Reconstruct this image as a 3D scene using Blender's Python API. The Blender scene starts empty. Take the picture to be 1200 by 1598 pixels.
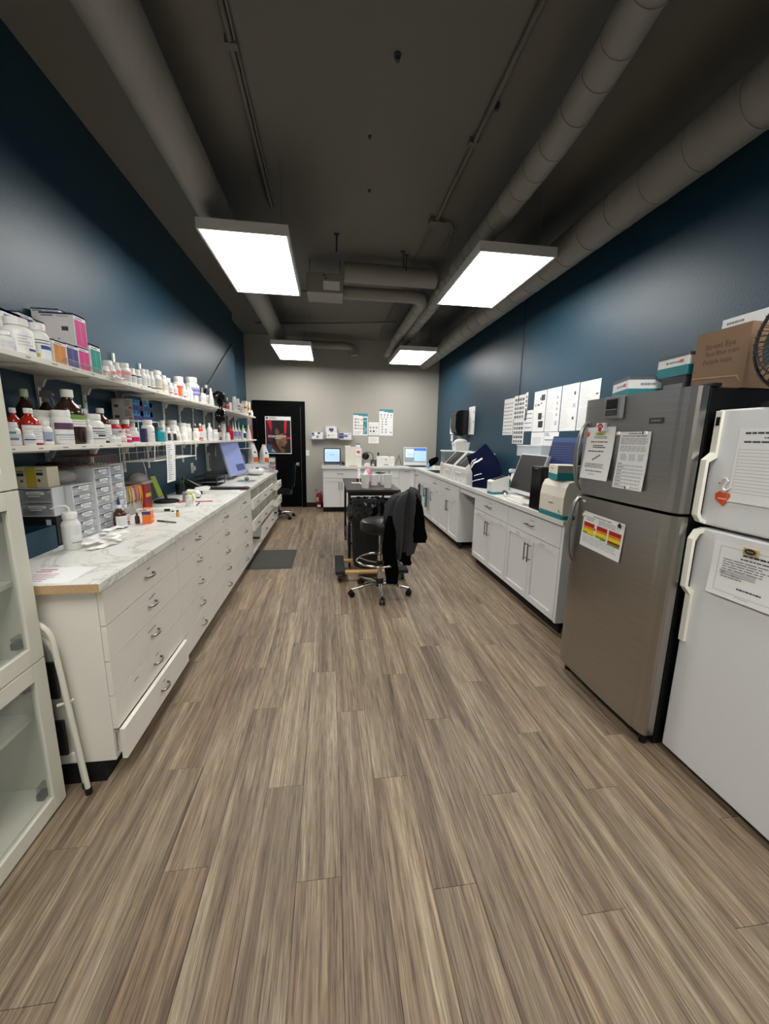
import bpy, math, random
from mathutils import Vector, Matrix

# ------------------------------------------------------------------ camera, world, exposure
SC = bpy.context.scene
COL = SC.collection
PI = math.pi

def setup_camera():
    f, pitch, yaw, roll, h = 610.2, math.radians(10.69), math.radians(8.01), math.radians(1.04), 1.49
    F = Vector((math.sin(yaw) * math.cos(pitch), math.cos(yaw) * math.cos(pitch), -math.sin(pitch)))
    r = Vector((math.cos(yaw), -math.sin(yaw), 0)); u = r.cross(F)
    r, u = math.cos(roll) * r + math.sin(roll) * u, -math.sin(roll) * r + math.cos(roll) * u
    cd = bpy.data.cameras.new('camera'); cam = bpy.data.objects.new('camera', cd); COL.objects.link(cam)
    cd.sensor_fit = 'VERTICAL'; cd.sensor_height = 36.0; cd.sensor_width = 36.0
    cd.lens = 36.0 * f / 1598.0; cd.clip_start = 0.02; cd.clip_end = 60
    m = Matrix((r, u, -F)).transposed().to_4x4(); m.translation = (0, 0, h); cam.matrix_world = m
    SC.camera = cam
setup_camera()
wd = bpy.data.worlds.new('World'); SC.world = wd; wd.use_nodes = True
wd.node_tree.nodes['Background'].inputs[0].default_value = (0.02, 0.021, 0.022, 1)
wd.node_tree.nodes['Background'].inputs[1].default_value = 0.2
SC.view_settings.view_transform = 'Standard'; SC.view_settings.look = 'None'
SC.view_settings.gamma = 1.0; SC.view_settings.use_curve_mapping = False
SC.view_settings.exposure = 0.0
PANEL_STRENGTH = 17.5          # the ceiling panels' own light (see light_panel below)

# ------------------------------------------------------------------ materials
def lin(c):
    return tuple(((v / 255.0) / 12.92 if v <= 10 else (((v / 255.0) + 0.055) / 1.055) ** 2.4) for v in c)
MATS = {}
def mk(name, rgb, rough=0.5, metal=0.0, var=0.05, scale=6.0, bump=0.0, bscale=200.0, alpha=1.0, trans=0.0,
       emit=None, spec=0.5, coat=0.0, ior=1.45, stretch=None):
    """plain procedural material: base colour modulated by noise, optional fine relief"""
    m = bpy.data.materials.new(name); m.use_nodes = True; MATS[name] = m
    nt = m.node_tree; N = nt.nodes; L = nt.links; b = N['Principled BSDF']
    tc = N.new('ShaderNodeTexCoord'); no = N.new('ShaderNodeTexNoise')
    no.inputs['Scale'].default_value = scale; no.inputs['Detail'].default_value = 4
    if stretch:
        mp = N.new('ShaderNodeMapping'); mp.inputs['Scale'].default_value = stretch
        L.new(tc.outputs['Object'], mp.inputs[0]); L.new(mp.outputs[0], no.inputs['Vector'])
    else:
        L.new(tc.outputs['Object'], no.inputs['Vector'])
    c = lin(rgb); mx = N.new('ShaderNodeMix'); mx.data_type = 'RGBA'
    mx.inputs[6].default_value = tuple(min(1, v * (1 - var)) for v in c) + (1,)
    mx.inputs[7].default_value = tuple(min(1, v * (1 + var)) for v in c) + (1,)
    L.new(no.outputs[0], mx.inputs[0]); L.new(mx.outputs[2], b.inputs['Base Color'])
    b.inputs['Roughness'].default_value = rough; b.inputs['Metallic'].default_value = metal
    b.inputs['Specular IOR Level'].default_value = spec; b.inputs['Coat Weight'].default_value = coat
    b.inputs['IOR'].default_value = ior
    if trans: b.inputs['Transmission Weight'].default_value = trans
    if alpha < 1: b.inputs['Alpha'].default_value = alpha
    if emit:
        b.inputs['Emission Color'].default_value = lin(emit[0]) + (1,); b.inputs['Emission Strength'].default_value = emit[1]
    if bump:
        n2 = N.new('ShaderNodeTexNoise'); n2.inputs['Scale'].default_value = bscale; n2.inputs['Detail'].default_value = 3
        L.new(tc.outputs['Object'], n2.inputs['Vector'])
        bp = N.new('ShaderNodeBump'); bp.inputs['Strength'].default_value = bump; bp.inputs['Distance'].default_value = 0.004
        L.new(n2.outputs[0], bp.inputs['Height']); L.new(bp.outputs[0], b.inputs['Normal'])
    return m

def solid(rgb, rough=0.55):
    key = 'ink_%d_%d_%d_%d' % (rgb[0], rgb[1], rgb[2], int(rough * 100))
    return MATS.get(key) or mk(key, rgb, rough, var=0.04, scale=40)

mk('wall_teal', (23, 62, 81), 0.42, bump=0.35, bscale=160, var=0.05, scale=2.0, spec=0.55)
mk('wall_grey', (170, 166, 156), 0.7, bump=0.22, bscale=170, var=0.03, scale=2.0)
mk('ceiling_grey', (112, 109, 103), 0.85, bump=0.1, bscale=60, var=0.06, scale=1.5)
mk('duct_paint', (148, 144, 137), 0.6, var=0.05, scale=5)
mk('conduit_paint', (104, 101, 95), 0.6, var=0.05)
mk('black_door', (4, 4, 5), 0.7, var=0.1, spec=0.1)
mk('black_trim', (9, 9, 9), 0.55)
mk('white_panel', (228, 225, 215), 0.38, var=0.025, scale=3)
mk('white_cab', (229, 229, 228), 0.35, var=0.02, scale=3)
mk('cream_cab', (214, 212, 197), 0.4, var=0.03, scale=3)
mk('dark_kick', (9, 9, 8), 0.7)
mk('gap_dark', (70, 68, 64), 0.8)
mk('pull_metal', (120, 114, 106), 0.3, metal=1.0, var=0.1)
mk('chrome', (205, 205, 205), 0.1, metal=1.0, var=0.02)
mk('steel_plain', (170, 170, 168), 0.28, metal=1.0, var=0.05)
mk('particle', (190, 158, 118), 0.85, var=0.35, scale=220)
mk('white_plastic', (232, 231, 226), 0.38, var=0.02)
mk('white_paper', (238, 238, 236), 0.7, var=0.015)
mk('ivory', (226, 222, 208), 0.45, var=0.03)
mk('black_plastic', (10, 10, 11), 0.4, var=0.1)
mk('black_gloss', (12, 12, 13), 0.18, var=0.1)
mk('black_vinyl', (12, 12, 13), 0.33, var=0.15, bump=0.1, bscale=300)
mk('black_bag', (4, 4, 5), 0.14, var=0.2, spec=0.7, bump=0.9, bscale=26)
mk('black_cloth', (3, 3, 3), 1.0, spec=0.1, var=0.25, bump=0.2, bscale=500)
mk('fleece', (60, 60, 62), 1.0, spec=0.15, var=0.25, scale=60, bump=0.3, bscale=500)
mk('grey_plastic', (120, 121, 122), 0.45)
mk('dark_grey', (52, 53, 55), 0.5)
mk('bin_grey', (24, 28, 31), 0.6, var=0.08)
mk('carpet_grey', (40, 43, 46), 0.95, var=0.3, scale=120, bump=0.5, bscale=400)
mk('mat_rubber', (60, 60, 56), 0.8, var=0.08, scale=30, bump=0.3, bscale=300)
mk('pine', (186, 146, 96), 0.6, var=0.2, scale=3, stretch=(1, 12, 12))
mk('table_wood', (44, 36, 32), 0.4, var=0.3, scale=3, stretch=(12, 1, 12))
mk('cardboard', (138, 110, 86), 0.85, var=0.08, scale=8, bump=0.1, bscale=120)
mk('amber', (72, 34, 18), 0.12, var=0.1, coat=0.3)
mk('brown_plastic', (52, 28, 20), 0.2, var=0.1, coat=0.3)
mk('red_clear', (170, 38, 22), 0.15, var=0.1, coat=0.3)
mk('red_solid', (190, 22, 38), 0.35)
mk('ext_red', (150, 14, 28), 0.3, coat=0.3)
mk('orange_clear', (214, 86, 34), 0.2)
mk('teal_box', (0, 122, 132), 0.45)
mk('teal_jar', (20, 150, 165), 0.35)
mk('teal_tray', (24, 60, 78), 0.5, var=0.08)
mk('clear_plastic', (232, 236, 240), 0.15, alpha=0.24, var=0.02)
mk('frost_plastic', (232, 234, 236), 0.35, alpha=0.7, var=0.03)
mk('cloudy_plastic', (240, 241, 236), 0.4, alpha=0.86, var=0.03)
mk('grey_clear', (150, 156, 160), 0.15, alpha=0.5)
mk('bag_clear', (200, 196, 192), 0.25, alpha=0.42, var=0.15, scale=25, bump=0.6, bscale=40)
mk('navy_cloth', (13, 19, 44), 0.95, spec=0.08, var=0.15, bump=0.2, bscale=600)
mk('window_dark', (30, 29, 29), 0.5, spec=0.15)
mk('screen_off', (40, 40, 40), 0.4, spec=0.3)
mk('biscuit', (226, 221, 205), 0.4, var=0.02)
mk('teal_base', (32, 128, 132), 0.4)
mk('red_bin', (158, 26, 32), 0.35, alpha=0.92)
mk('lid_grey', (196, 190, 184), 0.3, alpha=0.72)
mk('pouch_silver', (206, 206, 204), 0.28, metal=0.35, var=0.1, scale=20, bump=0.5, bscale=30)
mk('gasket', (28, 28, 29), 0.7)
mk('fridge_white', (231, 232, 232), 0.42, var=0.012, bump=0.12, bscale=500)
mk('fridge_black', (5, 5, 5), 0.5, spec=0.3, bump=0.15, bscale=400)
mk('ivory_handle', (240, 238, 224), 0.35, var=0.01)

def wood_floor():
    m = bpy.data.materials.new('plank_wood'); m.use_nodes = True; MATS['plank_wood'] = m
    nt = m.node_tree; N = nt.nodes; L = nt.links; b = N['Principled BSDF']
    tc = N.new('ShaderNodeTexCoord'); oi = N.new('ShaderNodeObjectInfo')
    mul = N.new('ShaderNodeVectorMath'); mul.operation = 'SCALE'; mul.inputs['Scale'].default_value = 37.0
    cmb = N.new('ShaderNodeCombineXYZ')
    for i in range(3): L.new(oi.outputs['Random'], cmb.inputs[i])
    L.new(cmb.outputs[0], mul.inputs[0])
    add = N.new('ShaderNodeVectorMath'); add.operation = 'ADD'
    L.new(tc.outputs['Object'], add.inputs[0]); L.new(mul.outputs[0], add.inputs[1])
    def noise(scale, stretch, detail=5, rough=0.6, dist=0.0):
        mp = N.new('ShaderNodeMapping'); mp.inputs['Scale'].default_value = stretch
        L.new(add.outputs[0], mp.inputs[0])
        n = N.new('ShaderNodeTexNoise'); n.inputs['Scale'].default_value = scale; n.inputs['Detail'].default_value = detail
        n.inputs['Roughness'].default_value = rough; n.inputs['Distortion'].default_value = dist
        L.new(mp.outputs[0], n.inputs['Vector']); return n.outputs[0]
    broad = noise(1.0, (14, 0.6, 1), 5, 0.6, 1.1)
    fine = noise(1.0, (190, 5.5, 1), 6, 0.72, 0.35)
    vein = noise(1.0, (34, 1.0, 1), 5, 0.68, 2.0)
    def ramp(src, pts):
        r = N.new('ShaderNodeValToRGB'); e = r.color_ramp.elements
        while len(e) < len(pts): e.new(0.5)
        for el, (p, c) in zip(e, pts): el.position = p; el.color = lin(c) + (1,)
        L.new(src, r.inputs[0]); return r.outputs[0]
    base = ramp(broad, [(0.28, (101, 86, 74)), (0.42, (139, 121, 101)), (0.55, (162, 146, 122)), (0.70, (190, 175, 149))])
    grain = ramp(fine, [(0.32, (104, 96, 90)), (0.5, (208, 203, 196)), (0.66, (255, 253, 248))])
    ven = ramp(vein, [(0.28, (110, 96, 92)), (0.40, (225, 220, 216)), (1.0, (255, 255, 255))])
    def mult(a, c, fac):
        x = N.new('ShaderNodeMix'); x.data_type = 'RGBA'; x.blend_type = 'MULTIPLY'; x.inputs[0].default_value = fac
        L.new(a, x.inputs[6]); L.new(c, x.inputs[7]); return x.outputs[2]
    c = mult(mult(base, grain, 0.85), ven, 0.75)
    tint = noise(1.0, (5, 0.35, 1), 3, 0.5, 0.5)
    tn = ramp(tint, [(0.35, (238, 240, 236)), (0.5, (255, 255, 255)), (0.68, (255, 244, 234))])
    c = mult(c, tn, 0.9)
    hsv = N.new('ShaderNodeHueSaturation'); hsv.inputs['Saturation'].default_value = 0.9
    mr = N.new('ShaderNodeMapRange'); mr.inputs[3].default_value = 1.13; mr.inputs[4].default_value = 1.26
    L.new(oi.outputs['Random'], mr.inputs[0]); L.new(mr.outputs[0], hsv.inputs['Value'])
    L.new(c, hsv.inputs['Color']); L.new(hsv.outputs[0], b.inputs['Base Color'])
    b.inputs['Roughness'].default_value = 0.5; b.inputs['Specular IOR Level'].default_value = 0.35
    bp = N.new('ShaderNodeBump'); bp.inputs['Strength'].default_value = 0.12; bp.inputs['Distance'].default_value = 0.002
    L.new(fine, bp.inputs['Height']); L.new(bp.outputs[0], b.inputs['Normal'])
wood_floor()

def marble():
    m = bpy.data.materials.new('marble_laminate'); m.use_nodes = True; MATS['marble_laminate'] = m
    nt = m.node_tree; N = nt.nodes; L = nt.links; b = N['Principled BSDF']
    tc = N.new('ShaderNodeTexCoord')
    n = N.new('ShaderNodeTexNoise'); n.inputs['Scale'].default_value = 2.6; n.inputs['Detail'].default_value = 9
    n.inputs['Roughness'].default_value = 0.62; n.inputs['Distortion'].default_value = 1.3
    L.new(tc.outputs['Object'], n.inputs['Vector'])
    r = N.new('ShaderNodeValToRGB'); e = r.color_ramp.elements
    for _ in range(3): e.new(0.5)
    for el, (p, c) in zip(e, [(0.30, (232, 232, 226)), (0.47, (228, 228, 221)), (0.497, (196, 194, 184)), (0.523, (230, 230, 224)), (0.8, (236, 236, 231))]):
        el.position = p; el.color = lin(c) + (1,)
    L.new(n.outputs[0], r.inputs[0]); L.new(r.outputs[0], b.inputs['Base Color'])
    b.inputs['Roughness'].default_value = 0.3
    m2 = mk('speckle_laminate', (218, 217, 212), 0.32, var=0.12, scale=180)
marble()

def brushed():
    m = bpy.data.materials.new('brushed_steel'); m.use_nodes = True; MATS['brushed_steel'] = m
    nt = m.node_tree; N = nt.nodes; L = nt.links; b = N['Principled BSDF']
    tc = N.new('ShaderNodeTexCoord'); mp = N.new('ShaderNodeMapping'); mp.inputs['Scale'].default_value = (1, 4, 420)
    L.new(tc.outputs['Object'], mp.inputs[0])
    n = N.new('ShaderNodeTexNoise'); n.inputs['Scale'].default_value = 1.0; n.inputs['Detail'].default_value = 4
    L.new(mp.outputs[0], n.inputs['Vector'])
    mx = N.new('ShaderNodeMix'); mx.data_type = 'RGBA'
    mx.inputs[6].default_value = lin((152, 150, 147)) + (1,); mx.inputs[7].default_value = lin((190, 188, 184)) + (1,)
    L.new(n.outputs[0], mx.inputs[0]); L.new(mx.outputs[2], b.inputs['Base Color'])
    b.inputs['Metallic'].default_value = 1.0; b.inputs['Roughness'].default_value = 0.33
    b.inputs['Anisotropic'].default_value = 0.5
brushed()

def emitter(name, rgb, strength):
    m = mk(name, rgb, 0.4, emit=(rgb, strength)); return m
emitter('panel_glow', (255, 253, 249), PANEL_STRENGTH)
emitter('screen_blue', (128, 140, 190), 0.3)
emitter('screen_pale', (170, 204, 246), 0.6)
emitter('screen_white', (222, 232, 252), 0.65)
emitter('screen_strip', (60, 108, 220), 0.6)
emitter('screen_navy', (24, 34, 70), 0.4)
emitter('screen_navytop', (26, 62, 100), 0.5)
emitter('screen_grey', (128, 140, 148), 0.6)
emitter('screen_line', (52, 66, 112), 0.35)

def resolve(m):
    if isinstance(m, str): return MATS[m]
    if isinstance(m, tuple): return solid(m)
    return m

# ------------------------------------------------------------------ mesh builder
class MB:
    def __init__(s): s.v = []; s.f = []; s.m = []; s.s = []; s.mats = []
    def mi(s, m):
        m = resolve(m)
        if m not in s.mats: s.mats.append(m)
        return s.mats.index(m)
    def add(s, vs, fs, mat, smooth=False):
        o = len(s.v); k = s.mi(mat); s.v += [tuple(p) for p in vs]
        for f in fs: s.f.append(tuple(o + i for i in f)); s.m.append(k); s.s.append(smooth)
        return s
    def box(s, x0, x1, y0, y1, z0, z1, mat):
        vs = [(x0, y0, z0), (x1, y0, z0), (x1, y1, z0), (x0, y1, z0), (x0, y0, z1), (x1, y0, z1), (x1, y1, z1), (x0, y1, z1)]
        return s.add(vs, [(0, 3, 2, 1), (4, 5, 6, 7), (0, 1, 5, 4), (1, 2, 6, 5), (2, 3, 7, 6), (3, 0, 4, 7)], mat)
    def quad(s, a, b, c, d, mat): return s.add([a, b, c, d], [(0, 1, 2, 3)], mat)
    def lathe(s, prof, mat, n=20, c=(0, 0, 0), a0=0.0, a1=2 * PI, sx=1.0, sy=1.0):
        full = abs(a1 - a0 - 2 * PI) < 1e-6; k = n if full else n + 1; vs = []; fs = []
        for r, z in prof:
            for i in range(k):
                a = a0 + (a1 - a0) * i / n
                vs.append((c[0] + r * math.cos(a) * sx, c[1] + r * math.sin(a) * sy, c[2] + z))
        for j in range(len(prof) - 1):
            for i in range(n):
                i2 = (i + 1) % k if full else i + 1
                fs.append((j * k + i, j * k + i2, (j + 1) * k + i2, (j + 1) * k + i))
        s.add(vs, fs, mat, True)
        if full:
            for j, rev in ((0, True), (len(prof) - 1, False)):
                if prof[j][0] > 1e-5:
                    ring = [vs[j * k + i] for i in range(k)]
                    s.add(ring, [tuple(range(k))[::-1] if rev else tuple(range(k))], mat)
        return s
    def tube(s, pts, r, mat, n=8, closed=False, cap=True):
        P = [Vector(p) for p in pts]; m = len(P); vs = []; fs = []; up = None
        rr = r if isinstance(r, (list, tuple)) else [r] * m
        for i in range(m):
            if closed: t = P[(i + 1) % m] - P[i - 1]
            else: t = P[min(i + 1, m - 1)] - P[max(i - 1, 0)]
            t.normalize()
            if up is None:
                up = Vector((0, 0, 1)) if abs(t.z) < 0.9 else Vector((1, 0, 0))
            a = t.cross(up); a = a.normalized() if a.length > 1e-6 else Vector((1, 0, 0))
            up = a.cross(t).normalized()
            for k in range(n):
                an = 2 * PI * k / n; vs.append(P[i] + (a * math.cos(an) + up * math.sin(an)) * rr[i])
        for i in range(m if closed else m - 1):
            j = (i + 1) % m
            for k in range(n):
                k2 = (k + 1) % n; fs.append((i * n + k, i * n + k2, j * n + k2, j * n + k))
        s.add(vs, fs, mat, True)
        if cap and not closed:
            s.add(vs[:n], [tuple(range(n))[::-1]], mat); s.add(vs[-n:], [tuple(range(n))], mat)
        return s
    def prism(s, poly, axis, a, b, mat, smooth=False):
        """poly: 2D outline; axis 'x': (y,z), 'y': (x,z), 'z': (x,y); extruded a..b"""
        def P(p, t):
            return {'x': (t, p[0], p[1]), 'y': (p[0], t, p[1]), 'z': (p[0], p[1], t)}[axis]
        n = len(poly); vs = [P(p, a) for p in poly] + [P(p, b) for p in poly]
        ar = sum(poly[i][0] * poly[(i + 1) % n][1] - poly[(i + 1) % n][0] * poly[i][1] for i in range(n))
        flip = (ar > 0) if axis in 'zx' else (ar < 0)
        lo = tuple(range(n)); hi = tuple(range(n, 2 * n)); 
        sides = [(i, (i + 1) % n, n + (i + 1) % n, n + i) for i in range(n)]
        if flip: caps = [lo[::-1], hi]
        else: caps = [lo, hi[::-1]]; sides = [q[::-1] for q in sides]
        s.add(vs, sides, mat, smooth); s.add(vs, caps, mat); return s
    def grid(s, fn, nu, nv, mat, smooth=True, closeu=False):
        vs = [fn(i / nu, j / nv) for j in range(nv + 1) for i in range(nu if closeu else nu + 1)]
        w = nu if closeu else nu + 1
        fs = [(j * w + i, j * w + (i + 1) % w if closeu else j * w + i + 1, (j + 1) * w + ((i + 1) % w if closeu else i + 1), (j + 1) * w + i)
              for j in range(nv) for i in range(nu)]
        return s.add(vs, fs, mat, smooth)
    def sphere(s, c, r, mat, n=14, m=8, sx=1, sy=1, sz=1):
        prof = [(max(1e-6, math.sin(PI * j / m)) * r, -math.cos(PI * j / m) * r * sz) for j in range(m + 1)]
        return s.lathe(prof, mat, n, c, sx=sx, sy=sy)
    def mesh(s, name):
        me = bpy.data.meshes.new(name); me.from_pydata(s.v, [], s.f)
        for m in s.mats: me.materials.append(m)
        me.polygons.foreach_set('material_index', s.m); me.polygons.foreach_set('use_smooth', s.s)
        if any(s.s): me.set_sharp_from_angle(angle=math.radians(40))
        me.update(); return me
    def build(s, name, parent=None, loc=(0, 0, 0), rz=0.0, rot=None, bevel=0.0):
        o = bpy.data.objects.new(name, s.mesh(name)); COL.objects.link(o)
        if parent is not None: o.parent = parent
        o.location = loc; o.rotation_euler = rot if rot else (0, 0, rz)
        if bevel:
            b = o.modifiers.new('Bevel', 'BEVEL'); b.width = bevel; b.segments = 2; b.limit_method = 'ANGLE'; b.angle_limit = math.radians(50)
        return o

def tag(o, label=None, cat=None, group=None, kind=None):
    if label: o['label'] = label
    if cat: o['category'] = cat
    if group: o['group'] = group
    if kind: o['kind'] = kind
    return o
def thing(name, label, cat, loc=(0, 0, 0), rz=0.0, group=None):
    o = bpy.data.objects.new(name, None); COL.objects.link(o); o.empty_display_size = 0.05
    o.location = loc; o.rotation_euler = (0, 0, rz); return tag(o, label, cat, group)
def B(x0, x1, y0, y1, z0, z1, mat): return MB().box(x0, x1, y0, y1, z0, z1, mat)
def rr(w, h, r, n=4, cx=0, cy=0):
    """rounded rectangle outline, counter-clockwise"""
    pts = []
    for sx, sy, a in ((1, -1, -90), (1, 1, 0), (-1, 1, 90), (-1, -1, 180)):
        for i in range(n + 1):
            t = math.radians(a + 90 * i / n)
            pts.append((cx + sx * (w / 2 - r) + r * math.cos(t), cy + sy * (h / 2 - r) + r * math.sin(t)))
    return pts
def text_part(s, size, mat, parent, loc, rot, name='lettering', label=None):
    cu = bpy.data.curves.new('t', 'FONT'); cu.body = s; cu.size = size; cu.resolution_u = 2
    ob = bpy.data.objects.new('t', cu); COL.objects.link(ob)
    me = bpy.data.meshes.new_from_object(ob.evaluated_get(bpy.context.evaluated_depsgraph_get()))
    bpy.data.objects.remove(ob); bpy.data.curves.remove(cu)
    me.materials.clear(); me.materials.append(resolve(mat))
    o = bpy.data.objects.new(name, me); COL.objects.link(o); o.parent = parent; o.location = loc; o.rotation_euler = rot
    if label: o['label'] = label
    return o
# print = flat ink rectangles (u0,v0,u1,v1,colour) laid on a face
def words(u0, v0, u1, v1, n, col=(90, 90, 94), seed=1, fill=0.5, ragged=0.3):
    R = random.Random(seed); out = []; dh = (v1 - v0) / n
    for i in range(n):
        v = v1 - dh * (i + 0.75); u = u0; end = u1 - R.random() * ragged * (u1 - u0)
        while u < end - 0.02:
            w = min((0.05 + 0.14 * R.random()) * (u1 - u0), end - u)
            out.append((u, v, u + w, v + dh * fill, col)); u += w + 0.02 * (u1 - u0)
    return out
FACES = {'-y': (lambda w, d, h: ((-w / 2, -d / 2, 0), (w, 0, 0), (0, 0, h), (0, -1, 0))),
         '+x': (lambda w, d, h: ((w / 2, -d / 2, 0), (0, d, 0), (0, 0, h), (1, 0, 0))),
         '-x': (lambda w, d, h: ((-w / 2, d / 2, 0), (0, -d, 0), (0, 0, h), (-1, 0, 0))),
         '+y': (lambda w, d, h: ((w / 2, d / 2, 0), (-w, 0, 0), (0, 0, h), (0, 1, 0))),
         '+z': (lambda w, d, h: ((-w / 2, -d / 2, h), (w, 0, 0), (0, d, 0), (0, 0, 1)))}
def inkface(mb, face, w, d, h, rects, eps=0.0008):
    o, U, V, n = (Vector(t) for t in FACES[face](w, d, h))
    for i, (u0, v0, u1, v1, c) in enumerate(rects):
        e = n * (eps + 0.00012 * (i % 3) if i else eps)
        mb.quad(o + U * u0 + V * v0 + e, o + U * u1 + V * v0 + e, o + U * u1 + V * v1 + e, o + U * u0 + V * v1 + e, c)
def carton(name, label, cat, cx, cy, z, w, d, h, body, prints=None, rz=0.0, group=None, bevel=0.0):
    """closed carton w(x) d(y) h(z) standing at its base centre, prints per face"""
    mb = B(-w / 2, w / 2, -d / 2, d / 2, 0, h, body)
    for face, rects in (prints or {}).items(): inkface(mb, face, w, d, h, rects)
    o = mb.build(name, None, (cx, cy, z), rz); return tag(o, label, cat, group)
def sheet(name, label, cat, loc, w, h, rects, rot=(0, 0, 0), paper='white_paper', group=None, curl=0.0):
    """sheet of paper in its local x-z plane facing -y, origin at the lower left corner; curl lifts the lower edge"""
    mb = MB(); n = 8
    def fy(v): return -curl * (1 - v) ** 2
    mb.grid(lambda u, v: (u * w, fy(v), v * h), 1, n, paper, False)
    mb.grid(lambda u, v: (w - u * w, fy(v) + 0.0006, v * h), 1, n, paper, False)
    for i, (u0, v0, u1, v1, c) in enumerate(rects):
        e = 0.0007 + 0.00015 * (i % 3) + curl * 0.012
        mb.quad((u0 * w, fy(v0) - e, v0 * h), (u1 * w, fy(v0) - e, v0 * h), (u1 * w, fy(v1) - e, v1 * h), (u0 * w, fy(v1) - e, v1 * h), c)
    o = mb.build(name, None, loc, rot=rot); return tag(o, label, cat, group)
RX = (0, 0, -PI / 2)      # a sheet facing -x (right wall, fridges)

# ================================================================== the room
XW0, XW1, YB, YF, ZC = -1.56, 2.31, 8.47, -4.0, 3.45
def struct(name, mb, bevel=0.0):
    return tag(mb.build(name, bevel=bevel), kind='structure')
floor = struct('floor', B(XW0 - 0.3, XW1 + 0.2, YF - 0.1, YB + 0.1, -0.06, -0.003, 'dark_kick'))
tag(floor, 'grey-brown wood-look plank floor')
def lay_planks():
    pw, pl, gap = 0.1523, 1.22, 0.0005; R = random.Random(4); meshes = {}
    x = -1.039 - pw * 3; col = 0
    while x < XW1 - 0.02:
        off = (col * 0.437 + R.random() * 0.12) % pl; y = YF - off
        y = -1.0 - off if x > -1.2 else -1.0 - off
        while y < YB:
            y0, y1 = max(y, -1.0), min(y + pl, YB)
            vis = y1 > 0.25 and (x + pw > -1.15) and (x < 1.85 or y0 < 5.2 < y1 + .9) and y1 - y0 > 0.03
            if vis:
                key = round(y1 - y0, 3)
                if key not in meshes:
                    mb = MB(); hw, hl, c = pw / 2 - gap / 2, key / 2 - gap / 2, 0.0006
                    vs = [(-hw, -hl, -.003), (hw, -hl, -.003), (hw, hl, -.003), (-hw, hl, -.003),
                          (-hw + c, -hl + c, 0), (hw - c, -hl + c, 0), (hw - c, hl - c, 0), (-hw + c, hl - c, 0)]
                    mb.add(vs, [(4, 5, 6, 7), (0, 1, 5, 4), (1, 2, 6, 5), (2, 3, 7, 6), (3, 0, 4, 7)], 'plank_wood')
                    meshes[key] = mb.mesh('plank')
                o = bpy.data.objects.new('plank', meshes[key]); COL.objects.link(o); o.parent = floor
                o.location = (x + pw / 2, (y0 + y1) / 2, R.random() * 0.0002)
            y += pl
        x += pw; col += 1
lay_planks()
# the floor beyond the planks (under the cabinets, behind the camera)
rest = B(XW0, XW1, YF, 0.2, -0.003, -0.0005, 'plank_wood').build('floor_covering', floor)
wl = MB(); wl.box(XW0 - 0.22, XW0, YF - 0.1, 7.12, 0, ZC, 'wall_teal'); wl.box(XW0 - 0.22, XW0 - 0.1, 7.12, YB, 0, ZC, 'wall_teal')
struct('wall_left', wl); struct('wall_right', B(XW1, XW1 + 0.12, YF - 0.1, YB, 0, ZC, 'wall_teal'))
struct('wall_back', B(XW0 - 0.3, XW1 + 0.2, YB, YB + 0.12, 0, ZC, 'wall_grey'))
struct('wall_front', B(XW0 - 0.3, XW1 + 0.2, YF - 0.12, YF, 0, ZC, 'wall_grey'))
ce = B(XW0 - 0.3, XW1 + 0.2, YF - 0.1, YB + 0.1, ZC, ZC + 0.1, 'ceiling_grey')
struct('ceiling', ce)
struct('baseboard_back', B(-0.505, -0.145, YB - 0.014, YB, 0, 0.1, 'black_trim'), 0.003)
# door in the back wall: black leaf in a black frame
door = thing('door_1', 'black door in a black frame at the far end', 'door'); tag(door, kind='structure')
fr = MB(); fr.box(-1.555, -1.465, YB - 0.03, YB, 0, 2.2, 'black_door'); fr.box(-0.595, -0.505, YB - 0.03, YB, 0, 2.2, 'black_door')
fr.box(-1.465, -0.595, YB - 0.03, YB, 2.11, 2.2, 'black_door'); fr.build('door_frame', door, bevel=0.004)
leaf = B(-1.46, -0.6, YB - 0.016, YB - 0.001, 0.008, 2.105, 'black_door').build('door_leaf', door, bevel=0.002)
dh = MB(); dh.box(-0.70, -0.635, YB - 0.024, YB - 0.016, 0.885, 0.955, 'steel_plain')
dh.tube([(-0.668, YB - 0.024, 0.92), (-0.668, YB - 0.065, 0.92)], 0.011, 'steel_plain', 10)
dh.tube([(-0.665, YB - 0.065, 0.92), (-0.72, YB - 0.068, 0.92), (-0.79, YB - 0.06, 0.918)], [0.011, 0.01, 0.008], 'steel_plain', 10)
tag(dh.build('door_handle', door), 'brushed lever handle')
B(-1.46, -0.6, YB - 0.035, YB - 0.001, 0.0, 0.008, 'steel_plain').build('threshold', door)

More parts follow.
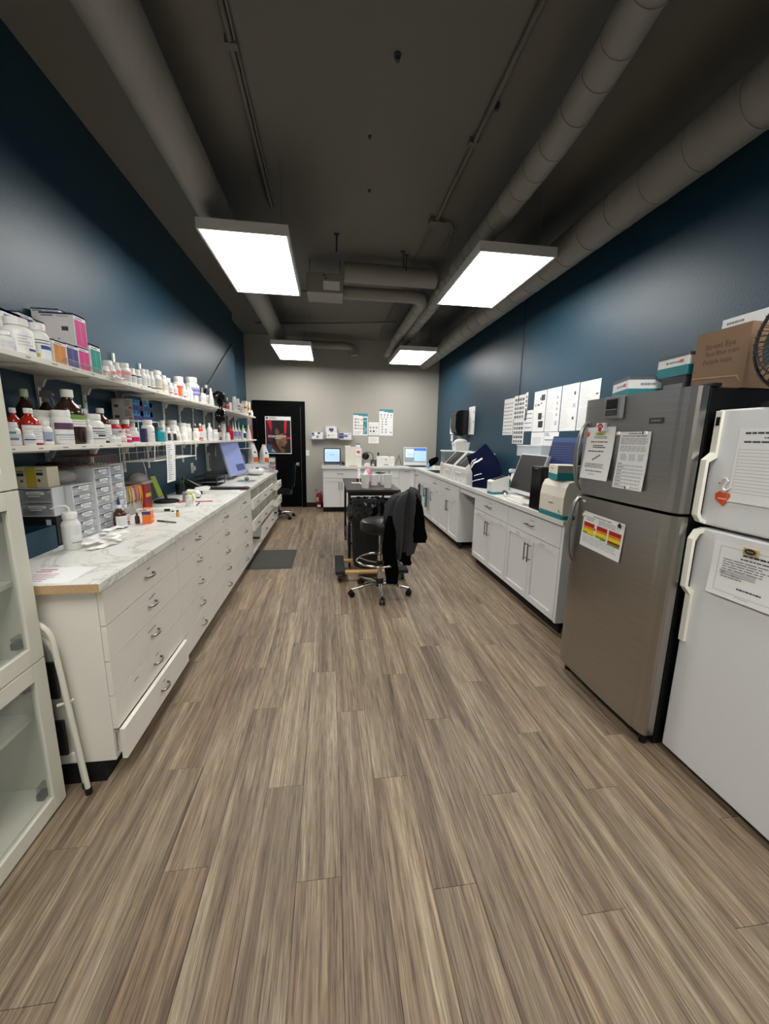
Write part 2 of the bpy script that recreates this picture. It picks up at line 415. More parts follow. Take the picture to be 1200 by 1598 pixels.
# ------------------------------------------------------------------ ceiling things
def light_panel(cx, cy, label, z=2.9):
    t = thing('ceiling_light', label, 'ceiling light', (cx, cy, z), 0, 'flat ceiling light panels')
    w, l, h = 0.61, 1.22, 0.065
    mb = MB()
    for s in (-1, 1):
        mb.box(s * w / 2 - 0.008, s * w / 2 + 0.008, -l / 2 - 0.008, l / 2 + 0.008, -0.004, h, 'white_plastic')
        mb.box(-w / 2 + 0.008, w / 2 - 0.008, s * l / 2 - 0.008, s * l / 2 + 0.008, -0.004, h, 'white_plastic')
    mb.build('frame', t)
    B(-w / 2 + 0.008, w / 2 - 0.008, -l / 2 + 0.008, l / 2 - 0.008, h - 0.006, h, 'white_plastic').build('back_plate', t)
    B(-w / 2 + 0.008, w / 2 - 0.008, -l / 2 + 0.008, l / 2 - 0.008, 0, 0.006, 'panel_glow').build('diffuser', t)
    for sx in ((-0.1, 0.25) if cx < 0 else (0.04, 0.25)):
        for sy in (-0.45, 0.45):
            MB().tube([(sx, sy, h), (sx, sy, ZC - z)], 0.0016, 'steel_plain', 5).build('hanging_wire', t)
light_panel(-0.595, 3.79, 'near left glowing ceiling panel, above the left counter aisle')
light_panel(1.445, 3.76, 'near right glowing ceiling panel, above the right cabinets')
light_panel(-0.595, 7.26, 'far left glowing ceiling panel before the back wall')
light_panel(1.445, 7.22, 'far right glowing ceiling panel before the back wall')
light_panel(-0.595, 0.34, 'left glowing ceiling panel above the camera, out of view')
light_panel(1.445, 0.34, 'right glowing ceiling panel above the camera, out of view')
light_panel(-0.595, -3.1, 'added left glowing ceiling panel, unseen far behind the camera')  # unseen row, added so the steel edges have something bright to reflect
light_panel(1.445, -3.1, 'added right glowing ceiling panel, unseen far behind the camera')

def duct(name, label, pts, r, seams=0.24, n=28):
    t = thing(name, label, 'duct', pts[0])
    P = [Vector(p) - Vector(pts[0]) for p in pts]
    MB().tube(P, r, 'duct_paint', n).build('pipe', t)
    k = 0
    for a, b in zip(P[:-1], P[1:]):
        L = (b - a).length; d = (b - a) / L; q = seams / 2
        while q < L:
            c = a + d * q
            MB().tube([c - d * 0.006, c + d * 0.006], r + 0.004, 'duct_paint', n).build('seam', t); q += seams; k += 1
    return t
duct('round_duct', 'thick round duct running along the right wall under the ceiling', [(1.97, -1.0, 3.05), (1.97, 8.46, 3.05)], 0.13, 0.3)
duct('round_duct', 'thinner round duct bending down the ceiling between right conduit and thick duct',
     [(1.17, 1.2, 3.24), (1.27, 1.95, 3.21), (1.31, 2.4, 3.2), (1.32, 3.2, 3.2), (1.32, 8.0, 3.2)], 0.088, 0.2)
duct('round_duct', 'round duct along the ceiling above the left light panels', [(-0.88, -1.0, 3.2), (-0.88, 8.0, 3.2)], 0.125, 9.0)
duct('cross_duct', 'upper of the two ducts crossing between the near light panels', [(0.17, 4.72, 3.27), (1.2, 4.72, 3.27)], 0.1, 0.5)
duct('cross_duct', 'lower duct crossing behind the near panels and turning to the back',
     [(0.17, 4.97, 3.15), (0.97, 4.97, 3.15), (1.1, 5.02, 3.15), (1.14, 5.15, 3.15), (1.14, 8.2, 3.15)], 0.07, 0.5)
duct('back_duct', 'short duct with a downward end before the back wall', [(-0.5, 8.2, 3.26), (0.33, 8.2, 3.26), (0.46, 8.2, 3.24), (0.49, 8.2, 3.18), (0.49, 8.2, 3.09)], 0.07, 0.6)
t = thing('ceiling_unit', 'pale boxed air unit under the ceiling between the near panels', 'air unit', (-0.04, 4.92, 3.06))
B(-0.2, 0.2, -0.17, 0.17, 0, 0.2, 'duct_paint').build('housing', t, bevel=0.006)
mb = B(-0.02, 0.16, -0.173, -0.169, 0.03, 0.12, 'white_paper')
mb.box(0.0, 0.02, -0.174, -0.172, 0.14, 0.155, (60, 60, 60)); mb.box(-0.02, 0.01, -0.174, -0.172, 0.17, 0.182, (60, 60, 60))
tag(mb.build('rating_plate', t), 'white printed plate')
for sx in (-0.17, 0.17): MB().tube([(sx, 0, 0.2), (sx, 0, 0.39)], 0.006, 'steel_plain', 6).build('hanger_rod', t)
def conduit(label, pts, r=0.012, straps=()):
    t = thing('conduit', label, 'conduit', pts[0]); P = [Vector(p) - Vector(pts[0]) for p in pts]
    MB().tube(P, r, 'conduit_paint', 10).build('pipe', t)
    for q in straps:
        c = Vector(q) - Vector(pts[0]); B(c.x - 0.03, c.x + 0.03, c.y - 0.02, c.y + 0.02, c.z - 0.016, c.z + 0.02, 'conduit_paint').build('strap', t)
    return t
conduit('conduit pipe along the ceiling towards the near left panel', [(-0.47, -0.5, 3.43), (-0.485, 3.9, 3.43)], 0.014, [(-0.476, 2.46, 3.43)])
conduit('thin second conduit pipe right beside the left ceiling conduit', [(-0.445, -0.5, 3.435), (-0.46, 3.9, 3.435)], 0.008)
conduit('conduit pipe along the ceiling down to the junction box', [(0.95, -0.5, 3.43), (0.97, 3.84, 3.43)], 0.016, [(0.955, 2.9, 3.43)])
conduit('conduit crossing the ceiling behind the boxed air unit', [(-0.4, 5.72, 3.38), (0.3, 5.72, 3.375), (1.3, 5.68, 3.38)], 0.013)
conduit('conduit crossing the ceiling far back near the end wall', [(-1.25, 7.4, 3.38), (0.2, 7.1, 3.38), (1.1, 6.85, 3.38)], 0.012)
conduit('slim conduit from the junction box curving right over the ceiling', [(0.98, 3.9, 3.43), (1.1, 3.86, 3.43), (1.16, 3.95, 3.42), (1.17, 4.3, 3.38)], 0.008)
conduit('conduit continuing from the junction box to the back', [(0.955, 3.93, 3.43), (0.98, 7.9, 3.43)], 0.009)
t = thing('junction_box', 'square junction box on the ceiling at the end of the right conduit', 'junction box', (0.965, 3.885, 3.41))
B(-0.055, 0.055, -0.045, 0.045, 0, 0.04, 'conduit_paint').build('box', t, bevel=0.004)
B(-0.06, 0.06, -0.05, 0.05, -0.003, 0, 'conduit_paint').build('cover_plate', t)
for i, (x, y, l, lab) in enumerate([(0.08, 4.3, 0.16, 'short threaded hanger bracket on the ceiling above the air unit'), (0.79, 4.55, 0.16, 'left of two hanger straps above the crossing ducts'), (0.84, 4.62, 0.16, 'right of two hanger straps above the crossing ducts')]):
    t = thing('hanger', lab, 'hanger', (x, y, ZC))
    MB().tube([(0, 0, 0), (0.01 if i == 1 else 0, 0, -l)], 0.006 if i else 0.009, 'dark_grey', 6).build('rod', t)
    B(-0.025, 0.025, -0.015, 0.015, -0.012, 0, 'dark_grey').build('foot', t)
for i, (x, y, lab) in enumerate([(0.364, 2.41, 'largest dark anchor stub on the ceiling'), (0.277, 2.99, 'middle small anchor stub on the ceiling'), (0.33, 3.56, 'farthest tiny anchor stub on the ceiling'), (1.0, 2.62, 'dark clip on the ceiling right of the conduit')]):
    s = 0.6 if i in (1, 2) else 1.0
    mb = MB().lathe([(0.012 * s, -0.03 * s), (0.014 * s, -0.012 * s), (0.02 * s, -0.008 * s), (0.02 * s, 0)], 'dark_grey', 10)
    tag(mb.build('ceiling_anchor', None, (x, y, ZC)), lab, 'anchor')
tag(MB().tube([(0, 0, 0), (0, -0.8, -0.43), (0, -1.5, -0.84)], 0.006, 'dark_grey', 6).build('wall_cable', None, (-1.553, 7.0, 2.95)), 'dark cable slanting down the left blue wall', 'cable')
tag(MB().tube([(0, 0, 0), (0, 0, 1.2)], 0.003, 'dark_grey', 6).build('wall_cable', None, (2.305, 4.72, 1.95)), 'thin cable hanging straight down the right blue wall', 'cable')

# ================================================================== left side
# ---- tall glazed cabinet at the left edge
def glazed_cabinet():
    t = thing('glass_cabinet', 'tall cream cabinet with three glazed doors at the left edge', 'cabinet', (-1.09, 1.533, 0))
    D, Wd, Hh = 0.46, 0.80, 1.97          # depth (x), width (y), height
    c = 'cream_cab'
    def p(name, *a): return B(*a, c).build(name, t, bevel=0.0015)
    p('side_panel', -D, -0.021, -0.019, 0, 0.0, Hh); p('side_panel', -D, -0.021, -Wd, -Wd + 0.019, 0.0, Hh)
    p('top_panel', -D, -0.021, -Wd + 0.019, -0.019, Hh - 0.02, Hh); p('bottom_panel', -D, -0.021, -Wd + 0.019, -0.019, 0.06, 0.08)
    p('back_panel', -D, -D + 0.008, -Wd + 0.019, -0.019, 0.08, Hh - 0.02)
    p('plinth', -0.05, -0.03, -Wd + 0.019, -0.019, 0.0, 0.06)
    for z in (0.40, 0.632, 0.94, 1.276, 1.62): p('shelf', -D + 0.01, -0.05, -Wd + 0.02, -0.02, z, z + 0.018)
    for z0, z1 in ((0.012, 0.642), (0.647, 1.286), (1.291, 1.955)):
        d = MB(); fw = 0.062
        d.box(-0.02, 0, -fw, 0, z0, z1, c); d.box(-0.02, 0, -Wd, -Wd + fw, z0, z1, c)
        d.box(-0.02, 0, -Wd + fw, -fw, z0, z0 + fw, c); d.box(-0.02, 0, -Wd + fw, -fw, z1 - fw, z1, c)
        do = d.build('door', t, bevel=0.002)
        g = B(-0.013, -0.009, -Wd + fw, -fw, z0 + fw, z1 - fw, 'pane').build('pane', do)
        for hz in (z0 + 0.085, z1 - 0.085):
            hb = MB(); hb.box(-0.06, -0.021, -0.06, -0.02, hz - 0.02, hz + 0.02, 'steel_plain'); hb.box(-0.045, -0.02, -0.085, -0.05, hz - 0.012, hz + 0.012, 'dark_grey')
            hb.build('hinge', do)
    return t
mk('pane', (176, 190, 182), 0.04, alpha=0.16, var=0.02, spec=0.6)
glazed_cabinet()
# white storage box on a shelf inside, seen through the panes
carton('storage_box', 'pale carton inside the glass cabinet on the bottom board', 'box', -1.34, 1.15, 0.081, 0.3, 0.4, 0.13, (206, 208, 200))

# ---- folded step stool in the gap
def step_stool():
    t = thing('step_stool', 'folded cream tubular step stool leaning in the gap by the counter end', 'step stool', (-1.25, 1.567, 0))
    def loop(y, xb, xt, top, r=0.0105):
        pts = [(-xb, y, 0.012)]
        pts += [(-xt, y, top - 0.09)]
        for i in range(1, 6):
            a = PI / 2 * i / 5; pts.append((-xt + 0.09 * (1 - math.cos(a)), y, top - 0.09 + 0.09 * math.sin(a)))
        pts += [(x * -1, yy, z) for x, yy, z in pts[::-1]]
        return MB().tube(pts, r, 'cream_cab', 10)
    loop(-0.018, 0.235, 0.185, 0.785).build('front_frame', t); loop(0.016, 0.205, 0.165, 0.70).build('rear_frame', t)
    for z in (0.18, 0.44):
        B(-0.17, 0.17, -0.008, 0.006, z, z + 0.16, 'black_plastic').build('tread', t, bevel=0.004)
    MB().tube([(0.165, -0.018, 0.42), (0.2, 0.0, 0.42), (0.205, 0.016, 0.42)], 0.006, 'cream_cab', 8).build('brace', t)
    for x, y in ((0.235, -0.018), (-0.235, -0.018), (0.205, 0.016), (-0.205, 0.016)):
        MB().lathe([(0.013, 0), (0.013, 0.028), (0.011, 0.03)], 'black_plastic', 10, (x, y, 0)).build('foot', t)
step_stool()

# ---- left base cabinets
XL = -0.905
def bow_handle(parent, y, z, x=XL, w=0.08, mat='pull_metal'):
    pts = [(x, y - w / 2, z), (x + 0.014, y - w / 2 + 0.004, z), (x + 0.021, y - w / 4, z - 0.002), (x + 0.023, y, z - 0.003), (x + 0.021, y + w / 4, z - 0.002), (x + 0.014, y + w / 2 - 0.004, z), (x, y + w / 2, z)]
    return MB().tube(pts, 0.0056, mat, 8).build('handle', parent)
ZG = [0.872, 0.72, 0.563, 0.405, 0.248, 0.1]
def drawer_unit(y0, y1, i, label, pulled=None):
    t = thing('drawer_cabinet', label, 'cabinet', (0, 0, 0), 0, 'white five-drawer base cabinets of the left counter')
    t.location = (XL, y0, 0)
    body = MB(); xb, xf = -0.64, -0.0215
    W = y1 - y0
    body.box(xb, xf, 0.0, 0.018, 0.1, 0.876, 'white_panel'); body.box(xb, xf, W - 0.018, W, 0.1, 0.876, 'white_panel')
    body.box(xb, xf, 0.018, W - 0.018, 0.1, 0.118, 'white_panel'); body.box(xb, xb + 0.01, 0.018, W - 0.018, 0.118, 0.876, 'white_panel')
    body.build('body', t, bevel=0.001)
    B(xb, -0.07, 0.0, W, 0, 0.1, 'dark_kick').build('toe_kick', t)
    R = random.Random(i * 7 + 3)
    for k in range(5):
        z1, z0 = ZG[k] - 0.0028, ZG[k + 1] + 0.0028; dx = 0.023 if pulled == k else 0.0
        d = MB(); d.box(-0.02 + dx, dx, 0.0025, W - 0.0025, z0, z1, 'white_panel')
        d.box(-0.45 + dx, -0.0202 + dx, 0.03, 0.042, z0 + 0.01, z1 - 0.03, 'white_panel'); d.box(-0.45 + dx, -0.0202 + dx, W - 0.042, W - 0.03, z0 + 0.01, z1 - 0.03, 'white_panel')
        d.box(-0.45 + dx, -0.0202 + dx, 0.042, W - 0.042, z0 + 0.01, z0 + 0.018, 'white_panel')
        do = d.build('drawer', t)
        ym = W / 2 + (0.02 if i == 0 else 0); zm = z0 + (z1 - z0) * 0.5
        bow_handle(do, ym, zm, dx)
        for q in range(R.choice((1, 1, 2))):
            yy = ym - 0.01 + 0.02 * R.random() if q == 0 else R.uniform(0.1, W - 0.12)
            zz = zm + 0.032 if q == 0 else R.uniform(z0 + 0.03, z1 - 0.03)
            w = R.uniform(0.03, 0.055)
            mb = B(dx, dx + 0.0008, yy - w / 2, yy + w / 2, zz - 0.005, zz + 0.005, (206, 203, 196)); mb.box(dx + 0.0004, dx + 0.0012, yy - w * 0.44, yy + w * 0.44, zz - 0.0022, zz + 0.0022, (120, 118, 112))
            mb.build('name_strip', do)
    if i == 0:
        B(-0.27, -0.17, -0.014, 0.0, 0.112, 0.16, 'white_plastic').build('corner_bracket', t, bevel=0.006)
YC = [1.607, 2.373, 3.12, 3.866, 4.605]
drawer_unit(YC[0], YC[1], 0, 'nearest five-drawer white cabinet, its lowest drawer slightly pulled out', 4)
drawer_unit(YC[1], YC[2], 1, 'second five-drawer white cabinet from the step stool')
drawer_unit(YC[2], YC[3], 2, 'third five-drawer white cabinet from the step stool')
drawer_unit(YC[3], YC[4], 3, 'fourth five-drawer white cabinet, next to the open bin cabinet')
def bin_unit():
    y0 = 4.607; cols = [0.0, 0.533, 1.093, 1.673, 2.27]; W = cols[-1]
    t = thing('bin_cabinet', 'white cabinet of open pull-out bins at the far end of the left counter', 'cabinet', (XL, y0, 0))
    b = MB()
    for i, c in enumerate(cols):
        a0 = c if i == 0 else c - 0.009 if i < 4 else c - 0.018
        b.box(-0.64, -0.002, a0, a0 + 0.018, 0.1, 0.876, 'white_panel')
    for z in (0.1, 0.37, 0.63): 
        for i in range(4): b.box(-0.64, -0.004, cols[i] + 0.018 if i == 0 else cols[i] + 0.0091, cols[i + 1] - (0.0181 if i == 3 else 0.0091), z, z + 0.012, 'white_panel')
    b.box(-0.64, -0.625, 0.018, W - 0.018, 0.112, 0.876, 'white_panel'); b.build('body', t, bevel=0.001)
    B(-0.64, -0.07, 0.0, W, 0, 0.1, 'dark_kick').build('toe_kick', t)
    for row, (z0, z1) in enumerate(((0.645, 0.765), (0.385, 0.512), (0.165, 0.32))):
        for c in range(4):
            if row == 2 and c in (0, 3): continue
            dx = 0.075 if (c == 3 and row < 2) else (0.022 if row < 2 else 0.02)
            a, e = cols[c] + 0.012, cols[c + 1] - 0.012
            if c == 0: a += 0.008
            if c == 3: e -= 0.01
            d = MB(); d.box(dx - 0.018, dx, a, e, z0, z1, 'white_panel')
            d.box(-0.5, dx - 0.018, a + 0.006, a + 0.016, z0 + 0.004, z1 - 0.01, 'white_panel'); d.box(-0.5, dx - 0.018, e - 0.016, e - 0.006, z0 + 0.004, z1 - 0.01, 'white_panel')
            d.box(-0.5, dx - 0.018, a + 0.016, e - 0.016, z0 + 0.004, z0 + 0.012, 'white_panel')
            do = d.build('bin', t, bevel=0.0015); bow_handle(do, (a + e) / 2, (z0 + z1) / 2, dx, 0.07)
    for c in (0, 3):
        B(-0.40, -0.01, cols[c] + 0.02, cols[c] + 0.034, 0.175, 0.2, 'dark_grey').build('drawer_rail', t)
        B(-0.40, -0.01, cols[c + 1] - 0.036, cols[c + 1] - 0.02, 0.175, 0.2, 'dark_grey').build('drawer_rail', t)
    return t
bin_unit()
# a brown packet lying in the lowest bin
tag(MB().sphere((0, 0, 0.045), 0.05, (104, 62, 40), 10, 6, 1.0, 1.6, 0.9).build('packet', None, (-1.0, 5.45, 0.183)), 'small brown packet in a lower bin', 'packet')
def left_worktop():
    t = tag(B(-0.665, 0.012, 0, 5.375, 0, 0.038, 'marble_laminate').build('worktop', None, (XL, 1.577, 0.877), bevel=0.003), 'long white marble-look worktop on the left drawer cabinets', 'worktop')
    tag(B(-0.66, 0.010, -0.0015, 0.0005, 0.001, 0.036, 'particle').build('raw_edge', t), 'raw brown chipboard end')
    return t
left_worktop()

# ---- wall shelves
def shelf(name, label, y0, y1, z0, z1, marks):
    t = thing(name, label, 'shelf', (-1.56, y0, z0)); D = 0.3; L = y1 - y0
    mb = B(0, D, 0, L, 0, z1 - z0, 'white_panel'); R = random.Random(int(y0 * 10 + z0))
    y = 0.1
    while y < L - 0.1:
        w = R.uniform(0.025, 0.045); c = (150, 146, 140)
        mb.quad((D + 0.0006, y, 0.008), (D + 0.0006, y + w, 0.008), (D + 0.0006, y + w, 0.014), (D + 0.0006, y, 0.014), c); y += R.uniform(0.13, 0.26)
    mb.build('board', t, bevel=0.001)
    yb = 2.02
    while yb < y1 - 0.05:
        if yb > y0 + 0.05:
            q = yb - y0
            MB().prism([(0.012, -0.002), (0.27, -0.002), (0.27, -0.010), (0.05, -0.02), (0.03, -0.06), (0.012, -0.06)], 'y', q - 0.009, q + 0.009, 'white_panel').build('bracket', t)
            s = MB(); s.box(0.1, 0.108, q + 0.03, q + 0.055, -0.0015, -0.0003, 'dark_grey'); s.box(0.1, 0.108, q + 0.09, q + 0.115, -0.0015, -0.0003, 'dark_grey'); s.build('clip', t)
        yb += 0.4064
    return t
SHU, SHL = 1.812, 1.432
shelf('wall_shelf', 'long upper white wall shelf crowded with boxes and bottles', 1.2, 4.86, SHU - 0.024, SHU, 0)
shelf('wall_shelf', 'short upper white wall shelf beyond the black bag', 4.98, 7.14, SHU - 0.024, SHU, 0)
shelf('wall_shelf', 'lower white wall shelf full of bottles', 1.2, 7.14, SHL - 0.024, SHL, 0)
ORD = 'first second third fourth fifth sixth seventh eighth ninth tenth eleventh twelfth thirteenth fourteenth'.split(); iu = 0
yb = 2.02
while yb < 7.0:
    z1 = 2.06
    mb = B(0, 0.012, -0.012, 0.012, 0, z1 - 1.2, 'white_panel')
    z = 0.03
    while z < z1 - 1.25:
        mb.box(0.0121, 0.0126, -0.004, 0.004, z, z + 0.014, 'gap_dark'); z += 0.05
    tag(mb.build('shelf_upright', None, (-1.56, yb, 1.2)), '%s white slotted shelf upright from the glass cabinet, on the left wall' % ORD[iu], 'upright', 'shelf uprights on the left wall'); yb += 0.4064; iu += 1

# ---- bottles
COLR = {'white': 'white_plastic', 'dark': 'black_plastic', 'amber': 'amber', 'brown': 'brown_plastic', 'red': 'red_clear', 'redjar': 'red_solid',
        'pink': (206, 30, 104), 'tealjar': 'teal_jar', 'orange': 'orange_clear', 'redsolid': 'red_solid', 'clear': 'grey_clear'}
W_ = (236, 236, 233); G_ = (172, 174, 176); K_ = (52, 52, 56)
# label bands: (v0, v1, a0, a1, colour) ; v along the label height, a along its width
def lines(v0, v1, n, col=(178, 178, 180), a0=0.12, a1=0.85):
    d = (v1 - v0) / n; return [(v0 + d * (i + .3), v0 + d * (i + .62), a0, a1 - 0.18 * ((i * 7) % 3) / 2, col) for i in range(n)]
LAB = {'grey': [(0, 1, 0, 1, (226, 226, 224))] + lines(.15, .85, 4, (184, 186, 190)),
       'white': [(0, 1, 0, 1, W_)] + lines(.15, .85, 5, (192, 192, 194)),
       'blue': lines(.3, .9, 4, (196, 197, 202), 0.3, 0.7) + [(.1, .22, .55, .8, (50, 62, 120))],
       'logo': [(0, 1, 0, 1, W_), (.42, .62, .35, .85, (48, 84, 150)), (0, .2, 0, .3, (214, 200, 50))] + lines(.66, .95, 2, (90, 90, 96)),
       'pinkgrey': [(0, 1, 0, 1, (206, 202, 202)), (0, 1, 0, .22, (226, 160, 156)), (.6, .9, .22, 1, (216, 150, 148))] + lines(.1, .5, 3),
       'blacktop': [(0, 1, 0, 1, W_), (.86, 1, 0, 1, K_)] + lines(.15, .75, 4, (120, 122, 128)),
       'navybase': [(0, 1, 0, 1, W_), (0, .14, 0, 1, (40, 44, 84))] + lines(.25, .9, 4, (140, 140, 150)),
       'brown': [(0, 1, 0, 1, (226, 222, 214)), (.05, .2, 0, 1, (172, 136, 104))] + lines(.3, .95, 5, (140, 136, 130)),
       'yellowish': [(0, 1, 0, 1, (232, 230, 210))] + lines(.2, .8, 4, (170, 168, 140)),
       'redspot': [(0, 1, 0, 1, W_), (.08, .26, .1, .6, (196, 40, 60))] + lines(.4, .9, 4, (190, 130, 138)),
       'orange': [(0, 1, 0, .4, (236, 110, 56)), (.8, 1, 0, .9, (236, 110, 56))], 'purple': [(0, 1, 0, 1, (176, 172, 206)), (.7, .85, 0, 1, (120, 104, 172)), (.4, .55, 0, 1, (120, 104, 172))],
       'blackspot': [(.5, .62, .2, .7, K_), (.2, .3, .2, .6, K_)], 'navy': [(0, 1, 0, 1, W_), (.1, .9, .15, .85, (48, 52, 96))],
       'teal': [(0, 1, 0, 1, W_), (.82, 1, 0, .5, (50, 150, 150)), (.3, .5, .1, .6, (120, 130, 170))] + lines(.55, .8, 2),
       'blueband': [(0, 1, 0, 1, W_), (.5, .66, 0, 1, (44, 58, 130))] + lines(.1, .45, 2) + lines(.75, .95, 1),
       'bluegrey': [(0, 1, 0, 1, W_), (.15, .9, .2, .8, (160, 172, 192)), (.15, .3, .3, .6, (70, 80, 120))],
       'purplenarrow': [(.1, .95, .55, .85, (150, 148, 168)), (.82, .95, .55, .85, (96, 80, 110))], 'purpleband': [(0, 1, 0, 1, W_), (.62, .95, 0, 1, (98, 62, 88)), (.3, .38, 0, 1, (170, 172, 190))] + lines(.05, .28, 2),
       'greenwhite': [(.55, 1, 0, 1, W_), (.82, 1, 0, 1, (112, 150, 62))] + lines(.6, .8, 2), 'blackprint': [(.8, .87, .1, .95, K_), (.62, .67, .2, .9, K_), (.5, .55, .3, .9, (90, 90, 94)), (.32, .44, .4, .85, K_), (.15, .2, .2, .8, (90, 90, 94))],
       'pink': [(0, .55, 0, 1, (206, 30, 104)), (.55, 1, 0, 1, W_)] + lines(.6, .95, 2), 'redmark': [(.7, .78, .55, .8, (120, 70, 80)), (.4, .46, .6, .85, (190, 60, 80)), (.25, .3, .6, .9, (190, 60, 80))],
       'black': [(0, 1, 0, 1, W_), (0, .95, .15, .55, (44, 44, 52)), (0, .55, .62, .95, (60, 60, 70))], 'yellow': [(0, 1, 0, 1, W_), (.1, .45, .2, .5, (226, 200, 90))] + lines(.55, .9, 2),
       'orangebox': [(0, 1, 0, 1, W_), (.3, .9, .15, .2, (220, 90, 60)), (.3, .9, .8, .85, (220, 90, 60)), (.3, .35, .15, .85, (220, 90, 60)), (.02, .22, .5, .9, (110, 90, 80))]}
def bottle(x, y, z, h, r, kind, style, label, group=None, rz=0.0):
    st = style.split(','); col = COLR[st[0]]; lab = st[1] if len(st) > 1 else 'none'
    capc = {'greencap': (196, 206, 178), 'greycap': 'grey_plastic'}.get(st[2] if len(st) > 2 else '', 'white_plastic')
    t = thing('bottle', label, 'bottle', (x, y, z), rz, group)
    if label.split()[-1] == 'jar' or ' jar' in label: t.name = 'jar'; t['category'] = 'jar'
    elif ' tub' in label and 'tube' not in label: t.name = 'tub'; t['category'] = 'tub'
    n = 22 if r * h > 0.004 else 14
    if kind == 'pill':
        body = [(r * .93, 0), (r, .02 * h), (r, .64 * h), (r * .93, .70 * h), (r * .74, .765 * h), (r * .64, .79 * h), (r * .64, .81 * h)]; c0, cr, l0, l1 = .80, .74, .07, .6
    elif kind == 'tub':
        body = [(r * .93, 0), (r, .02 * h), (r, .70 * h), (r * .95, .75 * h), (r * .84, .8 * h), (r * .82, .83 * h)]; c0, cr, l0, l1 = .82, .88, .08, .66
    elif kind == 'boston':
        body = [(r * .93, 0), (r, .02 * h), (r, .56 * h), (r * .95, .62 * h), (r * .78, .70 * h), (r * .5, .77 * h), (r * .36, .81 * h), (r * .34, .88 * h)]; c0, cr, l0, l1 = .86, .42, .06, .54
    elif kind == 'dropper':
        body = [(r * .93, 0), (r, .02 * h), (r, .5 * h), (r * .8, .57 * h), (r * .45, .6 * h), (r * .42, .63 * h)]; c0, cr, l0, l1 = None, .5, .06, .47
    elif kind == 'cone':
        body = [(r * .95, 0), (r, .02 * h), (r * .8, .4 * h), (r * .46, .72 * h), (r * .32, .8 * h), (r * .32, .84 * h)]; c0, cr, l0, l1 = .83, .36, .0, .0
    elif kind == 'tube':
        body = [(r * .95, 0), (r, .01 * h), (r, .80 * h), (r * .9, .815 * h)]; c0, cr, l0, l1 = .815, .93, .1, .75
    else:
        body = [(r * .93, 0), (r, .02 * h), (r, .52 * h), (r * .9, .62 * h), (r * .5, .72 * h), (r * .3, .77 * h), (r * .3, .8 * h)]; c0, cr, l0, l1 = None, .4, .06, .5
    MB().lathe([(rr_, zz) for rr_, zz in body], col, n).build('body', t)
    if kind == 'dropper':
        MB().lathe([(r * .5, .62 * h), (r * .48, .68 * h), (r * .24, .71 * h), (r * .1, h)], 'white_plastic', 12).build('nozzle', t)
    elif kind == 'spray':
        mb = MB(); mb.lathe([(r * .36, .79 * h), (r * .36, .86 * h), (r * .25, .88 * h)], 'grey_plastic', 12)
        mb.prism([(-r * .5, .88 * h), (r * .45, .88 * h), (r * .95, .92 * h), (r * .95, .96 * h), (r * .5, h), (-r * .4, h)], 'y', -r * .25, r * .25, 'grey_plastic')
        mb.prism([(r * .5, .89 * h), (r * .75, .89 * h), (r * 1.0, .74 * h), (r * .9, .72 * h)], 'y', -r * .12, r * .12, 'grey_plastic'); mb.build('trigger_head', t)
    else:
        cap = [(cr * r, c0 * h), (cr * r, .982 * h), (cr * r * .94, h)]
        MB().lathe(cap, capc if lab != 'none' or len(st) > 2 else col, n).build('cap', t)
    if lab in LAB and l1 > 0:
        mb = MB(); a0, a1 = -1.75, 0.75
        for i, (v0, v1, s0, s1, c) in enumerate(LAB[lab]):
            rad = r + 0.0006 + (0.0004 if i else 0.0)
            zz0 = (l0 + (l1 - l0) * v0) * h; zz1 = (l0 + (l1 - l0) * v1) * h
            mb.lathe([(rad, zz0), (rad, zz1)], c, max(2, int(10 * (s1 - s0))), (0, 0, 0), a0 + (a1 - a0) * s0, a0 + (a1 - a0) * s1)
        mb.build('label', t)
    return t
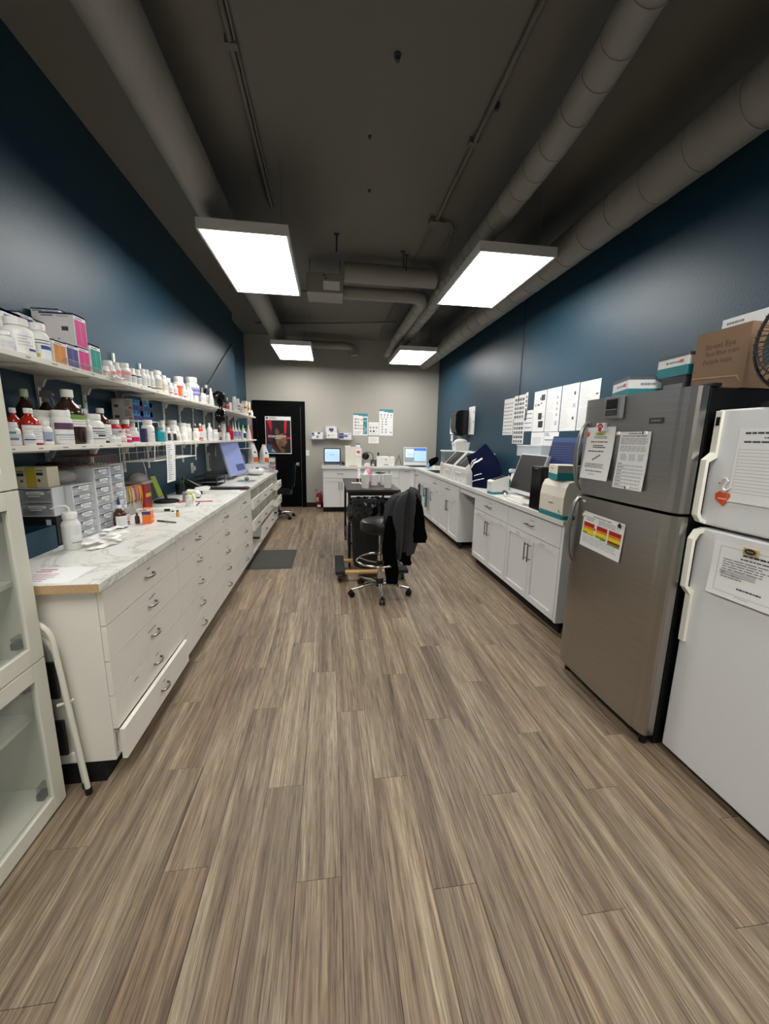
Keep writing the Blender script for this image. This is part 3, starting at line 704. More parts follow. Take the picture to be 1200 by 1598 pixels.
BOTTLES = [
    (-1.405,2.007,1.812,0.147,0.023,'pill','white,plain','white bottle half cut off at the picture edge, behind the small grey-labelled bottle'),
    (-1.315,1.900,1.812,0.078,0.027,'pill','white,grey','small white bottle with narrow grey label, leftmost on the upper shelf'),
    (-1.323,1.985,1.812,0.150,0.055,'pill','white,blue','largest white bottle on the upper shelf, with wide cap and fine print'),
    (-1.315,2.099,1.812,0.160,0.040,'pill','white,logo','white bottle with blue oval and yellow corner beside the orange box'),
    (-1.315,2.639,1.812,0.065,0.022,'pill','white,pinkgrey','small pink-labelled white bottle touching the teal box on the upper shelf'),
    (-1.405,2.851,1.812,0.132,0.036,'pill','white,plain','tall plain white bottle behind the pink-labelled ones, right of the teal box'),
    (-1.315,2.712,1.812,0.085,0.020,'pill','white,pinkgrey','second small pink-labelled bottle right of the teal box'),
    (-1.315,2.775,1.812,0.111,0.019,'pill','white,pinkgrey','third small pink-labelled bottle right of the teal box, with narrow cap'),
    (-1.315,2.866,1.812,0.123,0.035,'pill','white,pinkgrey','wide-capped white bottle with salmon pink label edge on the upper shelf'),
    (-1.315,2.968,1.812,0.108,0.022,'pill','white,blacktop','white bottle with black-topped label just right of the salmon pink one'),
    (-1.315,3.045,1.812,0.112,0.021,'pill','white,blacktop','narrower white bottle with black-topped label, second of two on the upper shelf'),
    (-1.315,3.117,1.812,0.128,0.024,'pill','white,grey','white bottle with plain grey label between black-topped and navy-based labels'),
    (-1.315,3.182,1.812,0.134,0.022,'pill','white,navybase','white bottle with navy stripe at label foot, left one of two'),
    (-1.315,3.255,1.812,0.132,0.022,'pill','white,navybase','white bottle with navy stripe at label foot, right one of two'),
    (-1.315,3.350,1.812,0.156,0.036,'pill','white,brown','white bottle with brown stripe across its label on the upper shelf'),
    (-1.315,3.469,1.812,0.136,0.032,'pill','white,yellowish','squat white bottle with yellowish label right of the brown-striped one'),
    (-1.405,3.789,1.812,0.158,0.038,'pill','white,plain','plain white bottle in second row near the red-spotted labels'),
    (-1.315,3.604,1.812,0.100,0.025,'pill','white,redspot','white bottle with red-spotted label, left one of two on the upper shelf'),
    (-1.315,3.701,1.812,0.102,0.026,'pill','white,redspot','white bottle with red-spotted label, right one of two beside the orange stripe'),
    (-1.405,4.067,1.812,0.209,0.056,'pill','white,orange','large white tub with vertical orange stripe on the upper shelf'),
    (-1.315,3.929,1.812,0.114,0.021,'pill','white,redspot','slim small white bottle just right of the orange-striped tub'),
    (-1.315,4.020,1.812,0.114,0.019,'pill','white,grey','slim white bottle left of the pointed dropper bottle'),
    (-1.315,4.098,1.812,0.170,0.022,'dropper','white,grey','pointed white dropper bottle in front of the purple-labelled tub'),
    (-1.405,4.420,1.812,0.253,0.075,'pill','white,purple','large white tub with purple label on the upper shelf'),
    (-1.315,4.245,1.812,0.062,0.023,'pill','white,plain','tiny white jar at the shelf edge before the purple-labelled tub'),
    (-1.303,4.412,1.812,0.104,0.021,'pill','white,grey','short grey-labelled bottle, left of two near the dark-necked bottle'),
    (-1.315,4.520,1.812,0.109,0.021,'pill','white,grey','short grey-labelled bottle, right of two near the dark-necked bottle'),
    (-1.405,4.919,1.812,0.240,0.038,'boston','dark,white','dark bottle with white cap and white label near the black bag'),
    (-1.315,4.761,1.812,0.189,0.033,'cone','white,grey','white cone-shaped squeeze bottle at the end of the longer upper shelf'),
    (-1.315,5.144,1.812,0.114,0.024,'pill','white,plain','small white bottle under the black bag on the short upper shelf'),
    (-1.315,5.615,1.812,0.109,0.026,'pill','white,plain','white cup-like jar between the red carton and tall tubes'),
    (-1.315,5.867,1.812,0.207,0.028,'tube','white,grey','taller white tube on the short upper shelf'),
    (-1.315,6.062,1.812,0.200,0.029,'tube','white,blackspot','shorter white tube beside the brown-printed carton'),
    (-1.315,6.544,1.812,0.157,0.031,'pill','clear,grey','clear grey bottle beside the brown-printed carton'),
    (-1.315,6.841,1.812,0.090,0.032,'pill','white,navy','short white jar with dark label below the orange cartons'),
    (-1.315,7.071,1.812,0.102,0.029,'pill','white,plain','last small white jar at the very end of the upper shelf'),
    (-1.405,1.966,1.432,0.157,0.011,'boston','amber,white','amber bottle mostly hidden by the glass cabinet'),
    (-1.325,1.876,1.432,0.096,0.029,'pill','white,teal','wide white bottle with teal label corner, leftmost on the lower shelf'),
    (-1.289,1.915,1.432,0.065,0.021,'pill','white,blueband','short white bottle with dark blue band before the red bottles'),
    (-1.405,2.010,1.432,0.162,0.029,'boston','red,white','red translucent bottle, left of the two, half hidden behind white bottles'),
    (-1.325,1.984,1.432,0.160,0.039,'boston','red,white','red translucent bottle with white label, right of the two'),
    (-1.404,2.119,1.432,0.156,0.014,'pill','white,plain','white-capped bottle peeking out behind the right red bottle'),
    (-1.315,2.056,1.432,0.108,0.030,'pill','white,bluegrey','white bottle with blue-grey label right of the red bottle'),
    (-1.413,2.191,1.432,0.162,0.055,'tub','white,purplenarrow','big white tub with narrow purple label on the lower shelf'),
    (-1.311,2.177,1.432,0.164,0.043,'tub','white,purpleband','big white tub with broad plum band beside the brown jug'),
    (-1.502,2.238,1.432,0.265,0.042,'boston','brown,none,greencap','dark brown jug with pale green cap in the back row'),
    (-1.480,2.352,1.432,0.269,0.042,'spray','brown','brown spray bottle with grey trigger in the back row'),
    (-1.335,2.285,1.432,0.273,0.064,'boston','brown,greenwhite','tall dark brown jug with green and white label'),
    (-1.405,2.490,1.432,0.211,0.015,'tube','white,plain','tall narrow white tube right of the brown jug'),
    (-1.405,2.534,1.432,0.193,0.026,'pill','white,plain','round-shouldered white bottle behind the black-lettered one'),
    (-1.313,2.377,1.432,0.131,0.027,'pill','white,grey','smaller white bottle right beside the brown jug'),
    (-1.316,2.456,1.432,0.162,0.048,'pill','white,blackprint','large white bottle with bold black lettering on the lower shelf'),
    (-1.375,2.646,1.432,0.205,0.048,'boston','amber,white','amber bottle with white cap and white label, right of the black-lettered bottle'),
    (-1.405,2.846,1.432,0.145,0.043,'pill','redjar,white','red jar with white lid behind the small white jars'),
    (-1.405,3.000,1.432,0.152,0.034,'pill','redjar,white','second red jar, partly covered by little cartons'),
    (-1.305,2.618,1.432,0.047,0.018,'pill','white,grey','small white jar, first of three in front of the red jars'),
    (-1.305,2.673,1.432,0.043,0.016,'pill','white,grey','small white jar, second of three in front of the red jars'),
    (-1.305,2.734,1.432,0.059,0.021,'pill','white,redspot','small white jar with red dots, third of three before the red jars'),
    (-1.315,2.829,1.432,0.052,0.017,'pill','pink,pink','small hot pink bottle on the lower shelf'),
    (-1.315,2.911,1.432,0.099,0.029,'pill','white,pink','white bottle with hot pink label next to the navy carton'),
    (-1.406,3.101,1.432,0.138,0.021,'pill','white,plain','white bottle behind the hot pink label'),
    (-1.303,3.094,1.432,0.157,0.042,'pill','white,redmark','large white bottle with sparse red lettering before the blue cartons'),
    (-1.302,3.288,1.432,0.113,0.033,'pill','tealjar,none,greycap','teal jar with grey lid beside the wire stand'),
    (-1.405,3.608,1.432,0.172,0.028,'pill','white,plain','white jar in second row behind the teal jar'),
    (-1.315,3.484,1.432,0.113,0.024,'pill','white,black','white jar with black label, left one of two'),
    (-1.315,3.600,1.432,0.110,0.028,'pill','white,black','white jar with black label, right one of two'),
    (-1.425,3.878,1.432,0.183,0.057,'pill','white,plain','large plain white bottle behind the two black-labelled jars'),
    (-1.315,3.701,1.432,0.085,0.023,'pill','white,yellow','small white jar with yellow mark on its label'),
    (-1.315,3.808,1.432,0.081,0.023,'pill','white,grey','small white jar right of the yellow-marked one'),
    (-1.408,4.070,1.432,0.167,0.047,'tub','white,plain','wide-lidded white tub behind the yellow-marked jar'),
    (-1.380,4.151,1.432,0.164,0.035,'pill','white,grey','white bottle with grey lines right of the wide-lidded tub'),
    (-1.307,4.153,1.432,0.123,0.032,'pill','white,orangebox','white bottle with red-orange outlined label'),
    (-1.405,4.438,1.432,0.173,0.027,'boston','amber,white','amber bottle with white cap behind the orange-outlined label'),
    (-1.335,4.376,1.432,0.173,0.027,'boston','orange,redspot','orange bottle with white cap and red spot on label'),
    (-1.375,4.617,1.432,0.166,0.029,'pill','white,grey','white bottle right of the orange bottle'),
    (-1.335,4.701,1.432,0.190,0.033,'boston','white,grey','white round-shouldered jug with small white cap'),
    (-1.315,4.842,1.432,0.123,0.038,'pill','white,grey','short white bottle right of the round-shouldered jug'),
    (-1.375,5.262,1.432,0.177,0.025,'boston','amber,redspot','small amber bottle with red label foot'),
    (-1.405,5.548,1.432,0.210,0.039,'tub','white,plain','white tub in second row right of the small amber bottle'),
    (-1.315,5.207,1.432,0.091,0.024,'pill','white,grey','tiny white jar left of the red bottle, first of two'),
    (-1.315,5.413,1.432,0.094,0.030,'pill','white,grey','tiny white jar left of the red bottle, second of two'),
    (-1.335,5.632,1.432,0.189,0.040,'boston','redsolid,none','solid red bottle on the lower shelf'),
    (-1.315,5.726,1.432,0.243,0.022,'dropper','white,purple','pointed dropper bottle right of the solid red bottle, first of three'),
    (-1.315,5.877,1.432,0.249,0.023,'dropper','white,purple','pointed dropper bottle right of the solid red bottle, second of three'),
    (-1.315,6.079,1.432,0.248,0.024,'dropper','white,purple','pointed dropper bottle right of the solid red bottle, third of three'),
    (-1.315,6.363,1.432,0.220,0.040,'dropper','white,navy','dropper bottle with navy label on the lower shelf'),
    (-1.315,6.754,1.432,0.231,0.043,'cone','white,grey','white cone-shaped bottle near the green carton'),
    (-1.345,7.066,1.432,0.233,0.034,'cone','redsolid,none','slim red bottle leaning in next to the green carton'),
]
for (x, y, z, h, r, kind, style, lab) in BOTTLES:
    on = 'upper' if z > 1.6 else 'lower'
    bottle(x, y, z, h, r, kind, style, lab, 'bottles and jars on the %s shelf' % on)

# ---- cartons on the shelves
NAVY = (38, 42, 88)
def medbox(label, cx, cy, z, w, d, h, side, group='medicine cartons on the upper shelf'):
    pr = {'+x': [(0, 0, 1, 1, (236, 236, 238)), (.04, .02, .97, .84, side), (.42, .12, .6, .8, tuple(min(255, int(v * .85 + 34)) for v in side)), (0, .95, 1, 1, NAVY)] + [(.15, .87, .7, .91, (120, 120, 150))],  # the paler bar on the coloured panel is a painted highlight
          '-y': [(0, .95, 1, 1, NAVY), (.05, .88, .4, .92, (110, 110, 140)), (.5, .88, .85, .91, (170, 170, 180)), (.62, .45, .82, .58, (70, 70, 74)), (.05, .6, .16, .63, (190, 190, 190)), (.05, .5, .12, .56, (190, 190, 190)),
                 (.1, .2, .14, .23, (170, 170, 170)), (.3, .18, .36, .21, (170, 170, 170)), (.48, .17, .53, .21, (110, 110, 110))],
          '+z': [(0, 0, 1, 1, NAVY)]}
    return carton('medicine_carton', label, 'carton', cx, cy, z, w, d, h, (226, 224, 220), pr, 0, group)
OR_, PU_, PK_, TE_ = (206, 132, 44), (58, 52, 122), (206, 40, 126), (0, 138, 124)
medbox('white carton with orange panel at the near end of the carton row', -1.365, 2.193, SHU, 0.155, 0.094, 0.108, OR_)
medbox('white carton with dark violet panel between orange and pink cartons', -1.365, 2.290, SHU, 0.155, 0.094, 0.112, PU_)
medbox('lower pink-panelled carton standing on the shelf', -1.365, 2.387, SHU, 0.155, 0.094, 0.118, PK_)
medbox('white carton with teal green panel at the far end of the row', -1.362, 2.490, SHU, 0.155, 0.1, 0.152, TE_)
medbox('large pink-panelled carton on top of the carton row', -1.368, 2.387, SHU + 0.119, 0.156, 0.1, 0.155, PK_)
medbox('topmost white carton with navy rim at the back against the wall', -1.483, 2.50, SHU + 0.2, 0.132, 0.11, 0.118, PK_)
medbox('navy-rimmed carton under the topmost one at the back', -1.5, 2.50, SHU, 0.1, 0.11, 0.198, OR_)
medbox('violet-panelled carton at the back behind the large white bottles', -1.49, 2.215, SHU + 0.115, 0.12, 0.096, 0.112, PU_)
medbox('pink-panelled carton at the back beside the violet one', -1.49, 2.305, SHU + 0.115, 0.12, 0.076, 0.105, PK_)
medbox('lower back carton supporting the violet and pink ones', -1.50, 2.25, SHU, 0.1, 0.18, 0.113, OR_)
medbox('orange-sided carton at the far left behind the white bottles', -1.48, 2.10, SHU, 0.13, 0.12, 0.205, OR_)
# curled clear label strip and crumpled price tag on the shelf front
mb = MB().grid(lambda u, v: (0.008 + 0.022 * math.sin(v * PI * .75), u * 0.36, 0.006 + v * 0.02 - 0.006 * u), 10, 5, 'grey_clear')
tag(mb.build('label_strip', None, (-1.272, 2.14, SHU + 0.004)), 'curled clear plastic strip below the coloured cartons', 'strip')
R5 = random.Random(5)
mb = MB().grid(lambda u, v: (v * 0.045 + 0.006 * math.sin(9 * u + 2), u * 0.16, 0.012 + 0.008 * math.sin(11 * u + 5 * v) - v * 0.012), 10, 4, 'white_paper')
tag(mb.build('price_tag', None, (-1.28, 2.56, SHU + 0.004)), 'crumpled white tag sticking out beside the teal carton', 'tag')
# wire riser with blue cartons on the lower shelf
def riser():
    t = thing('wire_riser', 'white wire riser carrying the blue cartons on the lower shelf', 'riser', (-1.4425, 3.22, SHL))
    hx, hy, h = 0.0975, 0.17, 0.15
    for sy in (-1, 1):
        MB().tube([(-hx, sy * hy, 0.004), (-hx, sy * hy, h), (hx, sy * hy, h), (hx, sy * hy, 0.004)], 0.004, 'white_plastic', 6).build('leg_frame', t)
    for i in range(7):
        x = -hx + 0.012 + (2 * hx - 0.024) * i / 6
        MB().tube([(x, -hy, h), (x, hy, h)], 0.0028, 'white_plastic', 6).build('wire', t)
riser()
BLU, CYA = (24, 48, 110), (40, 140, 190)
k = 0
for row in range(2):
    for c in range(2):
        cy, z = 3.14 + 0.162 * c, SHL + 0.1545 + 0.0725 * row
        pr = {'-y': words(.6, .3, .95, .9, 3, (120, 112, 110), k + 2) + [(.1, .15, .32, .42, (66, 66, 66)), (.8, .08, .95, .22, (190, 60, 60))],
              '+x': [(0, 0, 1, 1, BLU)] + [(.04 + .32 * i, .45, .3 + .32 * i, .95, CYA) for i in range(3)] + [(.1 + .32 * i, .6, .2 + .32 * i, .9, (150, 214, 230)) for i in range(3)],
              '+z': [(0, 0, 1, 1, (40, 70, 130))]}
        lab = ('%s %s carton with blue and cyan side on the wire riser' % (('lower', 'upper')[row], ('near', 'far')[c]))
        carton('blue_carton', lab, 'carton', -1.4425, cy, z, 0.135, 0.158, 0.071, (190, 186, 180), pr, 0, 'blue cartons on the wire riser'); k += 1
carton('slim_carton', 'slim dark navy carton beside the hot pink label', 'carton', -1.285, 2.986, SHL, 0.03, 0.03, 0.094, (44, 38, 84), {'+x': [(.2, .3, .8, .34, (150, 150, 180))]})
t = thing('file_holder', 'teal file holder standing under the wire riser', 'file holder', (-1.42, 3.28, SHL))
B(-0.05, 0.05, -0.05, -0.044, 0, 0.143, (16, 120, 150)).build('side', t); B(-0.05, 0.05, 0.036, 0.042, 0, 0.143, (16, 120, 150)).build('side', t)
B(-0.05, -0.046, -0.044, 0.036, 0, 0.143, (16, 120, 150)).build('back', t); B(0.046, 0.05, -0.044, 0.036, 0, 0.05, (44, 60, 74)).build('front', t); B(-0.046, 0.046, -0.044, 0.036, 0, 0.004, (44, 60, 74)).build('base', t)
for i, (dy, dz, rz, lab) in enumerate([(0.0, 0, .3, 'tiny red and white carton in front of the red jars, lowest'), (0.035, 0.028, -.3, 'tiny red and white carton in front of the red jars, middle'), (0.075, 0.056, .2, 'tiny red and white carton in front of the red jars, topmost')]):
    carton('tiny_carton', lab, 'carton', -1.345, 2.80 + dy * .35, SHL + (0.0 if i == 0 else dz), 0.032, 0.04, 0.0275, (238, 236, 236), {'+x': [(.55, .1, .95, .9, (196, 30, 50)), (.1, .3, .45, .6, (200, 120, 120))], '-y': [(.1, .3, .6, .6, (196, 30, 50))]}, 0.0, 'tiny cartons before the red jars')
carton('green_carton', 'white carton with green top panel at the far end of the lower shelf', 'carton', -1.42, 6.97, SHL, 0.12, 0.2, 0.225, (226, 230, 226), {'+x': [(0, .5, 1, 1, (22, 120, 58)), (.2, .6, .7, .7, (210, 230, 214)), (.1, .1, .5, .4, (190, 40, 50))], '-y': [(0, .5, 1, 1, (22, 120, 58)), (.3, .62, .8, .8, (200, 226, 206)), (.1, .05, .45, .4, (190, 40, 50))]})
# short upper shelf
carton('red_carton', 'dark red carton under the black bag on the short upper shelf', 'carton', -1.33, 5.42, SHU, 0.07, 0.14, 0.115, (140, 34, 40), {'+x': [(.1, .5, .9, .6, (220, 200, 200))]})
carton('printed_carton', 'grey carton with rust brown print on the short upper shelf', 'carton', -1.37, 6.3, SHU, 0.12, 0.3, 0.15, (196, 192, 184), {'+x': words(.08, .1, .92, .75, 6, (150, 66, 56), 8), '-y': words(.1, .1, .9, .7, 5, (150, 66, 56), 9)})
carton('orange_carton', 'upright orange and white carton at the end of the upper shelf, left one', 'carton', -1.35, 6.72, SHU + 0.0, 0.07, 0.1, 0.22, (238, 232, 220), {'+x': [(0, .1, 1, .75, (232, 150, 80))], '-y': [(0, .1, 1, .75, (232, 150, 80))]}, 0, 'orange and white cartons on the short upper shelf')
carton('orange_carton', 'upright orange and white carton at the end of the upper shelf, right one', 'carton', -1.35, 6.96, SHU, 0.07, 0.1, 0.225, (238, 232, 220), {'+x': [(0, .05, 1, .6, (236, 160, 90))], '-y': [(0, .05, 1, .6, (236, 160, 90))]}, 0, 'orange and white cartons on the short upper shelf')
carton('shelf_flag', 'small salmon flag hanging from the upper shelf edge', 'flag', -1.2585, 6.55, SHU - 0.075, 0.002, 0.06, 0.07, (226, 150, 130))
def black_bag():
    t = thing('plastic_bag', 'black plastic bag tied around the gap between the upper shelves', 'bag', (-1.3, 4.985, SHU))
    R = random.Random(11)
    def blob(c, rx, ry, rz, tilt):
        ph = [R.uniform(0, 6) for _ in range(6)]
        def fn(u, v):
            a, b = u * 2 * PI, v * PI
            k = 1 + .13 * math.sin(3 * a + ph[0]) * math.sin(b) + .1 * math.sin(5 * b + 2 * a + ph[1])
            x = rx * math.sin(b) * math.cos(a) * k; y = ry * math.sin(b) * math.sin(a) * k; z = -rz * math.cos(b) * k
            return (c[0] + x, c[1] + y + tilt * z, c[2] + z)
        return MB().grid(fn, 18, 12, 'black_bag', True, True)
    blob((0.0, 0.12, 0.11), 0.07, 0.15, 0.075, -1.0).build('upper_bunch', t); blob((0.02, -0.02, -0.1), 0.06, 0.09, 0.085, .2).build('hanging_bunch', t)
    MB().tube([(0.02, -0.02, -0.03), (0.03, 0.0, 0.02), (0.01, 0.05, 0.06)], [0.03, 0.022, 0.035], 'black_bag', 10).build('knot', t)
black_bag()
# paper strip and wire basket below the lower shelf
sheet('paper_strip', 'long white printed list hanging from the lower shelf edge', 'paper', (-1.257, 3.27, 1.115), 0.17, 0.315, words(.12, .05, .7, .95, 17, (150, 150, 150), 12, .4, .5), (0, 0, PI / 2), curl=-0.012)
def wire_basket(label, y0, y1, z0=1.285, z1=1.4078):
    t = thing('wire_basket', label, 'basket', (-1.27, y0, z0)); L = y1 - y0; D = 0.23; h = z1 - z0
    def w(pts, r=0.0034): MB().tube(pts, r, 'white_plastic', 6).build('wire', t)
    for y in (0, L):
        w([(-D, y, h), (-D, y, 0), (0, y, 0.01), (0.01, y, h)], 0.0042)
    w([(0, 0, 0.01), (0, L, 0.01)], 0.0042); w([(-D, 0, 0), (-D, L, 0)], 0.0042)
    n = max(3, int(L / 0.12))
    for i in range(1, n):
        y = L * i / n; w([(-D, y, h * .9), (-D, y, 0), (0, y, 0.01)] + ([(0.01, y, h)] if i % 3 == 0 else []), 0.0025)
    w([(-D, 0, h * .5), (-D, L, h * .5)], 0.0025)
    return t
wire_basket('white wire under-shelf basket behind the hanging list', 3.08, 3.98)
wire_basket('second white wire under-shelf basket behind the left monitor', 6.25, 6.65)
for i, (y, r2) in enumerate([(3.72, .1), (3.75, -.12)]):
    tag(B(-0.09, 0.09, -0.13, 0.13, 0, 0.004, 'white_paper').build('folded_paper', None, (-1.38, y, 1.294 + 0.006 * i), r2), 'folded white papers lying in the wire basket, %s one' % ('lower', 'upper')[i], 'paper', 'papers in the wire basket')

# ================================================================== on the left worktop
ZT = 0.9155
# clear drawer towers (fronts towards the aisle)
def drawer_tower(label, x, y, w, h, n, d=0.2, rz=0.0, z=ZT, frame='frost_plastic', seed=1, fills=None, group='clear plastic drawer towers on the left worktop'):
    """w along local y, depth d along -x, front at local x=0"""
    t = thing('drawer_tower', label, 'drawer tower', (x, y, z), rz, group)
    f = MB(); e = 0.006
    f.box(-d, 0, 0, e, 0, h, frame); f.box(-d, 0, w - e, w, 0, h, frame); f.box(-d, 0, e, w - e, h - e, h, frame); f.box(-d, -d + e, e, w - e, 0, h - e, frame)
    for k in range(n): f.box(-d + e, 0.002, e, w - e, k * (h - e) / n, k * (h - e) / n + 0.004, frame)
    f.build('housing', t)
    R = random.Random(seed); dh = (h - e) / n
    for k in range(n):
        z0 = k * dh + 0.006; z1 = (k + 1) * dh - 0.006
        m = MB(); m.box(-0.004, 0.0, e + 0.002, w - e - 0.002, z0, z1, 'clear_plastic'); m.box(-d + 0.012, -0.0045, e + 0.004, e + 0.006, z0, z1 - 0.008, 'clear_plastic'); m.box(-d + 0.012, -0.0045, w - e - 0.006, w - e - 0.004, z0, z1 - 0.008, 'clear_plastic')
        m.box(-d + 0.012, -0.0045, e + 0.006, w - e - 0.006, z0, z0 + 0.002, 'clear_plastic')
        do = m.build('drawer', t)
        B(0.0, 0.012, w * .38, w * .66, (z0 + z1) / 2 - 0.004, (z0 + z1) / 2 + 0.002, 'frost_plastic').build('pull', do)
        tg = B(0.0006, 0.0014, w * .3, w * .78, (z0 + z1) / 2 + 0.006, (z0 + z1) / 2 + 0.02, 'white_paper'); tg.box(0.0015, 0.0018, w * .36, w * .7, (z0 + z1) / 2 + 0.010, (z0 + z1) / 2 + 0.0145, (150, 150, 150)); tg.build('name_tag', do)
        c = (fills or [(176, 174, 174), (200, 198, 200), (150, 160, 186), (206, 198, 198)])[k % 4]
        B(-d + 0.03, -0.012, e + 0.012, w - e - 0.012, z0 + 0.003, z0 + (z1 - z0) * R.uniform(.35, .7), c).build('contents', do)
drawer_tower('nearest clear drawer tower, with the wash bottle before it', -1.345, 2.245, 0.186, 0.30, 6, 0.19, seed=2)
drawer_tower('taller clear drawer tower in the middle with small name tags', -1.335, 2.435, 0.166, 0.375, 7, 0.2, seed=3)
drawer_tower('clear drawer tower at the far side, next to the amber bottle', -1.335, 2.605, 0.155, 0.385, 7, 0.2, seed=4, fills=[(206, 170, 172), (90, 112, 176), (90, 112, 176), (196, 194, 196)])
drawer_tower('grey two-drawer unit facing the camera under the yellow striped carton', -1.546, 2.15, 0.165, 0.145, 2, 0.09, -PI / 2, ZT + 0.155, 'frost_plastic', 5, [(70, 66, 62)] * 4, None)
carton('dark_carton', 'dark carton under the two-drawer unit behind the teal tray', 'carton', -1.463, 2.196, ZT, 0.165, 0.088, 0.154, (26, 28, 34), {'-y': [(.72, .45, .86, .9, (214, 212, 206))]})
carton('striped_carton', 'white carton with yellow stripe and dark symbols on the two-drawer unit', 'carton', -1.47, 2.198, ZT + 0.302, 0.15, 0.085, 0.1, (206, 200, 176), {'-y': [(.36, 0, .66, 1, (190, 170, 52)), (.1, .55, .3, .7, (50, 48, 46)), (.68, .6, .88, .74, (50, 48, 46)), (.1, .76, .3, .8, (70, 66, 60)), (.68, .82, .88, .86, (70, 66, 60)), (.19, .25, .26, .38, (110, 50, 46)), (.7, .28, .78, .42, (110, 50, 46))]})
# bag of gauze on the nearest tower, wire rack and copper clips on top of the towers
mb = MB().sphere((0, 0, 0.04), 0.06, 'bag_clear', 14, 8, .9, 1.1, .65); tag(mb.build('clear_bag', None, (-1.42, 2.32, ZT + 0.301)), 'small clear bag of white gauze on the nearest drawer tower', 'bag')
def rack():
    t = thing('wire_rack', 'copper wire rack lying on the drawer towers below the shelf', 'rack', (-1.45, 2.45, ZT + 0.386))
    for i in range(9): MB().tube([(-0.08, i * 0.036, 0.0), (-0.08, i * 0.036, 0.055), (0.09, i * 0.036, 0.055), (0.09, i * 0.036, 0.0)], 0.002, (150, 92, 66), 6).build('hoop', t)
    for x in (-0.08, 0.09): MB().tube([(x, 0, 0.055), (x, 0.29, 0.055)], 0.0024, (150, 92, 66), 6).build('rail', t)
    for x in (-0.08, 0.09): MB().tube([(x, 0, 0.004), (x, 0.29, 0.004)], 0.0024, (150, 92, 66), 6).build('rail', t)
rack()
R8 = random.Random(8)
mb = MB().grid(lambda u, v: (-0.09 + 0.2 * v, u * 0.2, 0.006 + 0.022 * abs(math.sin(7 * u + 4 * v)) * math.sin(PI * u) + 0.001), 14, 8, (70, 44, 36)); tag(mb.build('brown_sachets', None, (-1.45, 2.27, ZT + 0.388)), 'dark crinkled sachets lying on the middle drawer tower', 'sachets')
# teal tray with white clip-on lamp arm
def tray():
    t = thing('teal_tray', 'dark teal open tray at the near end of the left worktop', 'tray', (-1.455, 1.935, ZT)); w, d, h = 0.17, 0.38, 0.115
    c = 'teal_tray'
    B(w / 2 - 0.006, w / 2, -d / 2, d / 2, 0, h, c).build('wall', t); B(-w / 2, -w / 2 + 0.006, -d / 2, d / 2, 0, h, c).build('wall', t)
    B(-w / 2 + .006, w / 2 - .006, -d / 2, -d / 2 + 0.006, 0, h, c).build('wall', t); B(-w / 2 + .006, w / 2 - .006, d / 2 - 0.006, d / 2, 0, h, c).build('wall', t)
    B(-w / 2 + .006, w / 2 - .006, -d / 2 + .006, d / 2 - .006, 0, 0.005, c).build('base', t)
tray()
t = thing('label_printer', 'white and grey handheld device leaning in the teal tray', 'device', (-1.44, 1.85, ZT + 0.006))
MB().prism([(-0.05, 0.0), (0.05, 0.0), (0.05, 0.11), (0.02, 0.13), (-0.05, 0.12)], 'y', -0.035, 0.035, (170, 164, 160)).build('body', t, bevel=0.006)
MB().prism([(-0.05, 0.125), (0.02, 0.135), (0.075, 0.105), (0.08, 0.115), (0.03, 0.155), (-0.05, 0.15)], 'y', -0.03, 0.03, 'white_plastic').build('cover', t, bevel=0.004)
# wash bottle with bent spout
t = thing('wash_bottle', 'milky wash bottle with bent spout in front of the drawer towers', 'bottle', (-1.285, 2.1, ZT))
MB().lathe([(.036, 0), (.039, .004), (.039, .035), (.0405, .038), (.0395, .115), (.0405, .118), (.039, .13), (.03, .145), (.022, .152), (.021, .158)], 'cloudy_plastic', 26).build('body', t)
MB().lathe([(.03, .152), (.031, .158), (.031, .182), (.028, .186)], 'white_plastic', 26).build('cap', t)
MB().tube([(0, 0, .184), (0.0, 0.0, .205), (-.008, -.006, .218), (-.03, -.02, .222), (-.06, -.035, .208)], [.006, .005, .005, .004, .003], 'cloudy_plastic', 8).build('spout', t)
mb = MB().lathe([(.0402, .03), (.0402, .075)], 'white_plastic', 8, (0, 0, 0), -1.2, 0.2); mb.lathe([(.0408, .035), (.0408, .038)], K_, 6, (0, 0, 0), -1.1, 0.1); mb.build('label', t)
# pile of sachets
R9 = random.Random(21)
for i in range(9):
    w, l = R9.uniform(.03, .045), R9.uniform(.1, .14); x = R9.uniform(-1.22, -1.13); y = 2.10 + i * 0.022; a = R9.uniform(-1.2, 0.3)
    zz = ZT + 0.001 + 0.013 * (i // 2)
    mb = MB().grid(lambda u, v: ((u - .5) * w, (v - .5) * l, 0.012 * math.sin(PI * u) * math.sin(PI * v) + 0.004 * math.sin(9 * v + 2 * u) + 0.005), 6, 10, 'white_plastic')
    mb.grid(lambda u, v: ((.5 - u) * w, (v - .5) * l, 0.004 * math.sin(9 * v + 2 - 2 * u) + 0.0045), 6, 10, 'white_paper')
    pos = ('lowest', 'low', 'low middle', 'middle', 'upper middle', 'upper', 'high', 'second topmost', 'topmost')[i]
    tag(mb.build('syringe_packet', None, (x, y, zz), a), 'white sterile packet in the loose pile on the worktop, %s layer' % pos, 'packet', 'sterile packets piled by the drawer towers')
# amber bottle with dropper tip and clear bottle
t = bottle(-1.285, 2.56, ZT, 0.145, 0.036, 'boston', 'amber,white', 'amber bottle with blue tip and white label before the drawer towers')
MB().lathe([(.009, 0.1452), (.008, .165), (.003, .19)], (40, 56, 120), 10).build('dropper_tip', t)
bottle(-1.30, 2.665, ZT, 0.125, 0.02, 'boston', 'clear,redspot', 'small clear bottle with red mark beside the amber bottle')
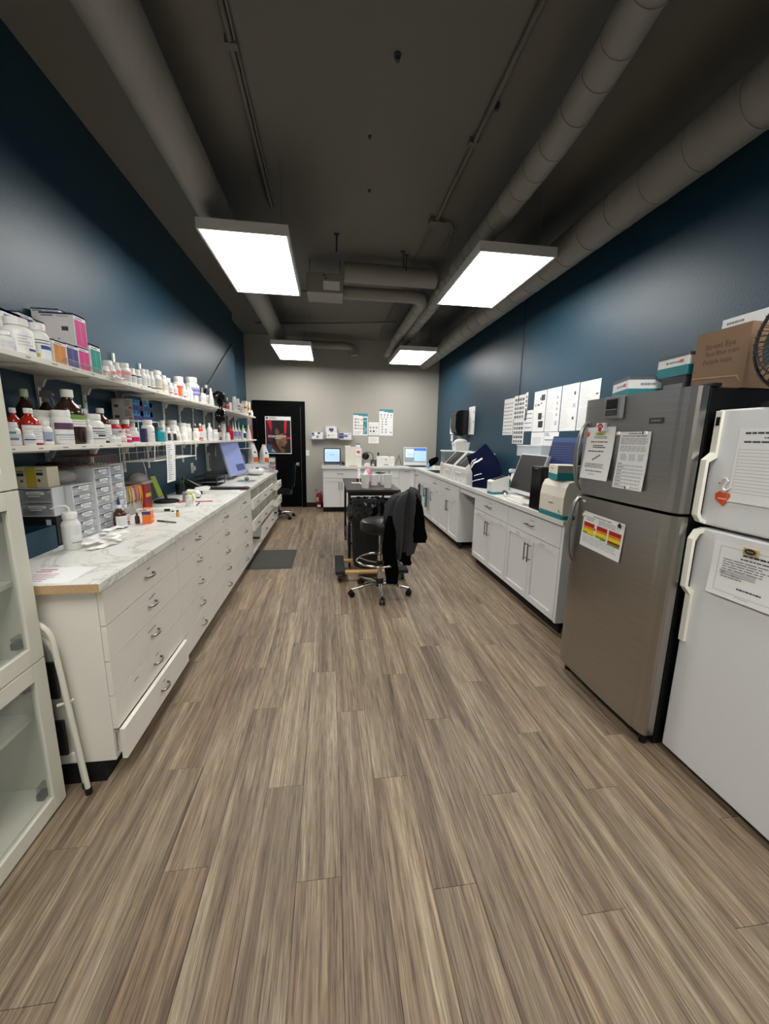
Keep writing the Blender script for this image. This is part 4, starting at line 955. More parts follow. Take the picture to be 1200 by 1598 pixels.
# clear two-tier organiser with coloured bands
def band_box():
    t = thing('clear_organiser', 'clear organiser box with coloured rubber bands hanging over it', 'organiser', (-1.415, 2.9, ZT)); w, d = 0.13, 0.255
    for z0, z1 in ((0, .085), (.095, .19)):
        b = MB(); e = .003
        b.box(-w, 0, 0, e, z0, z1, 'bag_clear'); b.box(-w, 0, d - e, d, z0, z1, 'bag_clear'); b.box(-e, 0, e, d - e, z0, z1, 'bag_clear'); b.box(-w, -w + e, e, d - e, z0, z1, 'bag_clear'); b.box(-w + e, -e, e, d - e, z0, z0 + e, 'bag_clear')
        o = b.build('tray', t); B(-w + .012, -.012, .015, d - .015, z0 + .004, z1 - .02, (168, 156, 152)).build('contents', o)
    for y, c, l in ((.05, (226, 186, 70), .1), (.09, (226, 200, 120), .13), (.15, (226, 120, 150), .11), (.2, (196, 190, 90), .1), (.225, (236, 140, 60), .14), (.17, (240, 110, 70), .09)):
        pts = [(-.05, y, .192), (-.005, y + .01, .2), (.006, y + .012, .18), (.008, y + .02, .19 - l * .6), (.004, y + .015, .19 - l), (.006, y + .03, .19 - l * .5), (.0, y + .028, .2)]
        MB().tube(pts, .0045, c, 6).build('rubber_band', t)
band_box()
def sharps():
    t = thing('sharps_container', 'red sharps container with grey translucent lid', 'sharps container', (-1.475, 3.265, ZT))
    MB().prism(rr(.12, .14, .02), 'z', 0, .195, 'red_bin').build('body', t)
    MB().prism(rr(.15, .17, .025), 'z', .196, .216, 'lid_grey').build('lid_rim', t)
    MB().grid(lambda u, v: (.065 * math.cos(2 * PI * u) * math.cos(v * PI / 2) , .075 * math.sin(2 * PI * u) * math.cos(v * PI / 2), .217 + .06 * math.sin(v * PI / 2)), 20, 6, 'lid_grey', True, True).build('lid_dome', t)
    B(.0605, .0615, -.045, .045, .09, .12, (222, 176, 40)).build('warning_label', t); B(-.035, .035, -.0715, -.0705, .09, .12, (222, 176, 40)).build('warning_label', t)
sharps()
carton('orange_white_carton', 'small orange carton with dark blue panel on the worktop', 'carton', -1.185, 2.70, ZT, 0.05, 0.07, 0.098, (236, 120, 50), {'-y': [(0, .62, 1, .84, (60, 60, 120)), (0, .84, 1, 1, (230, 226, 214)), (.1, .9, .6, .96, K_)], '+x': [(0, .86, 1, 1, (230, 200, 180)), (.2, .2, .8, .3, (246, 180, 130))]}, 0.15)
bottle(-1.245, 2.685, ZT, 0.07, 0.014, 'boston', 'amber,none', 'small amber vial just left of the orange carton on the worktop')
t = thing('white_instrument', 'flat white instrument with black display lying on the worktop', 'instrument', (-1.3, 3.1, ZT), 1.75)
B(-.03, .03, -.13, .13, 0, .028, 'white_plastic').build('body', t, bevel=.005); B(-.031, -.0295, -.1, -.06, .006, .024, 'black_gloss').build('display', t); B(-.0306, -.0295, .04, .1, .012, .02, (90, 90, 60)).build('marking', t)
for i, (x, y, c, lab) in enumerate([(-1.102, 2.89, 'clear_plastic', 'tiny clear vial left of the amber-filled vial'), (-1.075, 2.9, (206, 160, 70), 'tiny vial with amber label on the worktop')]):
    t = thing('vial', lab, 'vial', (x, y, ZT)); MB().lathe([(.0105, 0), (.011, .002), (.011, .03), (.007, .035), (.007, .037)], c, 14).build('glass', t); MB().lathe([(.008, .0372), (.0085, .045), (.008, .046)], 'dark_grey', 12).build('stopper', t)
t = thing('marker_pen', 'grey and black marker lying near the worktop edge', 'pen', (-1.075, 2.705, ZT + .006), -0.42)
MB().tube([(-.075, 0, 0), (-.01, 0, 0)], .0058, 'dark_grey', 10).build('cap', t); MB().tube([(-.01, 0, 0), (.07, 0, 0), (.078, 0, 0)], [.0055, .0055, .003], 'grey_plastic', 10).build('barrel', t)
# green clip-holder, stapler, notes, pen cup
t = thing('tablet_stand', 'lime green panel leaning on a round black stand', 'stand', (-1.4, 3.56, ZT))
MB().lathe([(.1, 0), (.1, .012), (.085, .02), (.02, .026)], 'black_plastic', 24).build('base', t); MB().tube([(0, 0, .02), (-.02, 0, .1)], .012, 'black_plastic', 8).build('stem', t)
MB().prism([(-.05, .05), (-.04, .05), (-.095, .22), (-.105, .22)], 'y', -.045, .045, (150, 170, 40)).build('panel', t)
t = thing('tape_dispenser', 'grey tape dispenser with yellow-green notes beside the black stand', 'dispenser', (-1.25, 3.60, ZT), .3)
MB().prism([(-.03, 0), (.03, 0), (.03, .02), (.0, .075), (-.03, .08)], 'y', -.06, .06, 'grey_plastic').build('body', t, bevel=.006)
MB().prism([(.032, .022), (.06, .012), (.045, .075), (.02, .085)], 'y', -.03, .03, (206, 216, 50)).build('note_pad', t); MB().prism([(.061, .004), (.08, .004), (.064, .05), (.05, .06)], 'y', -.028, .028, 'white_paper').build('label_pad', t)
t = thing('pen_cup', 'black pen cup holding green and dark pens', 'pen cup', (-1.455, 4.04, ZT))
MB().lathe([(.04, 0), (.043, .1), (.039, .1), (.036, .004)], 'black_plastic', 20).build('cup', t)
for i, (dx, dy, l, c) in enumerate([(.02, .01, .17, (70, 160, 60)), (-.01, .015, .15, (40, 60, 50)), (0, -.02, .16, (30, 30, 34)), (.012, -.01, .14, (60, 120, 60)), (-.02, 0, .18, (36, 50, 110))]):
    tag(MB().tube([(-1.455 + dx * .3, 4.04 + dy * .3, ZT + .006), (-1.455 + dx * 1.9, 4.04 + dy * 1.9, ZT + l)], .004, c, 6).build('pen'), ('bright green', 'dark green', 'black', 'dull green', 'blue')[i] + ' pen standing in the pen cup', 'pen', 'pens in the cup')
t = thing('label_maker', 'white rounded label maker on the left worktop', 'label maker', (-1.27, 3.82, ZT), .2)
MB().prism([(-.06, 0), (.06, 0), (.065, .035), (.03, .065), (-.05, .07), (-.065, .03)], 'y', -.07, .07, 'white_plastic').build('body', t, bevel=.01); B(-.062, .062, -.072, .072, .0, .012, 'dark_grey').build('base', t)
t = thing('barcode_scanner', 'white handheld scanner with black trim beside the label maker', 'scanner', (-1.26, 4.05, ZT), .6)
MB().prism([(-.07, .03), (.05, .035), (.075, .055), (.07, .075), (-.05, .065)], 'y', -.03, .03, 'white_plastic').build('head', t, bevel=.008); MB().prism([(-.05, 0), (0, 0), (.0, .03), (-.06, .03)], 'y', -.02, .02, 'black_plastic').build('grip', t)
bottle(-1.15, 3.36, ZT, 0.085, 0.026, 'tub', 'white,grey', 'short white bottle standing on the worktop before the label maker')
sheet('wrapper', 'crumpled white plastic wrapper on the worktop', 'wrapper', (-1.26, 3.2, ZT + .003), .12, .16, [], (-PI / 2 + .02, 0, .8), 'frost_plastic')
for i, (x, y, a, c, lab) in enumerate([(-1.24, 3.55, .9, (206, 60, 60), 'red pen lying beside the tape dispenser'), (-1.09, 3.56, .2, (190, 60, 90), 'red-tipped pen right of the short white bottle'), (-1.10, 3.42, 1.7, (40, 40, 44), 'dark pen right beside the short white bottle'), (-.99, 4.56, .25, (90, 180, 210), 'cyan-capped pen lying before the keyboard'), (-.97, 4.30, .1, (226, 90, 100), 'coral-capped pen lying nearest the worktop edge'), (-1.0, 4.62, .1, (120, 190, 220), 'pale blue pen lying close to the keyboard')]):
    t = thing('pen', lab, 'pen', (x, y, ZT + .0045), a); MB().tube([(-.07, 0, 0), (.02, 0, 0)], .0042, 'white_plastic' if i > 2 else c, 8).build('barrel', t); MB().tube([(.0201, 0, 0), (.06, 0, 0), (.066, 0, 0)], [.0048, .0048, .003], c, 8).build('cap', t)
t = thing('desk_phone', 'black desk phone against the left wall', 'phone', (-1.42, 4.33, ZT), 0.1)
MB().prism([(-.1, 0), (.1, 0), (.1, .025), (-.07, .1), (-.1, .1)], 'y', -.09, .09, 'black_plastic').build('base', t, bevel=.006)
MB().tube([(-.085, -.1, .13), (-.06, -.1, .125), (.03, -.1, .075), (.07, -.1, .05), (.09, -.1, .035)], [.025, .018, .016, .018, .024], 'black_gloss', 10).build('handset', t)
b_ = MB()
for i in range(4):
    for j in range(3): b_.box(-.02 + i * .025, -.004 + i * .025, -.02 + j * .028, j * .028, .0655 - i * .0105, .0715 - i * .0105, 'dark_grey')
b_.build('keypad', t)
MB().tube([(.08, -.1, .03), (.1, -.13, .012), (.06, -.15, .008), (-.05, -.16, .02)], .005, 'black_plastic', 6).build('cord', t)
def keyboard(label, x, y, rz, mat, keymat, w=.14, l=.43):
    t = thing('keyboard', label, 'keyboard', (x, y, ZT), rz); B(-w / 2, w / 2, -l / 2, l / 2, 0, .016, mat).build('base', t, bevel=.004)
    k = MB()
    for i in range(5):
        for j in range(15): k.box(w / 2 - .012 - i * .025 - .02, w / 2 - .012 - i * .025, -l / 2 + .012 + j * .027, -l / 2 + .012 + j * .027 + .023, .0161, .021, keymat)
    tag(k.build('keys', t), kind='stuff')
keyboard('black keyboard lying crosswise on the left worktop', -1.1, 4.42, PI / 2, 'black_plastic', 'dark_grey')
# dark paper trays / black document tray behind keyboard
t = thing('paper_tray', 'black paper tray with grey edges behind the keyboard', 'tray', (-1.4, 4.85, ZT))
for z in (0, .05, .1):
    B(-.12, .12, -.17, .17, z, z + .006, 'black_plastic').build('shelf', t)
for sx, sy in ((-1, -1), (-1, 1), (1, -1), (1, 1)): MB().tube([(sx * .115, sy * .165, 0.006), (sx * .115, sy * .165, .125)], .005, 'dark_grey', 6).build('post', t)
sheet('white_pad', 'grey mouse pad on the worktop in front of the left monitor', 'mouse pad', (-1.18, 5.12, ZT + .002), .22, .24, [], (-PI / 2, 0, 0), (150, 150, 152))
t = thing('mouse', 'small grey computer mouse on the pad', 'mouse', (-1.07, 5.25, ZT + .029)); MB().sphere((0, 0, .0), .028, 'grey_plastic', 14, 8, 1.0, 1.7, .9).build('body', t)
# white all-in-one monitor leaning back, screen to the aisle
def monitor(name, label, loc, rz, w, h, lean, shell, screen_parts, stand=True, bez=.014, standh=.1, thick=.03, chin=0.0, foot='white_plastic'):
    """screen faces local -y, lower edge at z=standh"""
    t = thing(name, label, 'monitor', loc, rz)
    def S(x, z, y=0.0): return (x, y * math.cos(lean) + z * math.sin(lean), standh + z * math.cos(lean) - y * math.sin(lean))
    def slab(x0, x1, z0, z1, y0, y1, m):
        mb = MB(); vs = [S(x0, z0, y0), S(x1, z0, y0), S(x1, z0, y1), S(x0, z0, y1), S(x0, z1, y0), S(x1, z1, y0), S(x1, z1, y1), S(x0, z1, y1)]
        return mb.add(vs, [(0, 3, 2, 1), (4, 5, 6, 7), (0, 1, 5, 4), (1, 2, 6, 5), (2, 3, 7, 6), (3, 0, 4, 7)], m)
    slab(-w / 2, w / 2, -chin, h, 0, thick, shell).build('casing', t, bevel=.003)
    sw, sh = w - 2 * bez, h - 2 * bez
    for i, (u0, v0, u1, v1, m) in enumerate(screen_parts):
        x0, x1, z0, z1 = -sw / 2 + u0 * sw, -sw / 2 + u1 * sw, bez + v0 * sh, bez + v1 * sh; e = -.0008 - .0003 * i
        o = MB().quad(S(x0, z0, e), S(x1, z0, e), S(x1, z1, e), S(x0, z1, e), m).build('screen' if i == 0 else 'screen_window', t)
    if stand:
        B(-.11, .11, -.06, .14, 0, .012, foot).build('foot', t, bevel=.004)
        a = S(0, h * .35, thick); MB().prism([(.07, .012), (.1, .012), (a[1] + .012, a[2]), (a[1] - .004, a[2])], 'x', -.04, .04, foot).build('neck', t)
    return t
monitor('monitor', 'white monitor with pale blue screen on the left worktop', (-1.235, 5.62, ZT), PI / 2 - .12, .66, .47, .28, (150, 150, 152), [(0, 0, 1, 1, 'screen_blue'), (.45, .1, .95, .3, 'screen_line')], True, .009, .045, .022)
# wall power strip and outlet
t = thing('power_strip', 'white power strip mounted upright on the left wall', 'power strip', (-1.56, 5.3, 1.035)); B(0, .03, -.05, .05, 0, .23, (176, 176, 172)).build('case', t, bevel=.004); B(.0301, .0315, -.025, .025, .03, .2, 'dark_grey').build('sockets', t)
t = thing('wall_outlet', 'white wall outlet above the desk phone', 'outlet', (-1.56, 4.73, 1.06)); B(0, .006, -.035, .035, 0, .115, 'white_plastic').build('plate', t, bevel=.002); B(.006, .035, -.02, .02, .03, .08, 'white_plastic').build('plug', t, bevel=.004)
tag(MB().tube([(-1.5, 3.40, 1.3), (-1.48, 3.405, 1.22), (-1.475, 3.42, 1.1), (-1.49, 3.40, 1.05), (-1.47, 3.44, 1.0), (-1.5, 3.47, .93)], .003, 'white_plastic', 6).build('hanging_lead'), 'thin pale cord hanging down behind the sharps container', 'cord')
# far end: cartons, pouches, wipes, acrylic organiser
carton('wipes_carton', 'white carton carrying the two pouches at the far worktop end', 'carton', -1.17, 6.72, ZT, .38, .26, .118, (232, 232, 230), {'-y': words(.5, .3, .95, .7, 2, (80, 84, 130), 5), '+x': [(.1, .5, .8, .7, (90, 96, 140))]})
def pouch(label, x, y, z, w, h, rz=0.2):
    t = thing('pouch', label, 'pouch', (x, y, z), rz, 'white and orange pouches at the far worktop end')
    def fn(s):
        def f(u, v):
            ww = w * (1 - .28 * v - (.42 * max(0, v - .6) / .4)); th = .045 * math.sin(PI * min(1, v * .9 + .12)) * math.sin(PI * u) * (1 - v) ** .5 + .004
            return ((u - .5) * ww, s * th, v * h)
        return f
    mb = MB(); mb.grid(fn(-1), 10, 12, 'pouch_silver'); mb.grid(fn(1), 10, 12, 'pouch_silver'); mb.build('body', t)
    def patch(u0, u1, v0, v1, m):
        g = fn(-1); return MB().grid(lambda u, v: tuple(a + b for a, b in zip(g(u0 + (u1 - u0) * u, v0 + (v1 - v0) * v), (0, -.0012, 0))), 6, 4, m)
    patch(.5, .98, .35, .95, 'white_paper').build('white_band', t); patch(.52, .97, .1, .34, (240, 108, 44)).build('orange_band', t); patch(.6, .85, .55, .62, K_).build('print', t)
    B(-w * .16, w * .16, -.006, .006, h, h + .012, (240, 150, 90)).build('clip', t)
pouch('silver pouch with orange band, left of the two at the worktop end', -1.25, 6.71, ZT + .1185, .17, .33)
pouch('silver pouch with orange band, right of the two at the worktop end', -1.075, 6.72, ZT + .1185, .17, .31)
mb = MB().sphere((0, 0, .15), .1, 'grey_clear', 14, 10, .8, 1, 1.5); tag(mb.build('clear_pouch', None, (-1.46, 6.75, ZT)), 'grey clear bag standing left of the silver pouches', 'bag')
def wipes():
    t = thing('wipes_pack', 'soft white pack of wipes with blue print before the pouches', 'wipes pack', (-1.12, 6.15, ZT), .15)
    MB().grid(lambda u, v: ((.13 * math.cos(2 * PI * u) * abs(math.cos(2 * PI * u)) ** -.4 if abs(math.cos(2 * PI * u)) > 1e-4 else 0) * math.sin(PI * v) ** .5, (.2 * math.sin(2 * PI * u) * abs(math.sin(2 * PI * u)) ** -.4 if abs(math.sin(2 * PI * u)) > 1e-4 else 0) * math.sin(PI * v) ** .5, .05 - .05 * math.cos(PI * v) + .002), 24, 10, 'white_plastic', True, True).build('body', t)
    for i, (x, y, w, l, c) in enumerate([(.03, -.1, .05, .09, (70, 74, 120)), (.02, .02, .04, .07, (60, 60, 80)), (-.04, -.04, .04, .1, (130, 136, 180)), (.05, .1, .03, .05, (70, 74, 120))]):
        B(x - w / 2, x + w / 2, y - l / 2, y + l / 2, .1, .104, c).build('print', t)
wipes()
carton('flat_carton', 'flat grey carton under the wipes near the left monitor', 'carton', -1.38, 6.3, ZT, .2, .36, .07, (200, 198, 196), {'+x': [(.1, .2, .9, .5, (150, 120, 116))]})
t = thing('acrylic_organiser', 'clear acrylic organiser at the far corner of the left worktop', 'organiser', (-.937, 6.62, ZT))
for k in range(3):
    o = B(-.042, .042, -.11, .11, k * .08, k * .08 + .075, 'clear_plastic').build('drawer', t); B(-.034, .034, -.1, .1, k * .08 + .004, k * .08 + .05, [(196, 170, 166), (170, 110, 104), (206, 206, 206)][k]).build('contents', o)
# paper at the near end
sheet('worktop_paper', 'white form with red handwriting on the near worktop end', 'paper', (-1.225, 1.587, ZT + .001), .215, .205, words(.08, .1, .6, .6, 5, (214, 180, 190), 3) + words(.05, .65, .4, .9, 2, (196, 90, 100), 4), (-PI / 2, 0, 0))
mb = MB(); mw, ml = .26, .385
mb.add([(-mw, -ml, 0), (mw, -ml, 0), (mw, ml, 0), (-mw, ml, 0), (-mw + .04, -ml + .04, .018), (mw - .04, -ml + .04, .018), (mw - .04, ml - .04, .018), (-mw + .04, ml - .04, .018)],
       [(3, 2, 1, 0), (4, 5, 6, 7), (0, 1, 5, 4), (1, 2, 6, 5), (2, 3, 7, 6), (3, 0, 4, 7)], 'mat_rubber')
tag(mb.build('floor_mat', None, (-.70, 4.77, .0006), bevel=.004), 'grey anti-fatigue floor mat by the left cabinets', 'mat')

# ================================================================== right side
XR = 1.715
def bar_pull(parent, a, b, out, mat='pull_metal'):
    """straight bar handle between a and b, standing off along `out`"""
    a, b, out = Vector(a), Vector(b), Vector(out); d = (b - a).normalized()
    mb = MB().tube([a + out * .03, b + out * .03], .0055, mat, 8)
    for q in (a + d * .018, b - d * .018): mb.tube([q, q + out * .03], .004, mat, 6)
    return mb.build('handle', parent)
def shaker(y0, y1, z0, z1, fw=.055):
    """door leaf in local frame: front at x=0 facing -x, thickness .02"""
    m = 'white_cab'; mb = MB()
    mb.box(0, .02, y0, y0 + fw, z0, z1, m); mb.box(0, .02, y1 - fw, y1, z0, z1, m)
    mb.box(0, .02, y0 + fw, y1 - fw, z0, z0 + fw, m); mb.box(0, .02, y0 + fw, y1 - fw, z1 - fw, z1, m)
    mb.box(.009, .015, y0 + fw, y1 - fw, z0 + fw, z1 - fw, m); return mb
def base_unit(label, a, W, drawers, doors, depth=.57, top=.874, group='white shaker base cabinets of the right counter', rz=0.0, loc=None, falsefront=False, hsides=None, marks=True):
    """unit starting at y=a with width W, front at local x=0 facing -x"""
    t = thing('base_cabinet', label, 'cabinet', loc or (XR, a, 0), rz, group); m = 'white_cab'
    b = MB(); b.box(.0215, depth, 0, .016, .1, top, m); b.box(.0215, depth, W - .016, W, .1, top, m); b.box(.0215, depth, .016, W - .016, .1, .116, m); b.box(depth - .01, depth, .016, W - .016, .116, top, m); b.box(.0215, .04, .016, W - .016, top - .02, top, m)
    b.build('body', t, bevel=.001)
    B(.06, .075, 0, W, 0, .1, 'dark_kick').build('toe_kick', t)
    zd = .862
    R = random.Random(int(abs(a) * 100))
    for (u0, u1, z0, z1, hd) in drawers:
        d = B(0, .02, u0 * W + .0015, u1 * W - .0015, z0, z1, m).build('drawer', t)
        if hd:
            c = (u0 + u1) / 2 * W; bar_pull(d, (0, c - .07, (z0 + z1) / 2), (0, c + .07, (z0 + z1) / 2), (-1, 0, 0))
            if marks:
                s = B(-.0008, 0, c - .05, c + .03, (z0 + z1) / 2 + .035, (z0 + z1) / 2 + .043, (176, 172, 166)); s.build('name_strip', d)
    for (u0, u1, z0, z1, hs) in doors:
        d = shaker(u0 * W + .002, u1 * W - .002, z0, z1).build('door', t)
        if hs == 'top':
            c = (u0 + u1) / 2 * W; bar_pull(d, (0, c - .06, z1 - .03), (0, c + .06, z1 - .03), (-1, 0, 0))
        elif hs is not None:
            yy = (u0 * W + .03) if hs == 0 else (u1 * W - .03); bar_pull(d, (0, yy, z1 - .23), (0, yy, z1 - .07), (-1, 0, 0))
            if marks:
                for q in range(2):
                    y_ = R.uniform(u0 * W + .07, u1 * W - .16); B(-.0008, 0, y_, y_ + .08, z1 - .03 - .014 * q, z1 - .024 - .014 * q, (180, 176, 170)).build('name_strip', d)
    return t
DD = [(0, 1, .692, .862, True)]
def pair(z1=.686): return [(0, .5, .105, z1, 1), (.5, 1, .105, z1, 0)]
base_unit('two-door base cabinet next to the steel fridge', 2.645, .892, DD, pair())
base_unit('two-door base cabinet just before the knee space', 3.541, .897, DD, pair())
base_unit('two-door base cabinet just beyond the knee space', 5.022, .948, DD, pair())
base_unit('single-door base cabinet left of the towel-hung sink cabinet', 5.974, .47, DD, [(0, 1, .105, .686, 1)])
base_unit('sink base cabinet with towels hanging on its doors', 6.448, .9, [(0, 1, .692, .862, False)], pair())
base_unit('narrow base cabinet in the far right corner', 7.352, .486, DD, [(0, 1, .105, .686, 0)])
# end panel by the fridge
ep = tag(B(0, .6, 0, .03, 0.1, .874, 'white_cab').build('end_panel', None, (XR, 2.61, 0), bevel=.001), 'white end panel between the right cabinets and the steel fridge', 'panel')
# back wall run, fronts facing -y: rotate the unit so that local -x -> -y (rz=+90deg: local x->+y, local y->-x)
def back_unit(label, x0, x1, drawers, doors): return base_unit(label, x0, x1 - x0, drawers, doors, .6, group='white shaker base cabinets on the back wall', rz=PI / 2, loc=(x1, 7.84, 0), marks=False)
back_unit('back wall base cabinet beside the fire extinguisher', -.14, .545, DD, [(0, .5, .105, .686, 1), (.5, 1, .105, .686, 0)])
back_unit('back wall two-door cabinet hidden behind the cart', .547, .965, DD, [(0, 1, .105, .686, 1)])
back_unit('back wall drawer cabinet of three drawers', .967, 1.388, [(0, 1, .692, .862, True), (0, 1, .40, .686, True), (0, 1, .105, .394, True)], [])
back_unit('back wall pull-out cabinet with tall panel at the inner corner', 1.39, 1.712, [], [(0, 1, .105, .862, 'top')])
def right_worktop():
    m = 'speckle_laminate'; mb = MB(); z0, z1 = 0, .038
    # around the sink opening x 1.80..2.2, y 6.55..7.25
    mb.box(1.692, XW1 - .002, 2.6, 6.55, z0, z1, m); mb.box(1.692, 1.8, 6.55, 7.25, z0, z1, m); mb.box(2.2, XW1 - .002, 6.55, 7.25, z0, z1, m); mb.box(1.692, XW1 - .002, 7.25, YB - .002, z0, z1, m)
    mb.box(-.162, 1.692, 7.815, YB - .002, z0, z1, m)
    t = tag(mb.build('worktop', None, (0, 0, .876)), 'L-shaped pale laminate worktop along the right and back walls', 'worktop')
    B(1.725, 1.745, 4.441, 5.019, -.075, -.001, 'white_cab').build('apron', t)
    return t
right_worktop()
ZR = .9145
t = thing('sink', 'grey sink sunk into the right worktop', 'sink', (2.0, 6.9, .914))
mb = MB()
for s in (-1, 1):
    mb.box(s * .19 - .006, s * .19 + .006, -.34, .34, -.16, .0, 'steel_plain'); mb.box(-.184, .184, s * .334 - .006, s * .34 + .006, -.16, .0, 'steel_plain')
mb.box(-.184, .184, -.328, .328, -.16, -.15, 'steel_plain'); mb.build('basin', t)
MB().tube([(.24, .1, .002), (.24, .1, .2), (.22, .1, .25), (.16, .1, .27), (.1, .1, .24), (.09, .1, .2)], .011, 'black_plastic', 10).build('faucet', t)
# towels over the sink doors
def towel(label, y, c, c2, l=.36, w=.09):
    t = thing('towel', label, 'towel', (XR - .04, y, .30))
    mb = MB().grid(lambda u, v: (.006 * math.sin(14 * u) - .005, (u - .5) * w * (1 - .25 * (v - .5) ** 2 * 2), v * l), 8, 8, c)
    mb.grid(lambda u, v: (.006 * math.sin(14 * u) + .004, (.5 - u) * w, v * l), 8, 8, c)
    for i in range(6): mb.box(-.0135, -.0125, -w * .35 + .02 * (i % 3), -w * .3 + .02 * (i % 3) + .012, .03 + i * .05, .06 + i * .05, c2)
    mb.build('cloth', t); return t
towel('dark violet patterned towel hanging on a sink cabinet door', 7.22, (58, 52, 78), (96, 88, 116), .36); towel('green patterned towel hanging on a sink cabinet door', 6.7, (62, 120, 112), (170, 196, 190), .34, .13)
t = thing('folding_step', 'grey folding step leaning inside the knee space', 'step', (1.80, 4.47, 0)); B(0, .03, 0, .02, 0, .3, 'grey_plastic').build('rail', t); B(.32, .35, 0, .02, 0, .3, 'grey_plastic').build('rail', t); B(.03, .32, .004, .016, .1, .14, 'dark_grey').build('tread', t); B(.03, .32, .004, .016, .25, .29, 'dark_grey').build('tread', t)

# ------------------------------------------------------------------ steel fridge
def steel_fridge():
    t = thing('steel_fridge', 'stainless steel top-freezer fridge with black sides', 'fridge', (1.50, 1.49, 0))
    W = .74
    B(.075, .76, 0.006, W - .006, .055, 1.725, 'fridge_black').build('body', t, bevel=.006)
    B(.10, .72, .03, W - .03, 0, .055, 'gasket').build('plinth', t)
    B(.0765, .12, .0, .08, 1.7255, 1.742, 'black_plastic').build('hinge_cover', t, bevel=.004)
    def front(z0, z1, name):
        prof = [(.066, 0), (.03, 0.0), (.016, .006), (.006, .03), (.004, .06), (.0, .075), (-.004, .2), (-.006, W / 2), (-.004, W - .12), (.0, W - .06), (.006, W - .03), (.03, W - .008), (.066, W)]
        mb = MB(); mb.prism(prof, 'z', z0, z1, 'brushed_steel'); o = mb.build(name, t, bevel=.003)
        B(.0662, .0748, .01, W - .01, z0 + .008, z1 - .008, 'gasket').build('gasket', o); return o
    up = front(1.186, 1.728, 'freezer_door'); lo = front(.075, 1.172, 'fridge_door')
    def bow(zt, zb, parent, flip):
        pts = []
        n = 12; y = W - .062
        for i in range(n + 1):
            s = i / n; z = zt + (zb - zt) * s
            k = math.sin(PI * min(1, s * 1.0)) ** .55
            pts.append((-.004 - .042 * k, y + .006 * k, z))
        MB().tube(pts, [.009 + .005 * math.sin(PI * i / n) for i in range(n + 1)], 'steel_plain', 12).build('handle', parent)
    bow(1.60, 1.20, up, 0); bow(1.16, .75, lo, 1)
    B(-.0075, -.003, .14, .215, 1.58, 1.605, 'dark_grey').build('badge', up); B(-.0082, -.0074, .15, .205, 1.588, 1.597, (120, 120, 122)).build('badge_print', up)
    B(-.0075, -.003, W - .13, W - .105, 1.14, 1.15, (226, 226, 226)).build('sticker', lo)
    MB().lathe([(.018, 0), (.018, .05)], 'black_plastic', 10, (.06, .05, 0.0)).build('foot', t); MB().lathe([(.018, 0), (.018, .05)], 'black_plastic', 10, (.06, W - .05, 0.0)).build('foot', t)
steel_fridge()
FX = 1.4925
# thermometer
t = thing('thermometer', 'square grey digital thermometer on the freezer door', 'thermometer', (FX, 1.935, 1.61))
B(-.028, -.0015, -.062, .062, 0, .115, 'grey_plastic').build('case', t, bevel=.005); B(-.0295, -.0282, -.042, .042, .018, .1, 'window_dark').build('display', t)
b_ = B(-.031, -.0296, -.04, .04, .02, .042, 'dark_grey'); b_.build('buttons', t); B(-.0305, -.0296, -.04, .04, .046, .05, (150, 150, 150)).build('divider', t)
def R3(y, z): return (FX - .001, y, z)
notice = [(.32, .84, .68, .89, (206, 214, 90)), (.4, .852, .6, .878, (110, 120, 40))] + words(.3, .78, .8, .83, 2, K_, 3, .45) + words(.2, .70, .85, .74, 1, (130, 60, 60), 4) + words(.3, .6, .75, .67, 2, (60, 60, 64), 5) + words(.15, .52, .88, .56, 1, (60, 60, 64), 6) + \
    [(.35 + .03 * i, .36 + .012 * i, .375 + .03 * i, .39 + .012 * i, (60, 60, 66)) for i in range(9)] + words(.12, .22, .88, .31, 4, (110, 110, 114), 7) + words(.18, .14, .82, .18, 1, (110, 110, 114), 8) + words(.3, .08, .6, .11, 1, (190, 160, 160), 9)
sheet('notice_sheet', 'white notice with yellow heading and a signature on the freezer door', 'paper', R3(2.15, 1.282), .232, .29, notice, RX, curl=.02)
doc = words(.3, .955, .75, .985, 1, (70, 70, 74), 3) + words(.1, .915, .95, .94, 1, (60, 60, 64), 4) + words(.06, .78, .95, .9, 6, (140, 140, 142), 5, .4, .1) + words(.06, .66, .95, .76, 4, (150, 150, 152), 6, .4, .1)
for c in range(3): doc += words(.12 + .29 * c, .5, .36 + .29 * c, .62, 5, (150, 150, 152), 10 + c, .4)
for k in range(7): doc += words(.06, .43 - .062 * k, .3, .455 - .062 * k, 1, (90, 90, 94), 20 + k) + words(.06, .395 - .062 * k, .95, .43 - .062 * k, 2, (150, 150, 152), 30 + k, .4, .1)
sheet('typed_sheet', 'densely typed white page held by clips on the freezer door', 'paper', R3(1.88, 1.258), .2, .285, doc, RX, curl=.012)
chart = words(.25, .9, .75, .94, 1, (70, 60, 60), 3) + words(.08, .76, .35, .88, 3, (150, 148, 144), 4) + words(.4, .74, .92, .88, 4, (170, 168, 160), 5)
for c, (a, b) in enumerate(((.04, .32), (.38, .64), (.68, .96))):
    chart += [(a, .60, b, .71, (176, 22, 42)), (a, .53, b, .60, (226, 140, 30)), (a, .44, b, .53, (236, 214, 30)), (a, .38, b, .44, (110, 160, 60) if c != 2 else (150, 30, 30))]
chart += [(.32, .55, .36, .6, (176, 22, 42)), (.16, .40, .38, .46, (236, 214, 30)), (.50, .36, .62, .48, (176, 22, 42)), (.68, .32, .96, .38, (110, 160, 60))] + words(.05, .12, .93, .34, 7, (186, 184, 188), 9, .4, .1)
sheet('colour_chart', 'white chart with red, orange, yellow and green rows on the fridge door', 'paper', R3(2.10, .885), .33, .205, chart, (0, math.radians(2), -PI / 2), curl=.006)
